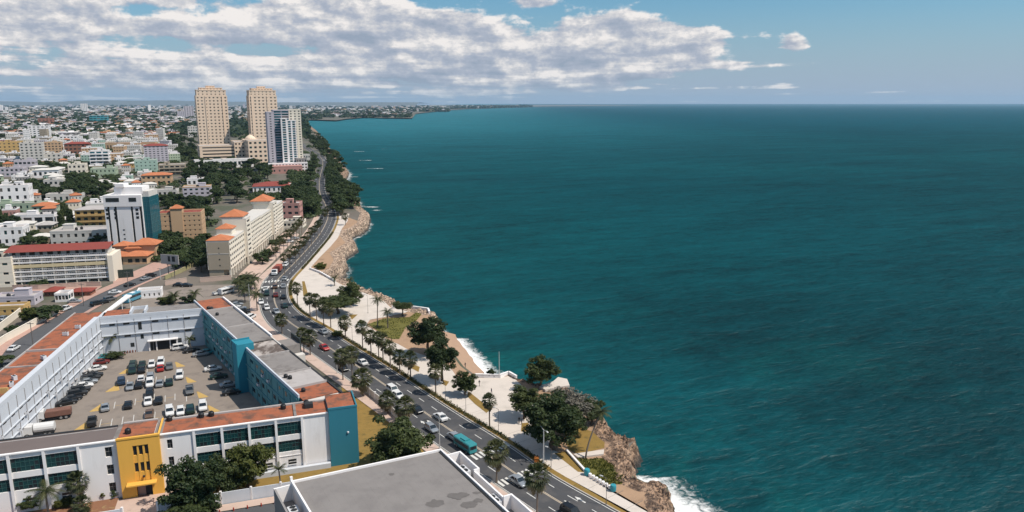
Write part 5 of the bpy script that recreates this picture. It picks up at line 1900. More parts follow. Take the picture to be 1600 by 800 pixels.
# further named blocks: (name, label, category, x, base row, width px, top row, turn, depth m, floors, bays, side bays, wall, options)
B = [
    ('apartment_block', 'peach apartment block with small tower and red roof strips beside the white office tower', 'building', 284, 378, 62, 334, 14, 12, 6, 9, 3, 'peach', dict(ww=.3, wh=.3, roof='tile_d')),
    ('apartment_block', 'weathered white and tan apartment block among dark trees left of the orange-roofed slab', 'building', 309, 318, 40, 293, 18, 13, 4, 5, 3, 'lilac', dict(band='peach')),
    ('villa', 'small flat white house with dark windows above the tan apartment block', 'house', 308, 291, 28, 280, 18, 9, 1, 4, 2, 'white', {}),
    ('apartment_block', 'brown and beige apartment block with deep balconies left of the park', 'building', 270, 274, 38, 258, 22, 18, 3, 5, 4, 'beige', dict(ww=.7, balcony=1.2)),
    ('apartment_block', 'mint green stepped apartment block below the pink tower', 'building', 229, 272, 31, 251, 22, 16, 4, 5, 4, 'mint', dict(ww=.3, wh=.3)),
    ('apartment_tower', 'pinkish white tower with brown hipped tops left of the beige towers', 'tower', 246, 259, 34, 228, 24, 18, 9, 6, 5, 'lilac', dict(roof='tile_d', hip=2.2, wh=.4)),
    ('apartment_block', 'white block with blue-grey balcony bands in the middle of the city', 'building', 157, 262, 27, 236, 24, 16, 5, 3, 3, 'white', dict(ww=.75, wh=.5, gl='g_blue', balcony=1.0)),
    ('palace_hall', 'very long peach hall with a row of tall dark windows and red roof edge', 'building', 190, 238, 96, 224, 14, 16, 1, 24, 4, 'peach', dict(ww=.4, wh=.6, sill=.2, roof='tile_d', extras=0)),
    ('apartment_block', 'brown brick block with red roof at the left end of the long peach hall', 'building', 122, 246, 34, 225, 20, 16, 4, 6, 4, 'brickw', dict(roof='tile_d', hip=2.5, ww=.6)),
    ('apartment_block', 'tall cream slab with tan centre left of the brown brick block', 'building', 52, 259, 30, 224, 24, 16, 8, 5, 5, 'offwhite', dict(ww=.45)),
    ('apartment_block', 'sandy yellow block near the left edge with broad top storey', 'building', 17, 247, 30, 222, 24, 18, 5, 5, 4, 'ochre', dict(ww=.4, wh=.35)),
    ('apartment_block', 'beige grid-fronted block between the cream slab and the brick block', 'building', 82, 247, 28, 223, 24, 14, 6, 6, 3, 'peach', dict(ww=.55)),
    ('apartment_block', 'white low block at the foot of the beige grid-fronted block', 'building', 82, 257, 26, 241, 24, 14, 3, 4, 3, 'offwhite', dict(ww=.4)),
    ('villa', 'lilac white house with dark blue window band near the left', 'house', 40, 267, 28, 251, 22, 12, 2, 5, 3, 'lilac', dict(ww=.7, wh=.4)),
    ('apartment_block', 'white block with square turret behind the brown brick block', 'building', 108, 224, 24, 213, 22, 22, 3, 5, 3, 'white', {}),
    ('apartment_block', 'white and grey slab block in the distance left of centre', 'building', 62, 217, 28, 197, 24, 22, 6, 5, 4, 'white', dict(ww=.5)),
    ('office_block', 'bright turquoise glass block far back in the city', 'building', 155, 194, 25, 181, 24, 40, 4, 5, 4, 'turq', dict(ww=.85, wh=.6, gl='g_blue', extras=0)),
    ('apartment_block', 'orange brown block far back on the left', 'building', 72, 196, 20, 185, 24, 35, 5, 4, 4, 'brickw', {}),
    ('apartment_tower', 'lone white tower standing on the city skyline at left', 'tower', 132, 176, 9, 162, 24, 40, 12, 4, 4, 'white', dict(extras=0)),
    ('apartment_tower', 'pale pink tower close to the left beige tower', 'tower', 296, 186, 14, 166, 24, 40, 14, 4, 4, 'lilac', dict(extras=0)),
    ('apartment_tower', 'lower pale pink tower beside its taller twin near the beige towers', 'tower', 283, 184, 10, 174, 24, 40, 8, 4, 4, 'lilac', dict(extras=0)),
    ('apartment_block', 'pale block with turquoise roof box in the trees left of the beige tower', 'building', 302, 214, 14, 198, 24, 20, 4, 4, 3, 'offwhite', {}),
    ('villa', 'stepped white house with terraces at the left edge', 'house', 24, 327, 40, 291, 20, 12, 3, 4, 3, 'white', dict(ww=.35)),
    ('villa', 'orange walled house half hidden at the left edge', 'house', 3, 326, 24, 299, 20, 9, 2, 3, 3, 'peach', dict(roof='tile', hip=1.4)),
    ('villa', 'long pale green house row at the left among trees', 'house', 30, 340, 66, 319, 14, 9, 2, 8, 3, 'palegreen', dict(ww=.3)),
    ('villa', 'pale green house with orange hipped roof behind the porch house', 'house', 70, 341, 30, 322, 16, 10, 2, 4, 3, 'palegreen', dict(roof='tile', hip=1.8)),
    ('villa', 'white house with long open porch and flat roof left of the dark conical trees', 'house', 53, 353, 56, 337, 12, 9, 1, 4, 3, 'white', dict(ww=.75, wh=.5)),
    ('villa', 'white two-storey house with turquoise side near the left edge', 'house', 17, 384, 36, 357, 16, 10, 2, 4, 3, 'white', dict(ww=.4)),
    ('villa', 'round-fronted beige house beside the conical trees', 'house', 72, 371, 20, 352, 14, 8, 2, 3, 2, 'beige', dict(hip=1.4, roof='lightroof')),
    ('apartment_block', 'ochre yellow house with hipped tile roofs and green balconies', 'building', 147, 356, 48, 328, 12, 13, 3, 5, 3, 'ochre', dict(ww=.55, roof='lightroof', hip=1.5, balcony=1.0)),
    ('villa', 'low wide white rooftops just behind the hotel roof', 'house', 132, 386, 88, 362, 10, 15, 2, 9, 4, 'offwhite', dict(ww=.4)),
    ('villa', 'small white two-storey house inside the dark tree belt', 'house', 85, 299, 26, 282, 18, 10, 2, 4, 3, 'offwhite', dict(ww=.5)),
    ('villa', 'white block with terracotta strip in the trees above the porch house', 'house', 101, 318, 48, 304, 16, 9, 1, 6, 3, 'offwhite', dict(ww=.4)),
    ('villa', 'cluster house with orange tile roof above the white office tower', 'house', 245, 289, 42, 274, 18, 14, 2, 6, 3, 'peach', dict(roof='tile', hip=2.0)),
    ('villa', 'white bungalow roof in the trees right of the white office tower', 'house', 258, 308, 34, 298, 14, 10, 1, 5, 3, 'offwhite', {}),
    ('villa', 'pale olive flat-roofed building in the middle behind the tree belt', 'house', 162, 278, 34, 264, 20, 18, 2, 6, 3, 'palegreen', dict(ww=.3)),
    ('villa', 'cream two-storey house left of the olive building', 'house', 121, 272, 24, 257, 20, 12, 2, 4, 3, 'cream', {}),
    ('villa', 'white bungalow with broad pale roof left of the cream house', 'house', 72, 278, 34, 266, 18, 14, 1, 5, 3, 'white', dict(roof='offwhite', hip=1.5)),
    ('villa', 'pinkish low house row at the far left edge below the sandy block', 'house', 16, 276, 36, 263, 18, 12, 2, 6, 3, 'lilac', {}),
    ('clubhouse', 'white clubhouse with broad red clay roof below the glass tower', 'building', 425, 302, 56, 291, 16, 22, 1, 8, 4, 'white', dict(roof='tile_d', hip=2.6, ww=.4)),
    ('villa', 'small white rooftops between trees right of the clubhouse', 'house', 452, 300, 18, 293, 16, 12, 1, 3, 2, 'offwhite', {}),
    ('villa', 'pink upper storey house with dark windows above a pale green base by the road', 'house', 454, 347, 29, 319, 6, 11, 3, 3, 3, 'pink', dict(ww=.55, wh=.4)),
    ('roadside_house', 'cream low building with brown shopfront beside the road at the palms', 'building', 458, 356, 30, 347, 4, 9, 1, 5, 2, 'cream', dict(ww=.7)),
    ('podium_block', 'low white hall with long roof before the twin towers', 'building', 352, 262, 86, 250, 27, 14, 1, 14, 3, 'white', dict(ww=.6, extras=0)),
]
BY = {}
for (nm, lb, ct, x, yb, wp, yt, rt, dp_, nf, nb, nbd, wall, kw) in B:
    BY[lb] = by_spot(nm, lb, ct, x, yb, wp, yt, rt, dp_, nf, nb, nbd, wall, **kw)

PB = next(o_ for l_, o_ in BY.items() if l_.startswith('peach apartment block with small tower'))
hp = height_at(PB.location, 336)
m_ = MB()
m_.box(-4.0, 1.5, -6.6, -1.5, hp * 0.4, hp + 4.2)
st_ = m_.build('stair_tower', M['peach'], PB)
hip_roof(-4.0, 1.5, -6.6, -1.5, hp + 4.21, 1.7, .4).build('roof', M['tile'], PB)
for x0, x1 in ((-10.5, -4.6), (2.2, 8.0)):
    m_ = MB()
    m_.box(x0, x1, -5.5, -1.0, hp + .04, hp + 1.9)
    m_.build('roof_storey', M['peach'], PB)
    hip_roof(x0, x1, -5.5, -1.0, hp + 1.91, .8, .3).build('roof', M['tile_d'], PB)

# street west of the courtyard building, its wall and the low houses beyond
ST = [(-60, 690), (0, 548), (60, 512), (112, 481), (165, 455), (215, 434), (262, 418), (292, 402)]
SL = chaikin([G(*q).to_2d() for q in ST], 2)
SL = resample(SL, 2.0)
SR = offset(SL, 7.0)
ribbon('street', SL, SR, 0.008, M['street'])
ribbon('sidewalk', offset(SL, -4.0), SL, 0.125, M['pinkpave'])
ribbon('sidewalk', offset(SL, 7.0), offset(SL, 8.6), 0.125, M['pinkpave'])
sheet('forecourt', [G(*q).to_2d() for q in ((178, 447), (205, 437), (240, 424), (262, 412), (240, 410), (200, 428), (176, 436))], 0.005, M['pinkpave'])
sheet('forecourt', [G(*q).to_2d() for q in ((20, 460), (150, 454), (160, 447), (20, 450))], 0.005, M['pinkpave'])
mb = MB()
mb.prism([G(*q, 4.5).to_2d() for q in ((153, 494), (163, 491), (206, 461), (197, 460))], 4.1, 4.5)
cn = thing('canopy_roof', 'long narrow white canopy running from the courtyard building to the blue bus', 'canopy', (*G(175, 478).to_2d(), 0))
mb.off = Vector(cn.location)
mb.build('roof', M['white'], cn)
for q in ((160, 490), (175, 482), (190, 472), (202, 463)):
    mb = MB(cn.location)
    p = G(*q, 4.5)
    mb.tube((p.x, p.y, 0), (p.x, p.y, 4.098), .12, .12, 8)
    mb.build('column', M['white'], cn)
low_wall('garden_wall', 'long cream wall along the pink pavement of the back street', [(-20, 555), (8, 535), (95, 487)], 2.2, 0.3, M['cream'])
low_wall('garden_wall', 'cream wall stepping down between two gardens at the left edge', [(-4, 520), (27, 496), (42, 483)], 2.2, 0.3, M['cream'])
low_wall('garden_wall', 'salmon wall with gap across the street end under the cream slab', [(258, 446), (292, 441)], 1.8, 0.3, M['walk'])
low_wall('garden_wall', 'salmon wall right of the gate below the cream slab block', [(313, 441), (362, 437)], 1.8, 0.3, M['walk'])
low_wall('garden_wall', 'mossy cream wall running back from the street beside the dark yard', [(258, 437), (285, 425), (312, 411)], 1.6, 0.4, mat('mossy_wall', (0.36, 0.33, 0.18), 0.9, 0.25, 0.6))
sheet('yard', [G(*q).to_2d() for q in ((225, 460), (290, 447), (372, 444), (395, 470), (360, 470), (316, 476), (190, 482), (200, 470))], 0.006, M['lot'])
by_spot('roadside_house', 'white low house with slatted side next to the blue bus', 'house', 232, 467, 28, 456, 19, 6, 1, 4, 2, 'white', dict(extras=0)) if False else by_spot('roadside_house', 'white low house with slatted side next to the blue bus', 'house', 234, 466, 34, 456, 19, 5, 1, 5, 2, 'white', extras=0, ww=.3)
LOW = [
    ('bungalow', 'grey-roofed low house with white roof sheet at the left edge', 22, 478, 54, 466, 10, 7, 'lilac', dict(extras=1)),
    ('bungalow', 'cream annex with square windows below the white roof sheet', 14, 492, 40, 481, 10, 5, 'ochre', dict(extras=0)),
    ('bungalow', 'small house with dark red tin roof beyond the back street', 80, 463, 18, 456, 10, 6, 'brickw', dict(hip=1.0, roof='tile_d')),
    ('bungalow', 'open carport with white roof beside the parked pickup', 97, 472, 18, 461, 10, 5, 'white', dict(extras=0, ww=.8, wh=.6)),
    ('bungalow', 'red tin-roofed shed at the street corner below the hotel', 127, 463, 26, 456, 10, 5, 'brickw', dict(hip=0.9, roof='tile_d')),
]
for nm, lb, x, yb, wp, yt, rt, dp_, wall, kw in LOW:
    by_spot(nm, lb, 'house', x, yb, wp, yt, rt, dp_, 1, 4, 2, wall, **{**dict(ww=.35, wh=.4), **kw})
low_wall('garden_wall', 'low pinkish wall in front of the balcony hotel', [(20, 452), (60, 452), (135, 447), (158, 447)], 1.6, 0.3, M['walk'])

# ------------------------------------------------------------------ the city further back
used = [Vector((o_.location.x, o_.location.y)) for o_ in COL.objects if o_.parent is None and o_.type == 'EMPTY']


def free(p, r_):
    return all((p - q).length_squared > r_ * r_ for q in used)


rc = random.Random(21)
ARCH = []
for k, (w_, d_, h, nf, nb, nbd, hip, rf, ww) in enumerate([(12, 10, 4, 1, 4, 3, 0, 'lightroof', .4), (14, 11, 7, 2, 5, 4, 0, 'lightroof', .45), (11, 10, 6.6, 2, 4, 3, 1.6, 'tile', .4), (18, 12, 10, 3, 6, 4, 0, 'lightroof', .5),
                                                            (22, 13, 13, 4, 7, 4, 0, 'greyroof', .55), (14, 14, 20, 6, 5, 5, 0, 'lightroof', .5), (24, 12, 6.5, 2, 8, 4, 0, 'offwhite', .45), (16, 12, 4.2, 1, 5, 4, 1.4, 'offwhite', .4), (20, 14, 16, 5, 6, 5, 0, 'lightroof', .7)]):
    o_ = rect_building('city_house', 'x', 'house', (0, 0), 0, w_, d_, h, nf, nb, nbd, 'white', roof=rf, ww=ww * .8, wh=.36, hip=hip, extras=2 if k % 2 else 1, seed=k)
    ARCH.append((o_, h))
KIND = ['flat-roofed one-storey house', 'flat-roofed two-storey house', 'house with orange tile roof', 'three-storey block', 'four-storey grey-roofed block', 'slim six-storey block', 'long two-storey house', 'bungalow with pale hipped roof', 'five-storey block with wide windows']
WALLS = ['white'] * 3 + ['offwhite'] * 6 + ['cream'] * 4 + ['lilac'] * 2 + ['beige', 'beige', 'greyw', 'peach', 'peach', 'mint', 'pink', 'beige', 'ochre', 'palegreen', 'bluewhite']
CNAME = {'greyw': 'grey', 'white': 'white', 'offwhite': 'off-white', 'cream': 'cream', 'lilac': 'pale lilac', 'peach': 'peach', 'mint': 'mint green', 'pink': 'dusty pink', 'beige': 'beige', 'ochre': 'ochre', 'palegreen': 'pale green', 'bluewhite': 'pale blue'}


def city_ok(x, y):
    if y > 262:
        return x < 245 and y < 392 and not (80 < x < 176 and y > 360) and not (160 < x and y > 300)
    if x > 270 and y > 196:                       # park, towers and wooded shore
        return False
    lim = 300 if y > 188 else 475
    return x < lim


cand = []
for _ in range(3000):
    x, y = rc.uniform(-30, 478), 178 + (262 - 178) * rc.random() ** 1.15
    if _ < 260:
        x, y = rc.uniform(-20, 240), rc.uniform(262, 388)
    if city_ok(x, y):
        cand.append((y, x))
cand.sort(reverse=True)
nh = 0
for y, x in cand:
    p = G(x, y).to_2d()
    if nh >= 290:
        break
    if not free(p, 15 if p.y < 700 else (19 if p.y < 1500 else 26)):
        continue
    used.append(p)
    k = rc.choice((0, 1, 1, 2, 3, 3, 4, 5, 6, 6, 7, 8) if p.y > 1300 else ((0, 1, 1, 2, 3, 4, 6, 7) if p.y > 850 else (0, 0, 1, 2, 7, 7)))
    o_, h = ARCH[k]
    c_ = copy_tree(o_)
    wl = rc.choice(WALLS)
    for ch in KIDS[c_.name]:
        if ch.name.startswith('wall'):
            own_mat(ch, M[wl])
    c_.location = (p.x, p.y, 0)
    c_.rotation_euler = (0, 0, R(22 + rc.gauss(0, 7) + (90 if rc.random() < .25 else 0)))
    sc = rc.uniform(0.7, 1.05) * (1 if p.y > 700 else .85)
    c_.scale = (sc, sc, rc.uniform(0.9, 1.15))
    c_['label'] = f'{CNAME[wl]} {KIND[k]} packed in the city behind'
    c_['group'] = f'{CNAME[wl]} houses of the city behind'
    nh += 1
for o_, h in ARCH:                                # prototypes themselves are not part of the town
    for ch in KIDS.get(o_.name, []):
        for g2 in KIDS.get(ch.name, []):
            bpy.data.objects.remove(g2)
        bpy.data.objects.remove(ch)
    bpy.data.objects.remove(o_)

# the hazy remainder up to the skyline: one mass of far roofs and walls
far_mats = [M['white'], M['offwhite'], M['lilac'], M['peach'], M['tile'], M['greyw'], M['g_dark']]
mb = MB()
for _ in range(9500):
    x = rc.uniform(-60, 478) if rc.random() < .8 else rc.uniform(470, 830)
    y = 166.0 + (214 - 166.0) * rc.random() ** 1.1
    if x > 470:
        lim = 183 if x < 640 else (175 if x < 700 else 171 - (x - 700) * 0.026)
        y = 166 + (lim - 1.2 - 166) * rc.random() ** 0.8
    p = G(x, y).to_2d()
    if y > 189 and (not free(p, 17) or not city_ok(x, y)):
        continue
    s_ = rc.uniform(0.8, 1.5) * (1 + p.y / 6500)
    w_, d_ = 11 * s_ * rc.uniform(.7, 1.6), 10 * s_ * rc.uniform(.7, 1.3)
    h = rc.choice((4, 4, 6, 7, 9)) * (0.8 + p.y / 9000) * rc.uniform(.8, 1.2)
    if rc.random() < 0.012 and x < 470 and y < 178:
        h = rc.uniform(26, 60)
    a = R(22 + rc.gauss(0, 8))
    u_, v_ = Vector((math.cos(a), math.sin(a))) * w_ / 2, Vector((-math.sin(a), math.cos(a))) * d_ / 2
    mi = rc.choice((0, 0, 0, 1, 1, 1, 2, 2, 3, 5))
    q = [p - u_ - v_, p + u_ - v_, p + u_ + v_, p - u_ + v_]
    mb.prism(q, 0, h, mi, bottom=False)
    if p.y < 5000:
        nfl_ = max(1, int(h / 3.2))
        n_ = Vector((math.sin(a), -math.cos(a)))
        for i in range(nfl_):
            z = (i + .5) * h / nfl_
            for k in range(3):
                c_ = p - v_ + u_ * (-.62 + .62 * k) + n_ * 0.08
                e_ = u_.normalized() * w_ * .09
                mb.face([(*(c_ - e_), z - .7), (*(c_ + e_), z - .7), (*(c_ + e_), z + .7), (*(c_ - e_), z + .7)], 6)
    if rc.random() < .3:
        mb.prism([p + (c2 - p) * .35 for c2 in q], h + .01, h + 2.4, mi, bottom=False)
    elif rc.random() < .18:
        mb.prism([p + (c2 - p) * 1.04 for c2 in q], h + .01, h + 1.0, 4, bottom=False)
o = mb.build('distant_city', far_mats)
tag(o, 'hazy mass of pale roofs and walls stretching to the skyline', 'city')
o['kind'] = 'stuff'
# low hills on the landward horizon
mb = MB()
n = 60
for i in range(n + 1):
    x = -26000 + 23000 * i / n
    z = 90 + 160 * abs(noise.fractal((x * .00013, 3, 1), 1, 2, 4)) * (1 - (i / n)) ** .4
    mb.v += [(x, 23000, -30), (x, 24500, z), (x, 27500, z * .6)]
for i in range(n):
    for k in range(2):
        a = i * 3 + k
        mb.f.append((a, a + 3, a + 4, a + 1))
        mb.m.append(0)
o = mb.build('hills', M['ground'], smooth=True)
o['kind'] = 'structure'

# ------------------------------------------------------------------ vegetation
def crown_mesh(name, seed, nclump, nleaf, leaf, m, flat=0.8, hollow=0.45, low=-0.55, cone=0.0, cmul=1.0):
    """unit crown: leaf faces gathered in clumps through an uneven volume"""
    r_ = random.Random(seed)
    cl = []
    while len(cl) < nclump:
        v = Vector((r_.gauss(0, 1), r_.gauss(0, 1), r_.gauss(0, 1))).normalized()
        k = r_.uniform(hollow, 0.92) * (0.85 + 0.50 * noise.noise(v * 1.7 + Vector((seed * 3.1, 0, 0))))
        p_ = Vector((v.x * k, v.y * k, v.z * k * flat))
        if p_.z < low:
            continue
        if cone:
            f_ = 1 - cone * (p_.z + flat) / (2 * flat)
            p_.x *= f_
            p_.y *= f_
        cl.append((p_, r_.uniform(0.16, 0.30) * cmul))
    m_ = MB()
    per = nleaf // nclump
    for c_, cr_ in cl:
        for _ in range(per):
            v = Vector((r_.gauss(0, 1), r_.gauss(0, 1), r_.gauss(0.25, 1))).normalized()
            p_ = c_ + Vector((v.x, v.y, v.z * 0.72)) * cr_ * (r_.random() ** 0.4)
            n_ = (v * 0.9 + Vector((r_.gauss(0, .6), r_.gauss(0, .6), r_.gauss(0.35, .6)))).normalized()
            a = n_.orthogonal().normalized()
            a = Matrix.Rotation(r_.uniform(0, 6.28), 3, n_) @ a
            b_ = n_.cross(a)
            s_ = leaf * r_.uniform(0.6, 1.3)
            m_.face([p_ - a * s_, p_ - b_ * s_ * .55 + n_ * s_ * .12, p_ + a * s_, p_ + b_ * s_ * .55 + n_ * s_ * .12])
    return m_.mesh(name, m)


def trunk_mesh(seed, limbs=6, th=0.055):
    r_ = random.Random(seed)
    m_ = MB()
    p_, rr = Vector((0, 0, -0.05)), th * 1.35
    top = []
    for k in range(4):
        q = Vector((r_.gauss(0, .03), r_.gauss(0, .03), (k + 1) * 0.19))
        m_.tube(p_, q, rr, rr * 0.86, 8)
        p_, rr = q, rr * 0.86
    for k in range(limbs):
        a = 6.28 * k / limbs + r_.uniform(-.3, .3)
        q = p_ + Vector((math.cos(a) * .28, math.sin(a) * .28, r_.uniform(.08, .22)))
        m_.tube(p_ - Vector((0, 0, .12 * r_.random())), q, rr * .62, rr * .4, 6)
        q2 = q + Vector((math.cos(a + .4) * .3, math.sin(a + .4) * .3, r_.uniform(.1, .25)))
        m_.tube(q, q2, rr * .4, rr * .15, 5)
        q3 = q + Vector((math.cos(a - .7) * .22, math.sin(a - .7) * .22, r_.uniform(.15, .3)))
        m_.tube(q, q3, rr * .32, rr * .12, 5)
    return m_.mesh('trunk', M['trunk'])


NEARC = [crown_mesh('crown', k, 96, 12500, 0.050, M['leaf'], 0.82, hollow=.25, cmul=.8) for k in range(4)]
NEARF = [crown_mesh('crown', 10 + k, 64, 7600, 0.055, M['leaf'], 0.5, low=-0.2) for k in range(2)]
NEARY = [crown_mesh('crown', 20, 80, 9000, 0.062, M['leaf_y'], 0.95)]
DEADC = [crown_mesh('crown', 30, 70, 4200, 0.05, M['twig'], 0.8)]
MIDC = [crown_mesh('crown', 40 + k, 34, 2400, 0.10, M['leaf_mid'], 0.75) for k in range(4)] + [crown_mesh('crown', 48, 34, 2400, 0.10, M['leaf_mid'], 0.5, low=-.2)]
MIDCONE = [crown_mesh('crown', 60, 34, 2400, 0.10, M['leaf'], 1.0, cone=.6)]
TRUNKS = [trunk_mesh(k) for k in range(3)]
rv = random.Random(5)


def tree(name, label, base, r_, rz_, hc, crowns, group=None, lean=(0, 0), cat='tree'):
    o_ = thing(name, label, cat, (base[0], base[1], 0), rv.uniform(0, 6.28), group)
    t_ = link('trunk', rv.choice(TRUNKS), o_)
    t_.scale = (r_ * 1.0, r_ * 1.0, hc)
    c_ = link('crown', rv.choice(crowns), o_, (lean[0], lean[1], hc))
    c_.scale = (r_, r_, rz_)
    return o_


def tree_px(name, label, b_, c_, rx, ry, crowns, flat=None):
    p = G(*b_)
    hc = max(0.8, height_at(p, c_[1]))
    sc = scale_at(Vector((p.x, p.y, hc)))
    r_ = rx / sc * 1.22
    rz_ = ry / sc * 1.25 if flat is None else flat / sc
    q = Vector(((c_[0] - 800) / FPX * (FPX / sc) - p.x, 0))
    o_ = tree(name, label, (p.x + q.x * 0.8, p.y), r_, rz_, hc, crowns)
    return o_


TR = [
    ('broadleaf_tree', 'large dark spreading tree behind the grey flat roof, beside the road', (628, 733), (623, 693), 57, 40, NEARC),
    ('broadleaf_tree', 'tall dark leafy tree in front of the white facade beside the yellow entrance', (302, 800), (300, 756), 46, 44, NEARC),
    ('broadleaf_tree', 'dark leafy tree between the tall dark one and the yellow-green one', (345, 775), (346, 741), 33, 34, NEARC),
    ('broadleaf_tree', 'yellow-green leafy tree in front of the white facade windows', (386, 765), (386, 727), 33, 33, NEARY),
    ('broadleaf_tree', 'low dark tree at the wall corner under the tall dark tree', (300, 815), (300, 798), 42, 20, NEARC),
    ('broadleaf_tree', 'broadest tree of the clifftop, shading the promenade and road', (866, 703), (866, 655), 52, 40, NEARC),
    ('broadleaf_tree', 'smaller leafy tree left behind the broad clifftop tree', (820, 655), (818, 621), 27, 20, NEARC),
    ('broadleaf_tree', 'tree standing against the sea beside the angular white terrace', (842, 607), (846, 580), 28, 24, NEARC),
    ('broadleaf_tree', 'round tree beside the ochre bed near the plaza parapet', (732, 618), (726, 597), 20, 18, NEARC),
    ('broadleaf_tree', 'dark tree beside the small beach, nearer of the pair', (692, 598), (690, 556), 28, 26, NEARC),
    ('broadleaf_tree', 'larger dark tree behind the beach tree, next to the lawn', (672, 556), (668, 522), 34, 27, NEARC),
    ('broadleaf_tree', 'small flat-topped tree on the lawn of the rocky point', (633, 494), (628, 478), 15, 10, NEARF),
    ('broadleaf_tree', 'wide flat-topped tree over the promenade at the bend', (531, 491), (526, 471), 30, 14, NEARF),
    ('broadleaf_tree', 'rounder tree right behind the flat-topped tree at the bend', (549, 478), (547, 458), 20, 17, NEARC),
    ('bare_tree', 'greyish half-bare tree right of the broad clifftop tree', (903, 664), (902, 632), 32, 24, DEADC),
    ('bare_tree', 'grey bare bush between the clifftop trees and the terrace', (880, 640), (880, 620), 22, 15, DEADC),
    ('broadleaf_tree', 'thin olive tree at the cliff edge next to the leaning palm', (926, 665), (924, 640), 21, 20, NEARC),
    ('broadleaf_tree', 'olive shrub-like tree between the broad clifftop tree and the bare one', (890, 680), (888, 655), 30, 24, NEARC),
    ('shrub', 'small shrub on the plaza parapet by the flagpole', (767, 588), (767, 582), 9, 6, NEARC),
    ('broadleaf_tree', 'rounded tree in the forecourt of the cream slab block', (409, 412), (409, 401), 12, 11, MIDC),
    ('broadleaf_tree', 'second smaller tree in the forecourt of the cream slab block', (419, 402), (419, 394), 8, 8, MIDC),
    ('shrub', 'clipped dark hedge bush behind the forecourt of the cream slab block', (434, 380), (434, 377), 16, 4, MIDC),
    ('broadleaf_tree', 'bushy garden tree behind the cream street wall', (62, 503), (62, 488), 21, 12, MIDC),
    ('broadleaf_tree', 'second bushy garden tree near the street wall corner', (82, 494), (80, 484), 15, 10, MIDC),
    ('broadleaf_tree', 'yellowish garden tree left of the bushy pair', (44, 507), (43, 492), 13, 11, NEARY),
    ('shrub', 'dark shrub in the sunken garden at the left', (19, 522), (19, 514), 10, 8, MIDC),
    ('shrub', 'dark shrub between back street and red roof at the left edge', (2, 572), (2, 562), 16, 8, MIDC),
    ('shrub', 'dark bush in front of the hotel ground floor', (58, 448), (58, 443), 16, 6, MIDC),
    ('broadleaf_tree', 'dark round tree on the hotel roofline behind, left of the white tower', (157, 385), (155, 372), 13, 8, MIDC),
    ('shrub', 'leafy shrub at the bottom left corner of the picture', (2, 800), (0, 790), 14, 12, NEARC),
    ('shrub', 'dark shrub left of the feathery palm before the white facade', (45, 796), (44, 783), 18, 14, NEARC),
    ('shrub', 'orange-tinted shrub right of the feathery palm', (91, 795), (90, 789), 7, 6, NEARY),
    ('shrub', 'orange-tinted round shrub near the fan palm by the facade', (104, 792), (104, 785), 9, 8, NEARY),
    ('shrub', 'small dark shrub right of the fan palm by the facade', (117, 787), (117, 782), 6, 5, NEARC),
    ('shrub', 'reddish shrub at the left corner of the yellow entrance', (160, 779), (160, 772), 8, 7, NEARY),
    ('shrub', 'dark shrub touching the left edge of the yellow entrance', (181, 776), (181, 770), 10, 8, NEARC),
    ('shrub', 'round green planting in the car park corner under the palm', (176, 560), (178, 554), 16, 5, NEARC),
    ('shrub', 'yellow-green shrub on the rocks beside the paved square', (501, 420), (502, 416), 9, 5, NEARY),
    ('shrub', 'yellowish hedge bush on the road edge under the flat-topped tree', (526, 525), (526, 521), 9, 4, NEARY),
]
for nm, lb, b_, c_, rx, ry, cr_ in TR:
    tree_px(nm, lb, b_, c_, rx, ry, cr_)


# fan palms
def fan_palm_meshes(seed):
    r_ = random.Random(seed)
    g_, d_ = MB(), MB()
    for k in range(46):
        a = k * 2.399 + r_.uniform(-.2, .2)
        el_ = R(75) - (k / 45) * R(125) + r_.uniform(-.12, .12)
        dead = el_ < R(-28)
        m_ = d_ if dead else g_
        L_ = r_.uniform(0.75, 1.05)
        dirv = Vector((math.cos(a) * math.cos(el_), math.sin(a) * math.cos(el_), math.sin(el_)))
        side = Vector((-math.sin(a), math.cos(a), 0))
        up = side.cross(dirv) * -1
        b0 = Vector((0, 0, -0.25 * k / 45))
        h = b0 + dirv * L_
        m_.face([b0 + side * .025, b0 - side * .025, h - side * .015, h + side * .015])
        nb_ = 9
        rad = r_.uniform(0.85, 1.1)
        for j in range(nb_):
            t0 = -1.25 + 2.5 * j / nb_
            t1 = -1.25 + 2.5 * (j + 0.9) / nb_
            tm = (t0 + t1) / 2
            e = lambda t_, rr: h + (dirv * math.cos(t_) + side * math.sin(t_)) * rr
            tip = e(tm, rad) + Vector((0, 0, -0.22 - 0.2 * abs(tm)))
            m_.face([h, e(t0, rad * .6) + up * .04, tip, e(t1, rad * .6) - up * .04])
    for k in range(26):
        a = r_.uniform(0, 6.28)
        z = -0.2 - r_.random() * 1.2
        p_ = Vector((math.cos(a) * .16, math.sin(a) * .16, z))
        q = p_ + Vector((math.cos(a) * r_.uniform(.3, .55), math.sin(a) * r_.uniform(.3, .55), -r_.uniform(.7, 1.0)))
        s_ = Vector((-math.sin(a), math.cos(a), 0)) * r_.uniform(.18, .32)
        d_.face([p_, q - s_, q + Vector((0, 0, -.25)), q + s_])
    return g_.mesh('fronds', M['palm']), d_.mesh('dry_skirt', M['palm_dead'])


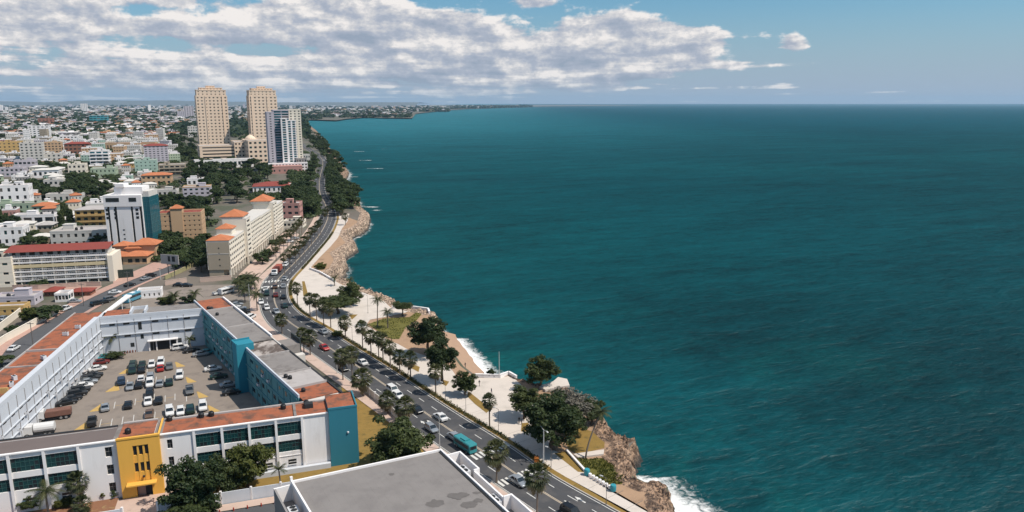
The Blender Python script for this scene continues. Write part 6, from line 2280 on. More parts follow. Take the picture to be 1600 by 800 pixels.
FAN = [fan_palm_meshes(k) for k in range(3)]
m_ = MB()
pr = [(0.24, -0.02), (0.2, 0.03), (0.165, 0.12), (0.15, 0.4), (0.14, 0.7), (0.13, 1.0)]
m_.lathe(pr, 9)
PTR = m_.mesh('trunk', M['palmtrunk'])
ORD = ['first', 'second', 'third', 'fourth', 'fifth', 'sixth', 'seventh', 'eighth', 'ninth', 'tenth', 'eleventh', 'twelfth', 'thirteenth', 'fourteenth', 'fifteenth', 'sixteenth', 'seventeenth', 'eighteenth', 'nineteenth', 'twentieth', 'twenty-first', 'twenty-second', 'twenty-third', 'twenty-fourth', 'twenty-fifth']


def fan_palm(label, b_, cy, s_=1.0, group=None, world=None, h=None):
    p = Vector((*world, 0)) if world else G(*b_)
    h = h or height_at(p, cy)
    o_ = thing('fan_palm', label, 'palm', (p.x, p.y, 0.1), rv.uniform(0, 6.28), group)
    t_ = link('trunk', PTR, o_)
    t_.scale = (1, 1, h)
    t_.rotation_euler = (rv.uniform(-.02, .02), rv.uniform(-.02, .02), 0)
    g_, d_ = rv.choice(FAN)
    s_ *= rv.uniform(1.08, 1.3)
    for nm, me in (('fronds', g_), ('dry_skirt', d_)):
        c_ = link(nm, me, o_, (0, 0, h))
        c_.scale = (s_, s_, s_)
    return o_


seaside = [((765, 669), 626, .8), ((681, 616), 580, 1), ((642, 593), 560, 1), ((625, 584), 556, .95), ((610, 575), 541, 1), ((599, 567), 531, 1), ((592, 561), 527, .95), ((580, 556), 525, 1), ((567, 547), 511, 1),
           ((540, 530), 503, 1), ((517, 512), 481, 1), ((506, 508), 478, 1), ((495, 501), 468, 1), ((485, 497), 466, 1), ((465, 477), 449, 1)]
for k, (b_, cy, s_) in enumerate(seaside):
    fan_palm(f'fan palm on the seaward edge of the road, {ORD[k]} counting away from the crosswalks', b_, cy, s_, 'fan palms along the promenade')
inland = [((776, 754), 706, 1.15), ((839, 803), 744, 1.25), ((634, 662), 634, 1.25), ((606, 646), 624, 1.0), ((567, 619), 590, 1.35), ((551, 604), 553, 1.15), ((536, 594), 557, 1.1), ((485, 555), 526, 1.05), ((475, 551), 522, 1.1), ((441, 522), 499, 1.1)]
names = ['tall fan palm before the grey building, nearer the far end of the crosswalk', 'largest fan palm, beside the silver car at the crosswalk', 'bushy fan palm at the inland kerb beside the black car', 'thin short fan palm behind the white wall of the brown lawn',
         'very full fan palm on the inland pavement with dry skirt', 'tallest fan palm of the pair opposite the dark car', 'shorter fan palm of the pair opposite the dark car', 'right fan palm of the pair near the red car', 'left fan palm of the pair near the red car', 'single fan palm on the inland kerb before the bend']
for (b_, cy, s_), lb in zip(inland, names):
    fan_palm(lb, b_, cy, s_)
for k in range(10):
    s_ = s_at(462, 428) + k * 10.5
    c_, d = along(centre, s_)
    nn = Vector((d.y, -d.x))
    fan_palm(f'slim palm in the road median beyond the crosswalk, {ORD[k]} going away', None, None, .95, 'palms in the far road median', (c_ + nn * 0.9), 7.0 + rv.uniform(-.8, 1.0))
for k in range(9):
    s_ = s_at(462, 412) + k * 8.6
    c_, d = along([p for p in offset(ROAD_L, -4.0)], s_ + 8)
    fan_palm(f'slim palm on the inland pavement past the cream slab block, {ORD[k]} going away', None, None, .95, 'palms on the far inland pavement', c_, 7.4 + rv.uniform(-.8, .8))
for k, q in enumerate([(540, 352), (534, 343), (528, 338), (520, 334), (512, 338), (508, 345)]):
    fan_palm(f'slim palm by the wooded end of the promenade, {ORD[k]} from the sea', q, None, .95, 'palms at the wooded end of the promenade', None, 5.5 + rv.uniform(-.6, .6))
fan_palm('full fan palm before the white facade near the left corner', (126, 790), 752, 1.05)
fan_palm('low fan palm in front of the taller one near the left corner', (130, 800), 787, 0.9)


# feather (coconut) palms: each frond is a part
def frond_mesh(seed):
    r_ = random.Random(seed)
    m_ = MB()
    pts = []
    for k in range(9):
        t_ = k / 8
        pts.append(Vector((t_ * 2.5 * (1 - .12 * t_), 0, 0.75 * t_ - 1.75 * t_ * t_)))
    for k in range(8):
        a, b_ = pts[k], pts[k + 1]
        m_.face([a + Vector((0, .03, 0)), a - Vector((0, .03, 0)), b_ - Vector((0, .025, 0)), b_ + Vector((0, .025, 0))])
        for j in range(3):
            q = a + (b_ - a) * (j / 3)
            L_ = 0.75 * math.sin(math.pi * min(.96, (k + j / 3 + .9) / 9.2)) + .12
            for s_ in (-1, 1):
                tip = q + Vector((.28, s_ * L_ * .8, -.42 * L_ - r_.uniform(0, .12)))
                m_.face([q, q + (b_ - a) * .30, tip])
    return m_.mesh('frond', M['palm'])


FR = [frond_mesh(k) for k in range(2)]


def coconut(label, b_, cy, s_=1.0, lean=(0, 0), n=15, group=None, world=None, h=None):
    p = G(*b_)
    h = h or height_at(p, cy)
    o_ = thing('coconut_palm', label, 'palm', (p.x, p.y, 0), 0, group)
    m_ = MB()
    prev, pr_ = Vector((0, 0, -.1)), .2
    for k in range(1, 9):
        t_ = k / 8
        q = Vector((lean[0] * t_ ** 1.6, lean[1] * t_ ** 1.6, h * t_))
        m_.tube(prev, q, pr_, .19 - .07 * t_, 8, caps=False)
        prev, pr_ = q, .19 - .07 * t_
    m_.build('trunk', M['palmtrunk'], o_)
    for k in range(n):
        f_ = link('frond', FR[k % 2], o_, (lean[0], lean[1], h))
        f_.rotation_euler = (rv.uniform(-.2, .2), R(-55 + 85 * ((k * 7) % n) / n), k * 2.399)
        f_.scale = (s_, s_, s_)
    return o_


coconut('leaning coconut palm on the cliff top beside the pale slab', (915, 717), 652, 1.0, (3.2, 2.5), 16)
coconut('feathery palm in front of the white facade, left of the fan palm', (76, 806), 768, 1.25, (0, 0), 16)
coconut('small feathery palm by the panelled wall below the white facade', (440, 772), 734, .7, (-.3, .2), 14)
coconut('coconut palm at the lawn of the rocky point, taller of the two', (590, 511), 468, 1.05, (.3, .2), 16)
coconut('coconut palm at the lawn of the rocky point, paler shorter one', (606, 513), 487, 1.0, (0, 0), 16)
coconut('left coconut palm on the rocks below the paved square', (523, 447), 434, .95)
coconut('right coconut palm on the rocks below the paved square', (547, 451), 437, .95)
coconut('palm in the car park corner in front of the blue wing', (177, 553), 527, .95)
coconut('shaded palm in the right corner of the car park', (298, 549), 529, .8)
coconut('left palm in the yard behind the courtyard building', (273, 476), 461, 1.3)
coconut('right palm in the yard behind the courtyard building', (305, 474), 458, 1.3)
for k, (b_, cy, lb) in enumerate([((383, 472), 452, 'nearest palm of the roadside clump left of the bend'), ((402, 486), 459, 'front right palm of the roadside clump left of the bend'), ((393, 462), 442, 'middle palm of the roadside clump left of the bend'),
                                  ((374, 458), 440, 'left palm of the roadside clump left of the bend'), ((386, 450), 432, 'back palm of the roadside clump left of the bend'), ((398, 452), 434, 'back right palm of the roadside clump left of the bend')]):
    coconut(lb, b_, cy, 1.35, n=20)
tree_px('shrub', 'low olive shrubs beside the left palm of the yard', (262, 474), (262, 469), 14, 6, NEARY)
tree_px('shrub', 'olive shrub beside the right palm of the yard', (297, 474), (296, 467), 12, 7, MIDC)
tree_px('broadleaf_tree', 'dark leafy tree inside the roadside palm clump', (380, 450), (380, 437), 15, 12, MIDC)


# hedges along the seaward kerb
def hedge(label, s0, s1, pts, off_, w_, h):
    a0, _ = along(pts, s0)
    m_ = MB((*a0, 0))
    r_ = random.Random(int(s0))
    s_ = s0
    while s_ < s1:
        p_, d = along(pts, s_)
        nn = Vector((d.y, -d.x))
        for _ in range(46):
            q = p_ + d * r_.uniform(-.6, .6) + nn * (off_ + r_.gauss(0, w_ * .3))
            z = 0.1 + h * r_.random() ** .6 * (0.75 + .4 * noise.noise((q.x * .4, q.y * .4, 0)))
            n_ = Vector((r_.gauss(0, 1), r_.gauss(0, 1), r_.gauss(.6, 1))).normalized()
            a = n_.orthogonal().normalized() * r_.uniform(.09, .2)
            b_ = n_.cross(a)
            c_ = Vector((q.x, q.y, z))
            m_.face([c_ - a, c_ - b_ * .7, c_ + a, c_ + b_ * .7])
        s_ += .8
    tag(m_.build('hedge', M['hedge']), label, 'hedge', 'hedges along the seaward kerb')


LR = ROAD_R
sr = lambda px, py: min(range(len(LR)), key=lambda i: (LR[i] - G(px, py).to_2d()).length) * 2.0
hs = [((845, 736), (800, 700)), ((785, 688), (742, 664)), ((738, 660), (676, 620)), ((672, 618), (632, 590)), ((628, 588), (572, 552)), ((566, 548), (520, 520)), ((478, 496), (450, 470)), ((450, 462), (455, 440))]
arc = [0.0]
for a, b_ in zip(LR, LR[1:]):
    arc.append(arc[-1] + (b_ - a).length)
sr = lambda px, py: arc[min(range(len(LR)), key=lambda i: (LR[i] - G(px, py).to_2d()).length)]
for k, (q0, q1) in enumerate(hs):
    hedge(f'low clipped hedge on the seaward kerb, {ORD[k]} stretch from the crosswalks', sr(*q0), sr(*q1), LR, 0.95, 1.0, 0.75)
hedge('long dark hedge on the seaward kerb past the paved square', sr(470, 420), sr(518, 364), LR, 0.95, 1.0, 0.7)


# trees of the middle distance, zone by zone
def in_poly(x, y, P_):
    c_ = False
    for i in range(len(P_)):
        (x1, y1), (x2, y2) = P_[i], P_[i - 1]
        if (y1 > y) != (y2 > y) and x < (x2 - x1) * (y - y1) / (y2 - y1) + x1:
            c_ = not c_
    return c_


ell = lambda x, y, rx, ry: [(x + rx * math.cos(a), y + ry * math.sin(a)) for a in [6.283 * k / 16 for k in range(16)]]
ZONES = [
    ('dense dark tree in the park below the twin towers', 'park trees below the towers', [(262, 262), (300, 252), (345, 258), (425, 262), (422, 285), (395, 305), (370, 318), (330, 320), (330, 300), (290, 285)], 62, 5.0, 8.0, 6.5),
    ('leafy tree on the wooded slope left of the beige towers', 'trees left of the towers', [(272, 205), (304, 198), (308, 250), (275, 255), (262, 232)], 26, 6.0, 9.5, 8.0),
    ('dark tree in the wood between coast road and sea', 'seaside wood', [(506, 332), (556, 326), (556, 306), (548, 296), (528, 286), (537, 266), (528, 250), (508, 222), (488, 204), (480, 200), (478, 212), (492, 232), (514, 246), (514, 262), (502, 296)], 60, 4.8, 7.5, 5.5),
    ('broad dark tree between the pink house and the coast road', 'trees left of the coast road', [(442, 300), (480, 298), (494, 312), (500, 328), (488, 344), (470, 330), (445, 318)], 22, 4.5, 7.5, 5.5),
    ('dark tree in the belt left of the white office tower', 'tree belt at the left', ell(66, 303, 48, 12) , 20, 5.0, 7.5, 5.5),
    ('broad dark tree in the grove above the ochre house', 'grove above the ochre house', ell(134, 300, 38, 16), 22, 5.0, 7.5, 6.0),
    ('tree beside the white office tower and orange roofs', 'trees by the office tower', ell(262, 392, 20, 12), 8, 4.0, 5.8, 4.5),
    ('dark tree in the yard left of the cream slab block', 'trees left of the cream slab', [(300, 395), (326, 380), (330, 420), (300, 430), (280, 420)], 12, 3.0, 4.6, 4.0),
    ('tree between the peach block and the tan apartments', 'trees behind the peach block', [(250, 318), (326, 322), (332, 352), (312, 345), (262, 330)], 18, 4.0, 6.0, 5.0),
    ('dark tree at the left edge by the green houses', 'trees by the green houses', ell(14, 349, 22, 7), 7, 4.0, 6.0, 4.5),
    ('tree in the gardens between white and beige villas', 'garden trees at left', ell(54, 382, 20, 8), 8, 3.0, 5.0, 3.6),
    ('tree below the dark conical trees', 'trees below the conical ones', ell(112, 370, 20, 6), 7, 3.2, 5.0, 4.0),
]
gcount = 0
tree_used = []
for lb, gp, poly, n, r0, r1, hc in ZONES:
    xs, ys = [q[0] for q in poly], [q[1] for q in poly]
    k = tries = 0
    while k < n and tries < 4000:
        tries += 1
        x, y = rv.uniform(min(xs), max(xs)), rv.uniform(min(ys), max(ys))
        if not in_poly(x, y, poly):
            continue
        p = G(x, y).to_2d()
        r_ = rv.uniform(r0, r1)
        if any((p - q).length < 0.62 * (r_ + s_) for q, s_ in tree_used):
            continue
        if min((p - q).length for q in centre[::4]) < 9 + r_ * .3:
            continue
        tree_used.append((p, r_))
        tree('city_tree', lb, p, r_, r_ * rv.uniform(.75, 1.0), hc * rv.uniform(.85, 1.15), MIDC, gp)
        k += 1
        gcount += 1
for k, (x, y, r_, hc, w_) in enumerate([(104, 352, 4.0, 8.5, 'tallest'), (97, 358, 3.4, 6.5, 'left'), (112, 356, 3.6, 7.0, 'right')]):
    tree('conical_tree', f'{w_} of three dark conical trees left of the ochre house', G(x, y).to_2d(), r_, 6.5, hc, MIDCONE)
# big crowns leaning over the far stretch of the coast road
sa, sb = s_at(500, 338), s_at(507, 250)
n_r = 0
s_ = sa
while s_ < sb:
    c_, d = along(centre, s_)
    nn = Vector((d.y, -d.x))
    dense = s_ < sa + 110
    for sd, nm in ((-1, 'inland'), (1, 'seaward')):
        if not dense and sd < 0 and n_r % 3:
            n_r += 1
            continue
        r_ = rv.uniform(4.8, 6.4) if dense else rv.uniform(3.6, 5.0)
        q = c_ + nn * sd * rv.uniform(7.4, 9.4)
        tree('roadside_tree', f'leafy tree overhanging the {nm} side of the far coast road below the glass tower', q, r_, r_ * .8, 6.4, MIDC, f'trees on the {nm} side of the far coast road')
        n_r += 1
    s_ += 8.5 if dense else 15
# between the houses
k = tries = 0
while gcount < 299 and tries < 9000:
    tries += 1
    x, y = rv.uniform(-15, 300), 196 + (268 - 196) * rv.random()
    p = G(x, y).to_2d()
    r_ = rv.uniform(5.0, 8.5)
    if not free(p, 13) or any((p - q).length < .5 * (r_ + s_) for q, s_ in tree_used):
        continue
    tree_used.append((p, r_))
    tree('city_tree', 'rounded green tree between houses of the city behind', p, r_, r_ * rv.uniform(.8, 1.0), 5.5, MIDC, 'trees between the city houses')
    gcount += 1

# far greenery: treetops out to the skyline and over the headland, one mass
rf_ = random.Random(3)
m_ = MB()


def puff(p, r_, h, n):
    for _ in range(n):
        v = Vector((rf_.gauss(0, 1), rf_.gauss(0, 1), abs(rf_.gauss(0, 1)))).normalized()
        c_ = Vector((p.x, p.y, h)) + Vector((v.x * r_, v.y * r_, v.z * r_ * .7)) * rf_.uniform(.55, 1)
        n_ = (v + Vector((rf_.gauss(0, .4), rf_.gauss(0, .4), rf_.gauss(.2, .4)))).normalized()
        a = n_.orthogonal().normalized() * r_ * rf_.uniform(.3, .5) * (22 / n) ** .5
        b_ = n_.cross(a)
        m_.face([c_ - a, c_ - b_, c_ + a, c_ + b_])


for _ in range(3000):
    if rf_.random() < .62:
        x, y = rf_.uniform(-40, 478), 166 + 46 * rf_.random()
    else:
        x = rf_.uniform(440, 830)
        lim = 187 if x < 500 else (184.2 if x < 640 else (175 if x < 700 else 171 - (x - 700) * .026))
        y = 166 + (lim - .4 - 166) * rf_.random() ** .6
    p = G(x, y).to_2d()
    if p.y < 2400 and not free(p, 10):
        continue
    r_ = rf_.uniform(6, 11) * (1 + p.y / 4500)
    puff(p, r_, 2.5, 22)
o = m_.build('distant_trees', M['leaf_far'])
tag(o, 'far green treetops among the roofs and over the headland', 'trees')
o['kind'] = 'stuff'
# ground cover and scrub under the trees along the shore
m_ = MB()
for lb, gp, poly, n, r0, r1, hc in ZONES[:4]:
    xs, ys = [q[0] for q in poly], [q[1] for q in poly]
    for _ in range(130):
        x, y = rf_.uniform(min(xs), max(xs)), rf_.uniform(min(ys), max(ys))
        if in_poly(x, y, poly):
            p = G(x, y).to_2d()
            if min((p - q).length for q in centre[::4]) > 8:
                puff(p, rf_.uniform(2.0, 4.0), .3, 26)
FILL = [([(-20, 262), (262, 262), (300, 300), (326, 330), (332, 360), (240, 372), (175, 345), (120, 330), (60, 330), (-20, 352)], 520, 2.6, 4.6), ([(-20, 200), (270, 200), (300, 250), (262, 262), (-20, 264)], 1500, 4.0, 7.0), ([(300, 200), (308, 196), (440, 250), (424, 268), (310, 262)], 130, 4, 7),
        ([(-20, 350), (60, 335), (120, 340), (175, 360), (150, 390), (60, 395), (-20, 395)], 150, 1.6, 3.2), ([(255, 372), (300, 380), (330, 385), (330, 425), (262, 415), (240, 400)], 110, 1.6, 3.2), ([(395, 300), (470, 292), (490, 305), (486, 330), (450, 315), (390, 318)], 120, 2.4, 4.2), ([(440, 178), (478, 176), (476, 200), (444, 235), (440, 230)], 160, 6, 11),
        ([(470, 240), (492, 234), (503, 246), (490, 264), (474, 264)], 200, 2.5, 4.5), ([(474, 298), (492, 290), (500, 318), (490, 342), (470, 332)], 160, 2.2, 3.8),
        ([(455, 262), (486, 250), (496, 262), (488, 292), (470, 296), (445, 290)], 160, 2.5, 4.5), ([(365, 215), (400, 200), (440, 196), (440, 240), (365, 245)], 160, 5, 9),
        ([(476, 192), (500, 215), (520, 245), (508, 246), (480, 222), (462, 205)], 110, 3.5, 6.0)]
for poly, n, r0, r1 in FILL:
    xs, ys = [q[0] for q in poly], [q[1] for q in poly]
    for _ in range(n):
        x, y = rf_.uniform(min(xs), max(xs)), rf_.uniform(min(ys), max(ys))
        if in_poly(x, y, poly):
            p = G(x, y).to_2d()
            if free(p, 8 if p.y < 700 else 9) and min((p - q).length for q in centre[::4]) > 7.5:
                r_ = rf_.uniform(r0, r1)
                for _k in range(rf_.choice((1, 2, 3))):
                    puff(p + Vector((rf_.gauss(0, r_ * .8), rf_.gauss(0, r_ * .8))), r_ * rf_.uniform(.6, 1), r_ * .35, 60)
o = m_.build('undergrowth', M['leaf_mid'])
tag(o, 'dark scrub filling the ground between the trees', 'undergrowth')
o['kind'] = 'stuff'
# tufts on the lawns and the cliff
m_ = MB()
for poly, n in (([(900, 716), (920, 718), (940, 716), (962, 730), (976, 748), (972, 757), (946, 757), (922, 742)], 2600), ([(575, 507), (600, 498), (640, 496), (652, 487), (660, 490), (650, 502), (634, 512), (624, 530), (612, 530), (592, 518)], 2600)):
    P2 = [G(*q).to_2d() for q in poly]
    xs, ys = [q.x for q in P2], [q.y for q in P2]
    for _ in range(n):
        x, y = rf_.uniform(min(xs), max(xs)), rf_.uniform(min(ys), max(ys))
        if in_poly(x, y, [(q.x, q.y) for q in P2]) and noise.noise((x * .3, y * .3, 0)) > -.25:
            a = rf_.uniform(0, 6.28)
            s_ = rf_.uniform(.06, .16)
            m_.face([(x - math.cos(a) * s_, y - math.sin(a) * s_, .12), (x + math.cos(a) * s_, y + math.sin(a) * s_, .12), (x + rf_.gauss(0, .06), y + rf_.gauss(0, .06), .12 + rf_.uniform(.15, .4))])
o = m_.build('grass_tufts', M['leaf_y'])
tag(o, 'uneven green grass tufts on the clifftop lawns', 'grass')
o['kind'] = 'stuff'

# ------------------------------------------------------------------ vehicles
def paint(name, col, metal=0.2):
    m_ = mat('car_' + name, tuple(c / ALBEDO for c in col), 0.32, 0.03, 1.0, spec=0.5, metal=metal)
    return m_


PAINT = {'white': paint('white', (0.62, 0.61, 0.60), 0), 'silver': paint('silver', (0.36, 0.38, 0.40), .5), 'grey': paint('grey', (0.16, 0.165, 0.17), .4), 'black': paint('black', (0.012, 0.013, 0.015), 0), 'dark green': paint('dark_green', (0.012, 0.035, 0.03), .1),
         'dark blue': paint('dark_blue', (0.02, 0.045, 0.09), .2), 'red': paint('red', (0.34, 0.025, 0.02), 0), 'dark red': paint('dark_red', (0.14, 0.02, 0.018), .1), 'brown': paint('brown', (0.16, 0.10, 0.07), .3), 'teal': paint('teal', (0.03, 0.22, 0.24), 0)}


def loft(m_, secs, mi=0):
    """secs: list of rings with the same number of points along the length"""
    i, n = len(m_.v), len(secs[0])
    for s_ in secs:
        m_.v += s_
    for a in range(len(secs) - 1):
        for k in range(n):
            k2 = (k + 1) % n
            m_.f.append((i + a * n + k, i + a * n + k2, i + (a + 1) * n + k2, i + (a + 1) * n + k))
            m_.m.append(mi)
    m_.f.append(tuple(i + k for k in range(n - 1, -1, -1)))
    m_.m.append(mi)
    m_.f.append(tuple(i + (len(secs) - 1) * n + k for k in range(n)))
    m_.m.append(mi)


def ring(x, hw, z0, z1, b_=0.12):
    return [(x, -hw + b_, z0), (x, -hw, z0 + b_ * 1.4), (x, -hw, z1 - b_), (x, -hw + b_ * 1.3, z1), (x, hw - b_ * 1.3, z1), (x, hw, z1 - b_), (x, hw, z0 + b_ * 1.4), (x, hw - b_, z0)]


def wheel_mesh(r_=0.33):
    m_ = MB()
    m_.tube((0, -.11, 0), (0, .11, 0), r_, r_, 14)
    m_.tube((0, -.13, 0), (0, -.111, 0), r_ * .6, r_ * .6, 10, 1)
    m_.tube((0, .111, 0), (0, .13, 0), r_ * .6, r_ * .6, 10, 1)
    return m_.mesh('wheel', [M['rubber'], M['metal']])


WHEEL = wheel_mesh()
lamp_w = mat('head_lamp', (0.75, 0.75, 0.72), 0.2)
lamp_r = mat('tail_lamp', (0.30, 0.02, 0.015), 0.3)


def car_kit(kind):
    """meshes of one car type, nose at +x"""
    if kind == 'sedan':
        L_, hw, body = 4.4, 0.88, [(-2.2, .78, .42, .86), (-2.05, .85, .28, .96), (-1.2, .88, .24, 1.0), (0.9, .88, .24, .98), (1.7, .86, .26, .86), (2.12, .8, .32, .74), (2.2, .7, .42, .66)]
        gb, gt, zb, zt = (-1.55, 1.05), (-0.95, 0.35), .95, 1.42
    elif kind == 'suv':
        L_, hw, body = 4.5, 0.92, [(-2.25, .82, .5, 1.05), (-2.12, .9, .34, 1.12), (-1.2, .92, .32, 1.12), (1.0, .92, .32, 1.1), (1.9, .9, .34, 1.0), (2.2, .84, .42, .9), (2.25, .74, .5, .8)]
        gb, gt, zb, zt = (-2.1, 1.1), (-1.85, 0.55), 1.08, 1.72
    elif kind == 'pickup':
        L_, hw, body = 5.0, 0.92, [(-2.5, .88, .5, 1.05), (-2.4, .92, .38, 1.08), (-0.5, .92, .36, 1.08), (1.1, .92, .36, 1.08), (2.0, .9, .38, 1.0), (2.4, .84, .46, .9), (2.5, .74, .55, .8)]
        gb, gt, zb, zt = (-0.6, 1.2), (-0.45, 0.7), 1.05, 1.72
    else:
        L_, hw, body = 4.0, 0.86, [(-1.95, .76, .45, .95), (-1.85, .84, .3, 1.02), (-1.0, .86, .26, 1.02), (0.9, .86, .26, 1.0), (1.6, .84, .28, .86), (1.95, .78, .34, .74), (2.0, .68, .44, .66)]
        gb, gt, zb, zt = (-1.8, 1.1), (-1.45, 0.4), .98, 1.48
    m_ = MB()
    loft(m_, [ring(*q) for q in body])
    rw = hw - .2
    m_.hexa([(gt[0] - .05, -rw, zt), (gt[1] + .05, -rw, zt), (gt[1] + .05, rw, zt), (gt[0] - .05, rw, zt)], [(gt[0] + .1, -rw + .12, zt + .06), (gt[1] - .1, -rw + .12, zt + .06), (gt[1] - .1, rw - .12, zt + .06), (gt[0] + .1, rw - .12, zt + .06)])
    for s_ in (-1, 1):                      # pillars
        for xb, xt in ((gb[0], gt[0]), (gb[1], gt[1]), ((gb[0] + gb[1]) / 2, (gt[0] + gt[1]) / 2)):
            m_.tube((xb, s_ * (hw - .09), zb), (xt, s_ * (rw + .01), zt), .045, .045, 5)
    if kind == 'pickup':
        m_.box(-2.35, -0.7, -.75, .75, 1.082, 1.10, 1)
        for q in ((-2.42, -2.34, -.85, .85), (-2.34, -.6, -.9, -.8), (-2.34, -.6, .8, .9)):
            m_.box(*q, 1.081, 1.25)
    body_ = m_.mesh('body', [PAINT['white'], M['dark']], False)
    g_ = MB()
    bw = hw - .1
    g_.hexa([(gb[0], -bw, zb), (gb[1], -bw, zb), (gb[1], bw, zb), (gb[0], bw, zb)], [(gt[0], -rw, zt - .005), (gt[1], -rw, zt - .005), (gt[1], rw, zt - .005), (gt[0], rw, zt - .005)])
    glass_ = g_.mesh('window', M['carglass'])
    hl = MB()
    hl.box(-.03, .03, -.16, .16, -.06, .06)
    return dict(body=body_, glass=glass_, L=L_, hw=hw, zl=body[-2][3] - .12, zr=body[0][3] - .1, hl=hl.mesh('headlight', lamp_w), tl=hl.mesh('taillight', lamp_r))


KITS = {k: car_kit(k) for k in ('sedan', 'suv', 'hatch', 'pickup')}
KN = {'sedan': 'sedan', 'suv': 'estate car', 'hatch': 'hatchback', 'pickup': 'pickup truck'}


def car(label, p, heading, color, kind='sedan', group=None, z=0.02, name='car'):
    K = KITS[kind]
    o_ = thing(name, label, 'car', (p[0], p[1], z), heading, group)
    b_ = link('body', K['body'], o_)
    own_mat(b_, PAINT[color])
    link('window', K['glass'], o_)
    for x in (-K['L'] * .31, K['L'] * .31):
        for y in (-K['hw'] + .1, K['hw'] - .1):
            link('wheel', WHEEL, o_, (x, y, .33))
    for y in (-.58, .58):
        link('headlight', K['hl'], b_, (K['L'] / 2 - .07, y, K['zl']))
        link('taillight', K['tl'], b_, (-K['L'] / 2 + .05, y, K['zr']))
    return o_


rcar = random.Random(11)
LOT = [(442, 160, 'dark green', 'suv', 'rear car of the left pair in the back row'), (435, 205, 'dark green', 'suv', 'front car of the left pair in the back row'), (512, 160, 'dark green', 'sedan', 'rear car of the second pair in the back row'), (509, 198, 'black', 'sedan', 'front car of the second pair in the back row'),
       (587, 158, 'white', 'hatch', 'alone between the dark pairs and the red car in the back row'), (658, 142, 'white', 'suv', 'behind the red one'), (653, 186, 'red', 'sedan', 'nose to tail with a white one'), (724, 172, 'grey', 'sedan', 'right of the red one beside the painted triangle'),
       (350, 290, 'dark blue', 'suv', 'at the left end of the second row'), (505, 272, 'white', 'hatch', 'behind a dark sedan in the second row'), (487, 318, 'black', 'sedan', 'in front of a white hatchback in the second row'), (417, 330, 'silver', 'sedan', 'second from left in the second row'),
       (577, 268, 'silver', 'suv', 'rear of the bright pair in the second row'), (572, 308, 'white', 'suv', 'front of the bright pair in the second row'), (650, 306, 'silver', 'sedan', 'right of the bright pair in the second row'), (723, 296, 'dark green', 'sedan', 'at the right of the second row'), (805, 246, 'white', 'suv', 'by the right painted triangle of the second row'),
       (883, 362, 'grey', 'pickup', 'alone at the right of the third row'), (222, 494, 'silver', 'sedan', 'alone at the left by a painted triangle in the third row'), (404, 474, 'black', 'sedan', 'alone left of centre in the third row'), (571, 392, 'black', 'suv', 'behind the white one in the third row'), (558, 448, 'white', 'sedan', 'in front of a black one in the third row'), (642, 438, 'black', 'sedan', 'right of the white one in the third row'),
       (568, 548, 'brown', 'sedan', 'alone close to the front wing'), (726, 530, 'white', 'suv', 'leftmost of three by the red roof'), (812, 526, 'white', 'hatch', 'middle of three by the red roof'), (888, 512, 'dark green', 'suv', 'rightmost of three by the red roof'), (986, 490, 'white', 'suv', 'alone at the right close to the red roof'), (122, 608, 'black', 'pickup', 'close to the dark front-wing roof')]
for zx, zy, cl, kd, lb in LOT:
    car(f'{cl} {KN[kd]} {lb}', G(120 + zx / 5, 541 + zy / 5).to_2d(), R(114 + rcar.gauss(0, 1.5) + (180 if rcar.random() < .5 else 0)), cl, kd, 'cars in the courtyard car park')
lwall = math.atan2(WU.y, WU.x) - R(90)
LROW = [(165, 561, 'teal', 'sedan'), (158, 569, 'dark red', 'sedan'), (153, 579, 'white', 'sedan'), (147, 589, 'black', 'sedan'), (142, 595, 'black', 'suv'), (138, 600, 'silver', 'sedan'), (131, 606, 'white', 'sedan'), (126, 613, 'black', 'suv'), (121, 619, 'black', 'suv'), (113, 626, 'black', 'sedan'), (105, 632, 'black', 'sedan')]
for k, (x, y, cl, kd) in enumerate(LROW):
    car(f'{cl} {KN[kd]} parked against the left wing, {ORD[k]} from the back', G(x, y).to_2d(), lwall + R(rcar.gauss(22, 4)), cl, kd, 'cars along the left wing')
RROW = [(282, 546, 'white', 'suv'), (300, 550, 'black', 'sedan'), (314, 556, 'silver', 'sedan'), (324, 553, 'teal', 'sedan'), (333, 579, 'white', 'sedan'), (342, 591, 'dark green', 'sedan'), (358, 604, 'silver', 'sedan'), (362, 616, 'black', 'sedan')]
for k, (x, y, cl, kd) in enumerate(RROW):
    car(f'{cl} {KN[kd]} in the shade of the right wing, {ORD[k]} from the back', G(x, y).to_2d(), math.atan2(RN.y, RN.x) + R(rcar.gauss(-8, 4)), cl, kd, 'cars along the right wing')


def road_car(px, py, cl, kd, lb, away=None, shift=0):
    p = G(px, py).to_2d()
    i = min(range(1, len(centre) - 1), key=lambda k: (centre[k] - p).length)
    d = (centre[i + 1] - centre[i - 1]).normalized()
    side = (p - centre[i]).dot(Vector((d.y, -d.x)))
    if away is None:
        away = side > 0
    car(f'{cl} {KN[kd]} {lb}', p, math.atan2(d.y, d.x) + (0 if away else math.pi), cl, kd, 'cars on the coast road')


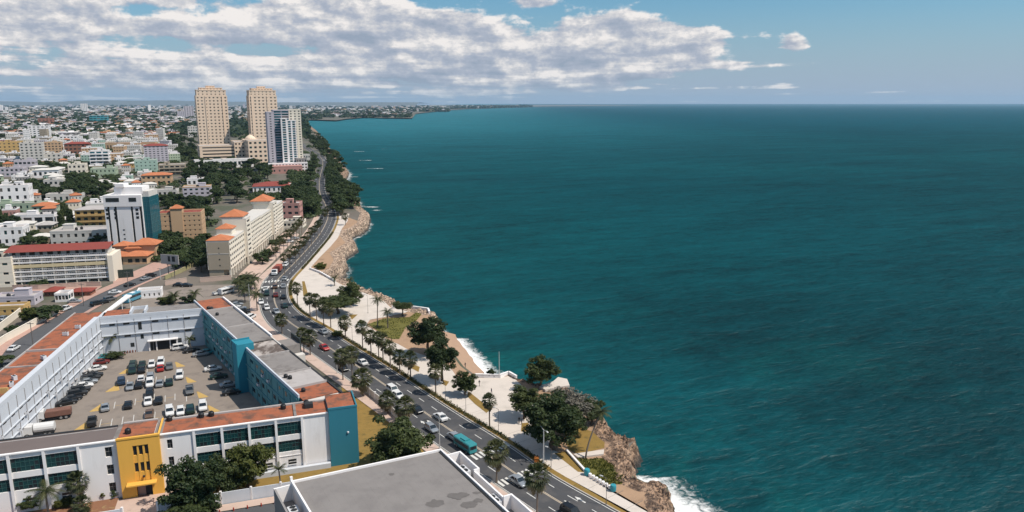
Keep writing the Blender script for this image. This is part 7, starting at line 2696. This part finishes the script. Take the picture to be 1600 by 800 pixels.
ROADC = [(810, 756, 'silver', 'sedan', 'crossing the near crosswalk'), (893, 806, 'black', 'suv', 'entering at the bottom of the road by the arrows'), (711, 687, 'silver', 'sedan', 'right behind the turquoise bus'), (688, 655, 'white', 'sedan', 'in the middle of the road before the bus'),
         (651, 643, 'black', 'sedan', 'next to the bushy fan palm'), (674, 673, 'silver', 'hatch', 'half hidden beside the large spreading tree'), (614, 613, 'white', 'suv', 'left of a second white one behind the fan palms'), (622, 621, 'white', 'sedan', 'half hidden behind the bushy fan palm'),
         (566, 569, 'white', 'sedan', 'between the two palm rows left of the lawn'), (536, 578, 'black', 'sedan', 'beside the tall pair of fan palms'), (507, 546, 'red', 'sedan', 'alone in the road'), (505, 521, 'silver', 'sedan', 'under the flat-topped tree shade'),
         (432, 489, 'silver', 'sedan', 'in the bend nearest the single fan palm'), (417, 483, 'white', 'hatch', 'second white one in the bend'), (408, 474, 'white', 'sedan', 'first white one in the bend'), (445, 480, 'dark green', 'sedan', 'on the outer lane of the bend'), (443, 466, 'black', 'sedan', 'on the outer lane after the crosswalk'),
         (431, 463, 'dark red', 'sedan', 'in the middle just after the far crosswalk'), (417, 461, 'dark green', 'suv', 'inner lane just after the far crosswalk'), (415, 454, 'white', 'sedan', 'on the inner end of the far crosswalk'), (443, 449, 'silver', 'sedan', 'on the outer end of the far crosswalk'), (430, 450, 'brown', 'suv', 'in the middle of the far crosswalk'),
         (445, 437, 'silver', 'sedan', 'beyond the far crosswalk beside the lorry'), (446, 416, 'white', 'suv', 'just behind the red lorry'), (467, 392, 'silver', 'sedan', 'first on the far stretch past the lorry'), (475, 384, 'dark green', 'sedan', 'second on the far stretch past the lorry'), (503, 341, 'black', 'sedan', 'where the road vanishes under trees'),
         (497, 268, 'white', 'sedan', 'first on the distant road below the glass tower'), (500, 260, 'dark red', 'sedan', 'second on the distant road below the glass tower'), (493, 282, 'silver', 'sedan', 'lowest on the distant road below the glass tower'), (506, 252, 'white', 'suv', 'highest on the distant road below the glass tower')]
for q in ROADC:
    road_car(*q)


def bus(label, p, heading, m_body, L_, w_, h, glassband=True, roofm=None):
    o_ = thing('bus', label, 'bus', (p[0], p[1], 0.02), heading)
    m_ = MB()
    loft(m_, [ring(x, hw, .35, h_, .14) for x, hw, h_ in ((-L_ / 2, w_ / 2 - .1, h - .15), (-L_ / 2 + .12, w_ / 2, h), (L_ / 2 - .2, w_ / 2, h), (L_ / 2, w_ / 2 - .12, h - .35))])
    b_ = m_.build('body', [m_body], o_)
    m_ = MB()
    m_.box(-L_ / 2 + .4, L_ / 2 - .5, -w_ / 2 - .02, -w_ / 2 + .02, h * .52, h * .82)
    m_.box(-L_ / 2 + .4, L_ / 2 - .5, w_ / 2 - .02, w_ / 2 + .02, h * .52, h * .82)
    m_.box(L_ / 2 - .08, L_ / 2 + .02, -w_ / 2 + .25, w_ / 2 - .25, h * .48, h * .80)
    m_.build('window', M['carglass'], o_, kind='stuff')
    for x in (-L_ * .3, L_ * .32):
        for y in (-w_ / 2 + .12, w_ / 2 - .12):
            q = link('wheel', WHEEL, o_, (x, y, .42))
            q.scale = (1.3, 1.2, 1.3)
    m_ = MB()
    m_.box(-.9, .9, -.6, .6, h + .002, h + .2)
    m_.build('roof_unit', roofm or m_body, o_)
    return o_


p = G(727, 702).to_2d()
i = nearest_frac(p, centre)
d = (centre[i - 1] - centre[i + 1]).normalized()
bus('turquoise bus heading towards the near crosswalk', p, math.atan2(d.y, d.x), PAINT['teal'], 6.0, 2.0, 2.25)
bus('blue and white bus parked behind the courtyard building', G(208, 470).to_2d(), R(80), mat('bus_blue', (0.10, 0.30, 0.40), .4), 8.0, 2.4, 3.0, roofm=M['white'])
bus('white van parked in the yard beside the other white vehicle', G(354, 459).to_2d(), R(62), PAINT['white'], 6.0, 2.0, 2.5)
car('white pickup truck in the yard left of the white van', G(343, 460).to_2d(), R(50), 'white', 'pickup')


def lorry(label, p, heading, cabm, boxm, L_=8.5, tank=False, hb=2.9):
    o_ = thing('lorry', label, 'truck', (p[0], p[1], .02), heading)
    m_ = MB()
    loft(m_, [ring(x, hw, .6, z, .12) for x, hw, z in ((L_ / 2 - 2.0, 1.1, 2.6), (L_ / 2 - .6, 1.1, 2.6), (L_ / 2 - .25, 1.08, 1.7), (L_ / 2, 1.0, 1.5))])
    m_.build('cab', cabm, o_)
    m_ = MB()
    m_.hexa([(L_ / 2 - .7, -.9, 1.72), (L_ / 2 - .22, -.9, 1.72), (L_ / 2 - .22, .9, 1.72), (L_ / 2 - .7, .9, 1.72)], [(L_ / 2 - .7, -.85, 2.5), (L_ / 2 - .56, -.85, 2.5), (L_ / 2 - .56, .85, 2.5), (L_ / 2 - .7, .85, 2.5)])
    m_.build('windscreen', M['carglass'], o_)
    m_ = MB()
    if tank:
        m_.tube((-L_ / 2, 0, 1.75), (L_ / 2 - 2.2, 0, 1.75), 1.05, 1.05, 14)
    else:
        m_.box(-L_ / 2, L_ / 2 - 2.2, -1.2, 1.2, 1.0, hb)
        m_.box(-L_ / 2 + .1, L_ / 2 - 2.3, -1.1, 1.1, hb + .002, hb + .12)
    m_.build('load_box', boxm, o_)
    m_ = MB()
    m_.box(-L_ / 2, L_ / 2 - .8, -.8, .8, .6, .99)
    m_.build('chassis', M['dark'], o_)
    for x in (-L_ * .36, -L_ * .22, L_ * .34):
        for y in (-.95, .95):
            q = link('wheel', WHEEL, o_, (x, y, .48))
            q.scale = (1.45, 1.6, 1.45)
    return o_


p = G(432, 428).to_2d()
i = nearest_frac(p, centre)
d = (centre[i - 1] - centre[i + 1]).normalized()
lorry('lorry with white cab and red box approaching the far crosswalk', p - d * 1.0, math.atan2(d.y, d.x), PAINT['white'], mat('red_tarp', (0.36, 0.09, 0.06), .7), 10.5)
lorry('lorry with white cab and rusty load by the left wing of the car park', G(84, 655).to_2d(), R(205), PAINT['white'], mat('rusty_load', (0.20, 0.10, 0.075), .9, .3, 1.0), 7.2, hb=2.1)
lorry('white tank lorry in the near left corner of the car park', G(62, 680).to_2d(), R(200), PAINT['white'], PAINT['white'], 6.0, True)
STC = [(103, 485, 'white', 'pickup', 85, 'on the pink pavement by the street wall corner'), (152, 477, 'black', 'suv', 60, 'first of three on the back street'), (163, 474, 'black', 'sedan', 60, 'second of three on the back street'), (172, 470, 'grey', 'suv', 60, 'third of three on the back street'),
       (117, 473, 'silver', 'sedan', 10, 'in the carport yard'), (180, 459, 'white', 'sedan', 15, 'crossing the back street near the hotel'), (203, 447, 'black', 'sedan', 60, 'on the back street near the trellis fence'), (228, 437, 'silver', 'sedan', 62, 'on the back street below the billboard'),
       (236, 433, 'black', 'suv', 62, 'first in the shade under the billboard'), (22, 547, 'white', 'sedan', 95, 'at the left edge on the back street'), (6, 500, 'silver', 'sedan', 95, 'in the garden court at the left edge'), (280, 447, 'black', 'sedan', 10, 'by the salmon wall in the yard'), (292, 448, 'black', 'sedan', 10, 'second by the salmon wall in the yard'),
       (370, 478, 'silver', 'sedan', 30, 'first behind the right wing by the road'), (375, 484, 'white', 'sedan', 30, 'second behind the right wing by the road'), (380, 490, 'black', 'suv', 30, 'third behind the right wing by the road'), (392, 498, 'white', 'suv', 80, 'at the pavement corner behind the right wing'),
       (453, 379, 'white', 'sedan', 40, 'first in the forecourt of the cream slab'), (461, 374, 'silver', 'sedan', 40, 'second in the forecourt of the cream slab')]
for x, y, cl, kd, hd, lb in STC:
    car(f'{cl} {KN[kd]} {lb}', G(x, y).to_2d(), R(hd), cl, kd)
for k, (x, y) in enumerate([(418, 407), (423, 402), (428, 398), (433, 394)]):
    fan_palm(f'young palm in the forecourt kerb of the cream slab, {ORD[k]} from the crosswalk', (x, y), None, .55, 'young palms in the forecourt kerb', None, 1.6)
sheet('forecourt', [G(*q).to_2d() for q in ((366, 436), (404, 432), (440, 396), (468, 366), (448, 358), (440, 366))], 0.007, M['walk'])


# ------------------------------------------------------------------ street furniture
def lamp_post(label, b_, top, arms=2, arm=1.4, r_=.09, m='pole', group=None, dirn=None):
    p = G(*b_)
    h = height_at(p, top)
    o_ = thing('street_lamp', label, 'street lamp', (p.x, p.y, 0.1), 0, group)
    m_ = MB()
    m_.lathe([(r_ * 1.7, 0), (r_ * 1.7, .4), (r_ * 1.1, .45), (r_ * .65, h)], 8)
    m_.build('pole', M[m], o_)
    a0 = dirn if dirn is not None else 0.0
    for k in range(arms):
        a = a0 + math.pi * k
        q = Vector((math.cos(a), math.sin(a), 0))
        m_ = MB()
        m_.tube(Vector((0, 0, h - .1)), q * arm + Vector((0, 0, h + .15)), .05, .035, 6)
        ar = m_.build('arm', M[m], o_)
        m_ = MB()
        c_ = q * (arm + .3) + Vector((0, 0, h + .13))
        s_ = Vector((-q.y, q.x, 0)) * .14
        e = q * .35
        m_.hexa([c_ - e - s_, c_ + e - s_, c_ + e + s_, c_ - e + s_], [c_ - e * .8 - s_ * .8 + Vector((0, 0, .12)), c_ + e * .7 - s_ * .8 + Vector((0, 0, .12)), c_ + e * .7 + s_ * .8 + Vector((0, 0, .12)), c_ - e * .8 + s_ * .8 + Vector((0, 0, .12))])
        m_.build('lamp_head', M['pole'], ar)
    return o_


lamp_post('tall pale lamp mast in the shade by the broad clifftop tree', (849, 726), 672, 2, 1.2, .14, dirn=2.0)
lamp_post('tall white mast rising over the corner of the grey flat roof', (687, 702), 650, 1, .6, .10)
lamp_post('thin white flagpole-like mast on the plaza parapet', (780, 591), 550, 0, 0, .10)
lamp_post('white lamp mast beside the pair of fan palms on the inland pavement', (527, 584), 546, 1, .9, .09, dirn=0.6)
for k, (b_, top) in enumerate([((779, 678), 640), ((728, 647), 617), ((696, 628), 600), ((861, 735), 702), ((947, 789), 748), ((551, 538), 512), ((529, 524), 500), ((575, 490), 462), ((583, 470), 452), ((638, 584), 562)]):
    lamp_post(f'thin dark lamp post on the promenade, {ORD[k]} listed from the plaza outward' if False else f'thin dark promenade lamp post {["before the thin palm", "by the ochre bed", "at the foot of the beach tree", "at the crosswalk corner", "beside the row of white drums", "left of the lawn", "at the palm row by the bend", "on the pale paving before the lawn palms", "at the rocks behind the flat-topped tree", "between the fan palms facing the lawn"][k]}', b_, top, 1, .8, .05, 'pole_d', 'thin promenade lamp posts', 2.6)
for k, (b_, top, lb) in enumerate([((52, 540), 503, 'rusty utility pole at the back street crossing'), ((131, 478), 442, 'thin utility pole on the back street pavement'), ((201, 452), 424, 'utility pole on the back street near the trellis fence'), ((251, 437), 418, 'pale curved lamp post by the salmon wall'), ((258, 762), 722, 'utility pole with crossbar in front of the white facade beside the yellow entrance'), ((391, 480), 444, 'lamp pole at the edge of the roadside palm clump')]):
    p = G(*b_)
    h = height_at(p, top)
    o_ = thing('utility_pole', lb, 'pole', (p.x, p.y, 0))
    m_ = MB()
    m_.lathe([(.14, 0), (.12, h * .5), (.09, h)], 8)
    m_.build('pole', M['pole' if k in (3, 5) else 'pole_d'], o_)
    m_ = MB()
    m_.box(-1.0, 1.0, -.06, .06, h - .6, h - .45)
    m_.build('crossbar', M['pole_d'], o_)

# row of white drums between turquoise ones on the promenade
a, b_ = G(917, 743).to_2d(), G(958, 768).to_2d()
for k in range(9):
    p = a + (b_ - a) * (k / 8)
    end = k in (0, 8)
    s_ = 1.25 if end else 0.72
    m_ = MB((p.x, p.y, .115))
    m_.lathe([(.36 * s_, .115), (.44 * s_, .25), (.46 * s_, .115 + .8 * s_), (.40 * s_, .115 + 1.0 * s_), (.30 * s_, .115 + 1.02 * s_)], 14, p.x, p.y)
    o = m_.build('planter_drum', M['turqplastic'] if end else M['white'], smooth=False)
    tag(o, ('turquoise drum at the near end of the row on the promenade edge' if k == 8 else 'turquoise drum at the far end of the row on the promenade edge') if end else f'white drum on the promenade edge, {ORD[k - 1]} from the far turquoise one', 'drum', 'drums on the promenade edge')
# low posts in front of the car park entrance
for k in range(6):
    p = G(191 + k * 4.2, 553 - k * .6)
    m_ = MB((p.x, p.y, 0))
    m_.lathe([(.2, 0), (.2, .6), (.1, .75)], 8, p.x, p.y)
    tag(m_.build('bollard', mat('rust_paint', (.22, .10, .07))), f'brown bollard before the blue back wing, {ORD[k]} from the palm', 'bollard', 'bollards before the back wing')
# orange bin by the crosswalk and satellite dishes on the lot side
p = G(838, 722)
m_ = MB((p.x, p.y, .1))
m_.box(p.x - .4, p.x + .4, p.y - .4, p.y + .4, .11, .9)
m_.box(p.x - .46, p.x + .46, p.y - .46, p.y + .46, .902, 1.05)
tag(m_.build('litter_bin', mat('orange_plastic', (.5, .16, .03))), 'orange litter bin under the lamp mast by the crosswalk', 'bin')
for k, (x, y) in enumerate([(116, 601), (110, 607), (132, 588)]):
    p = G(x, y)
    o_ = thing('satellite_dish', f'grey dish on a short stand along the left wing, {ORD[k]} from the front', 'dish', (p.x, p.y, 0), R(40))
    m_ = MB()
    m_.lathe([(.05, 0), (.05, .9)], 6)
    m_.build('stand', M['pole_d'], o_)
    m_ = MB()
    m_.lathe([(.1, .9), (.5, 1.0), (.8, 1.2), (.95, 1.45), (.85, 1.4), (.4, 1.12), (.05, 1.05)], 14)
    m_.build('dish', M['lightroof'], o_)


# people on the plaza and the beach: one skinned body, dressed by colour
def person(label, px, py, shirt, legs, walk=0.0, rz=0.0, z=0.0):
    me = bpy.data.meshes.new('body')
    st = .18 * walk
    V = [(0, 0, .92), (0, 0, 1.12), (0, .01, 1.32), (0, .01, 1.46), (0, .02, 1.56), (0, .03, 1.70),
         (.09, st * .5, .86), (.10, st, .48), (.10, st * 1.0 - .04, .08), (.10, st + .12, .03),
         (-.09, -st * .5, .86), (-.10, -st, .48), (-.10, -st * 1.3 - .04, .08), (-.10, -st + .10, .03),
         (.17, 0, 1.40), (.23, -st * .5, 1.14), (.24, -st * .8 + .08, .90), (-.17, 0, 1.40), (-.23, st * .5, 1.14), (-.24, st * .8 + .08, .90)]
    E = [(0, 1), (1, 2), (2, 3), (3, 4), (4, 5), (0, 6), (6, 7), (7, 8), (8, 9), (0, 10), (10, 11), (11, 12), (12, 13), (2, 14), (14, 15), (15, 16), (2, 17), (17, 18), (18, 19)]
    rr = [.14, .13, .15, .07, .06, .105, .085, .065, .045, .04, .085, .065, .045, .04, .06, .045, .035, .06, .045, .035]
    me.from_pydata(V, E, [])
    o_ = bpy.data.objects.new('person', me)
    COL.objects.link(o_)
    sk = o_.modifiers.new('skin', 'SKIN')
    for i_, q in enumerate(rr):
        me.skin_vertices[0].data[i_].radius = (q, q * .8)
    me.skin_vertices[0].data[0].use_root = True
    ss = o_.modifiers.new('sub', 'SUBSURF')
    ss.levels = ss.render_levels = 1
    m_ = bpy.data.materials.new('clothing')
    m_.use_nodes = True
    t_ = NT(m_.node_tree)
    tc_ = t_.n.new('ShaderNodeTexCoord')
    z_ = t_.sep(tc_.outputs['Object'])[2]
    c_ = t_.mix(t_.smooth(z_, .93, .95), legs, shirt)
    c_ = t_.mix(t_.smooth(z_, 1.47, 1.49), c_, (.20, .10, .065))
    c_ = t_.mix(t_.smooth(z_, 1.72, 1.74), c_, (.015, .012, .01))
    t_.l.new(c_, m_.node_tree.nodes['Principled BSDF'].inputs['Base Color'])
    me.materials.append(m_)
    p_ = G(px, py, z)
    o_.location = (p_.x, p_.y, z + .13 if z == 0 else z)
    o_.rotation_euler = (0, 0, rz)
    tag(o_, label, 'person')


person('person in dark clothes walking on the white plaza near the parapet', 749, 604, (.03, .03, .04), (.02, .02, .03), 1, .6)
person('person in dark top standing in the middle of the plaza', 768, 617, (.05, .06, .10), (.03, .03, .04), .4, 2.2)
person('person in dark clothes standing on the small beach', 727, 575, (.04, .03, .03), (.03, .03, .03), .3, 1.0, -0.9)
person('person in black in the shade under the clifftop tree', 811, 663, (.02, .02, .02), (.03, .03, .05), .6, .3)
person('second person close to the one in black under the clifftop tree', 815, 664, (.10, .10, .12), (.03, .03, .05), .2, 2.0)

# ------------------------------------------------------------------ air: even haze over land and sea
mb = MB()
mb.box(-29000, 40000, -250, 29500, -40.0, 300.0)
hz_m = bpy.data.materials.new('haze')
hz_m.use_nodes = True
t = NT(hz_m.node_tree)
t.n.clear()
pv_ = t.n.new('ShaderNodeVolumePrincipled')
pv_.inputs['Color'].default_value = (0.50, 0.76, 1.0, 1)
pv_.inputs['Density'].default_value = 0.000028
pv_.inputs['Anisotropy'].default_value = 0.1
out = t.n.new('ShaderNodeOutputMaterial')
t.l.new(pv_.outputs[0], out.inputs['Volume'])
o = mb.build('haze', hz_m)
tag(o, 'thin pale blue haze over the city and sea', 'haze')
o['kind'] = 'stuff'
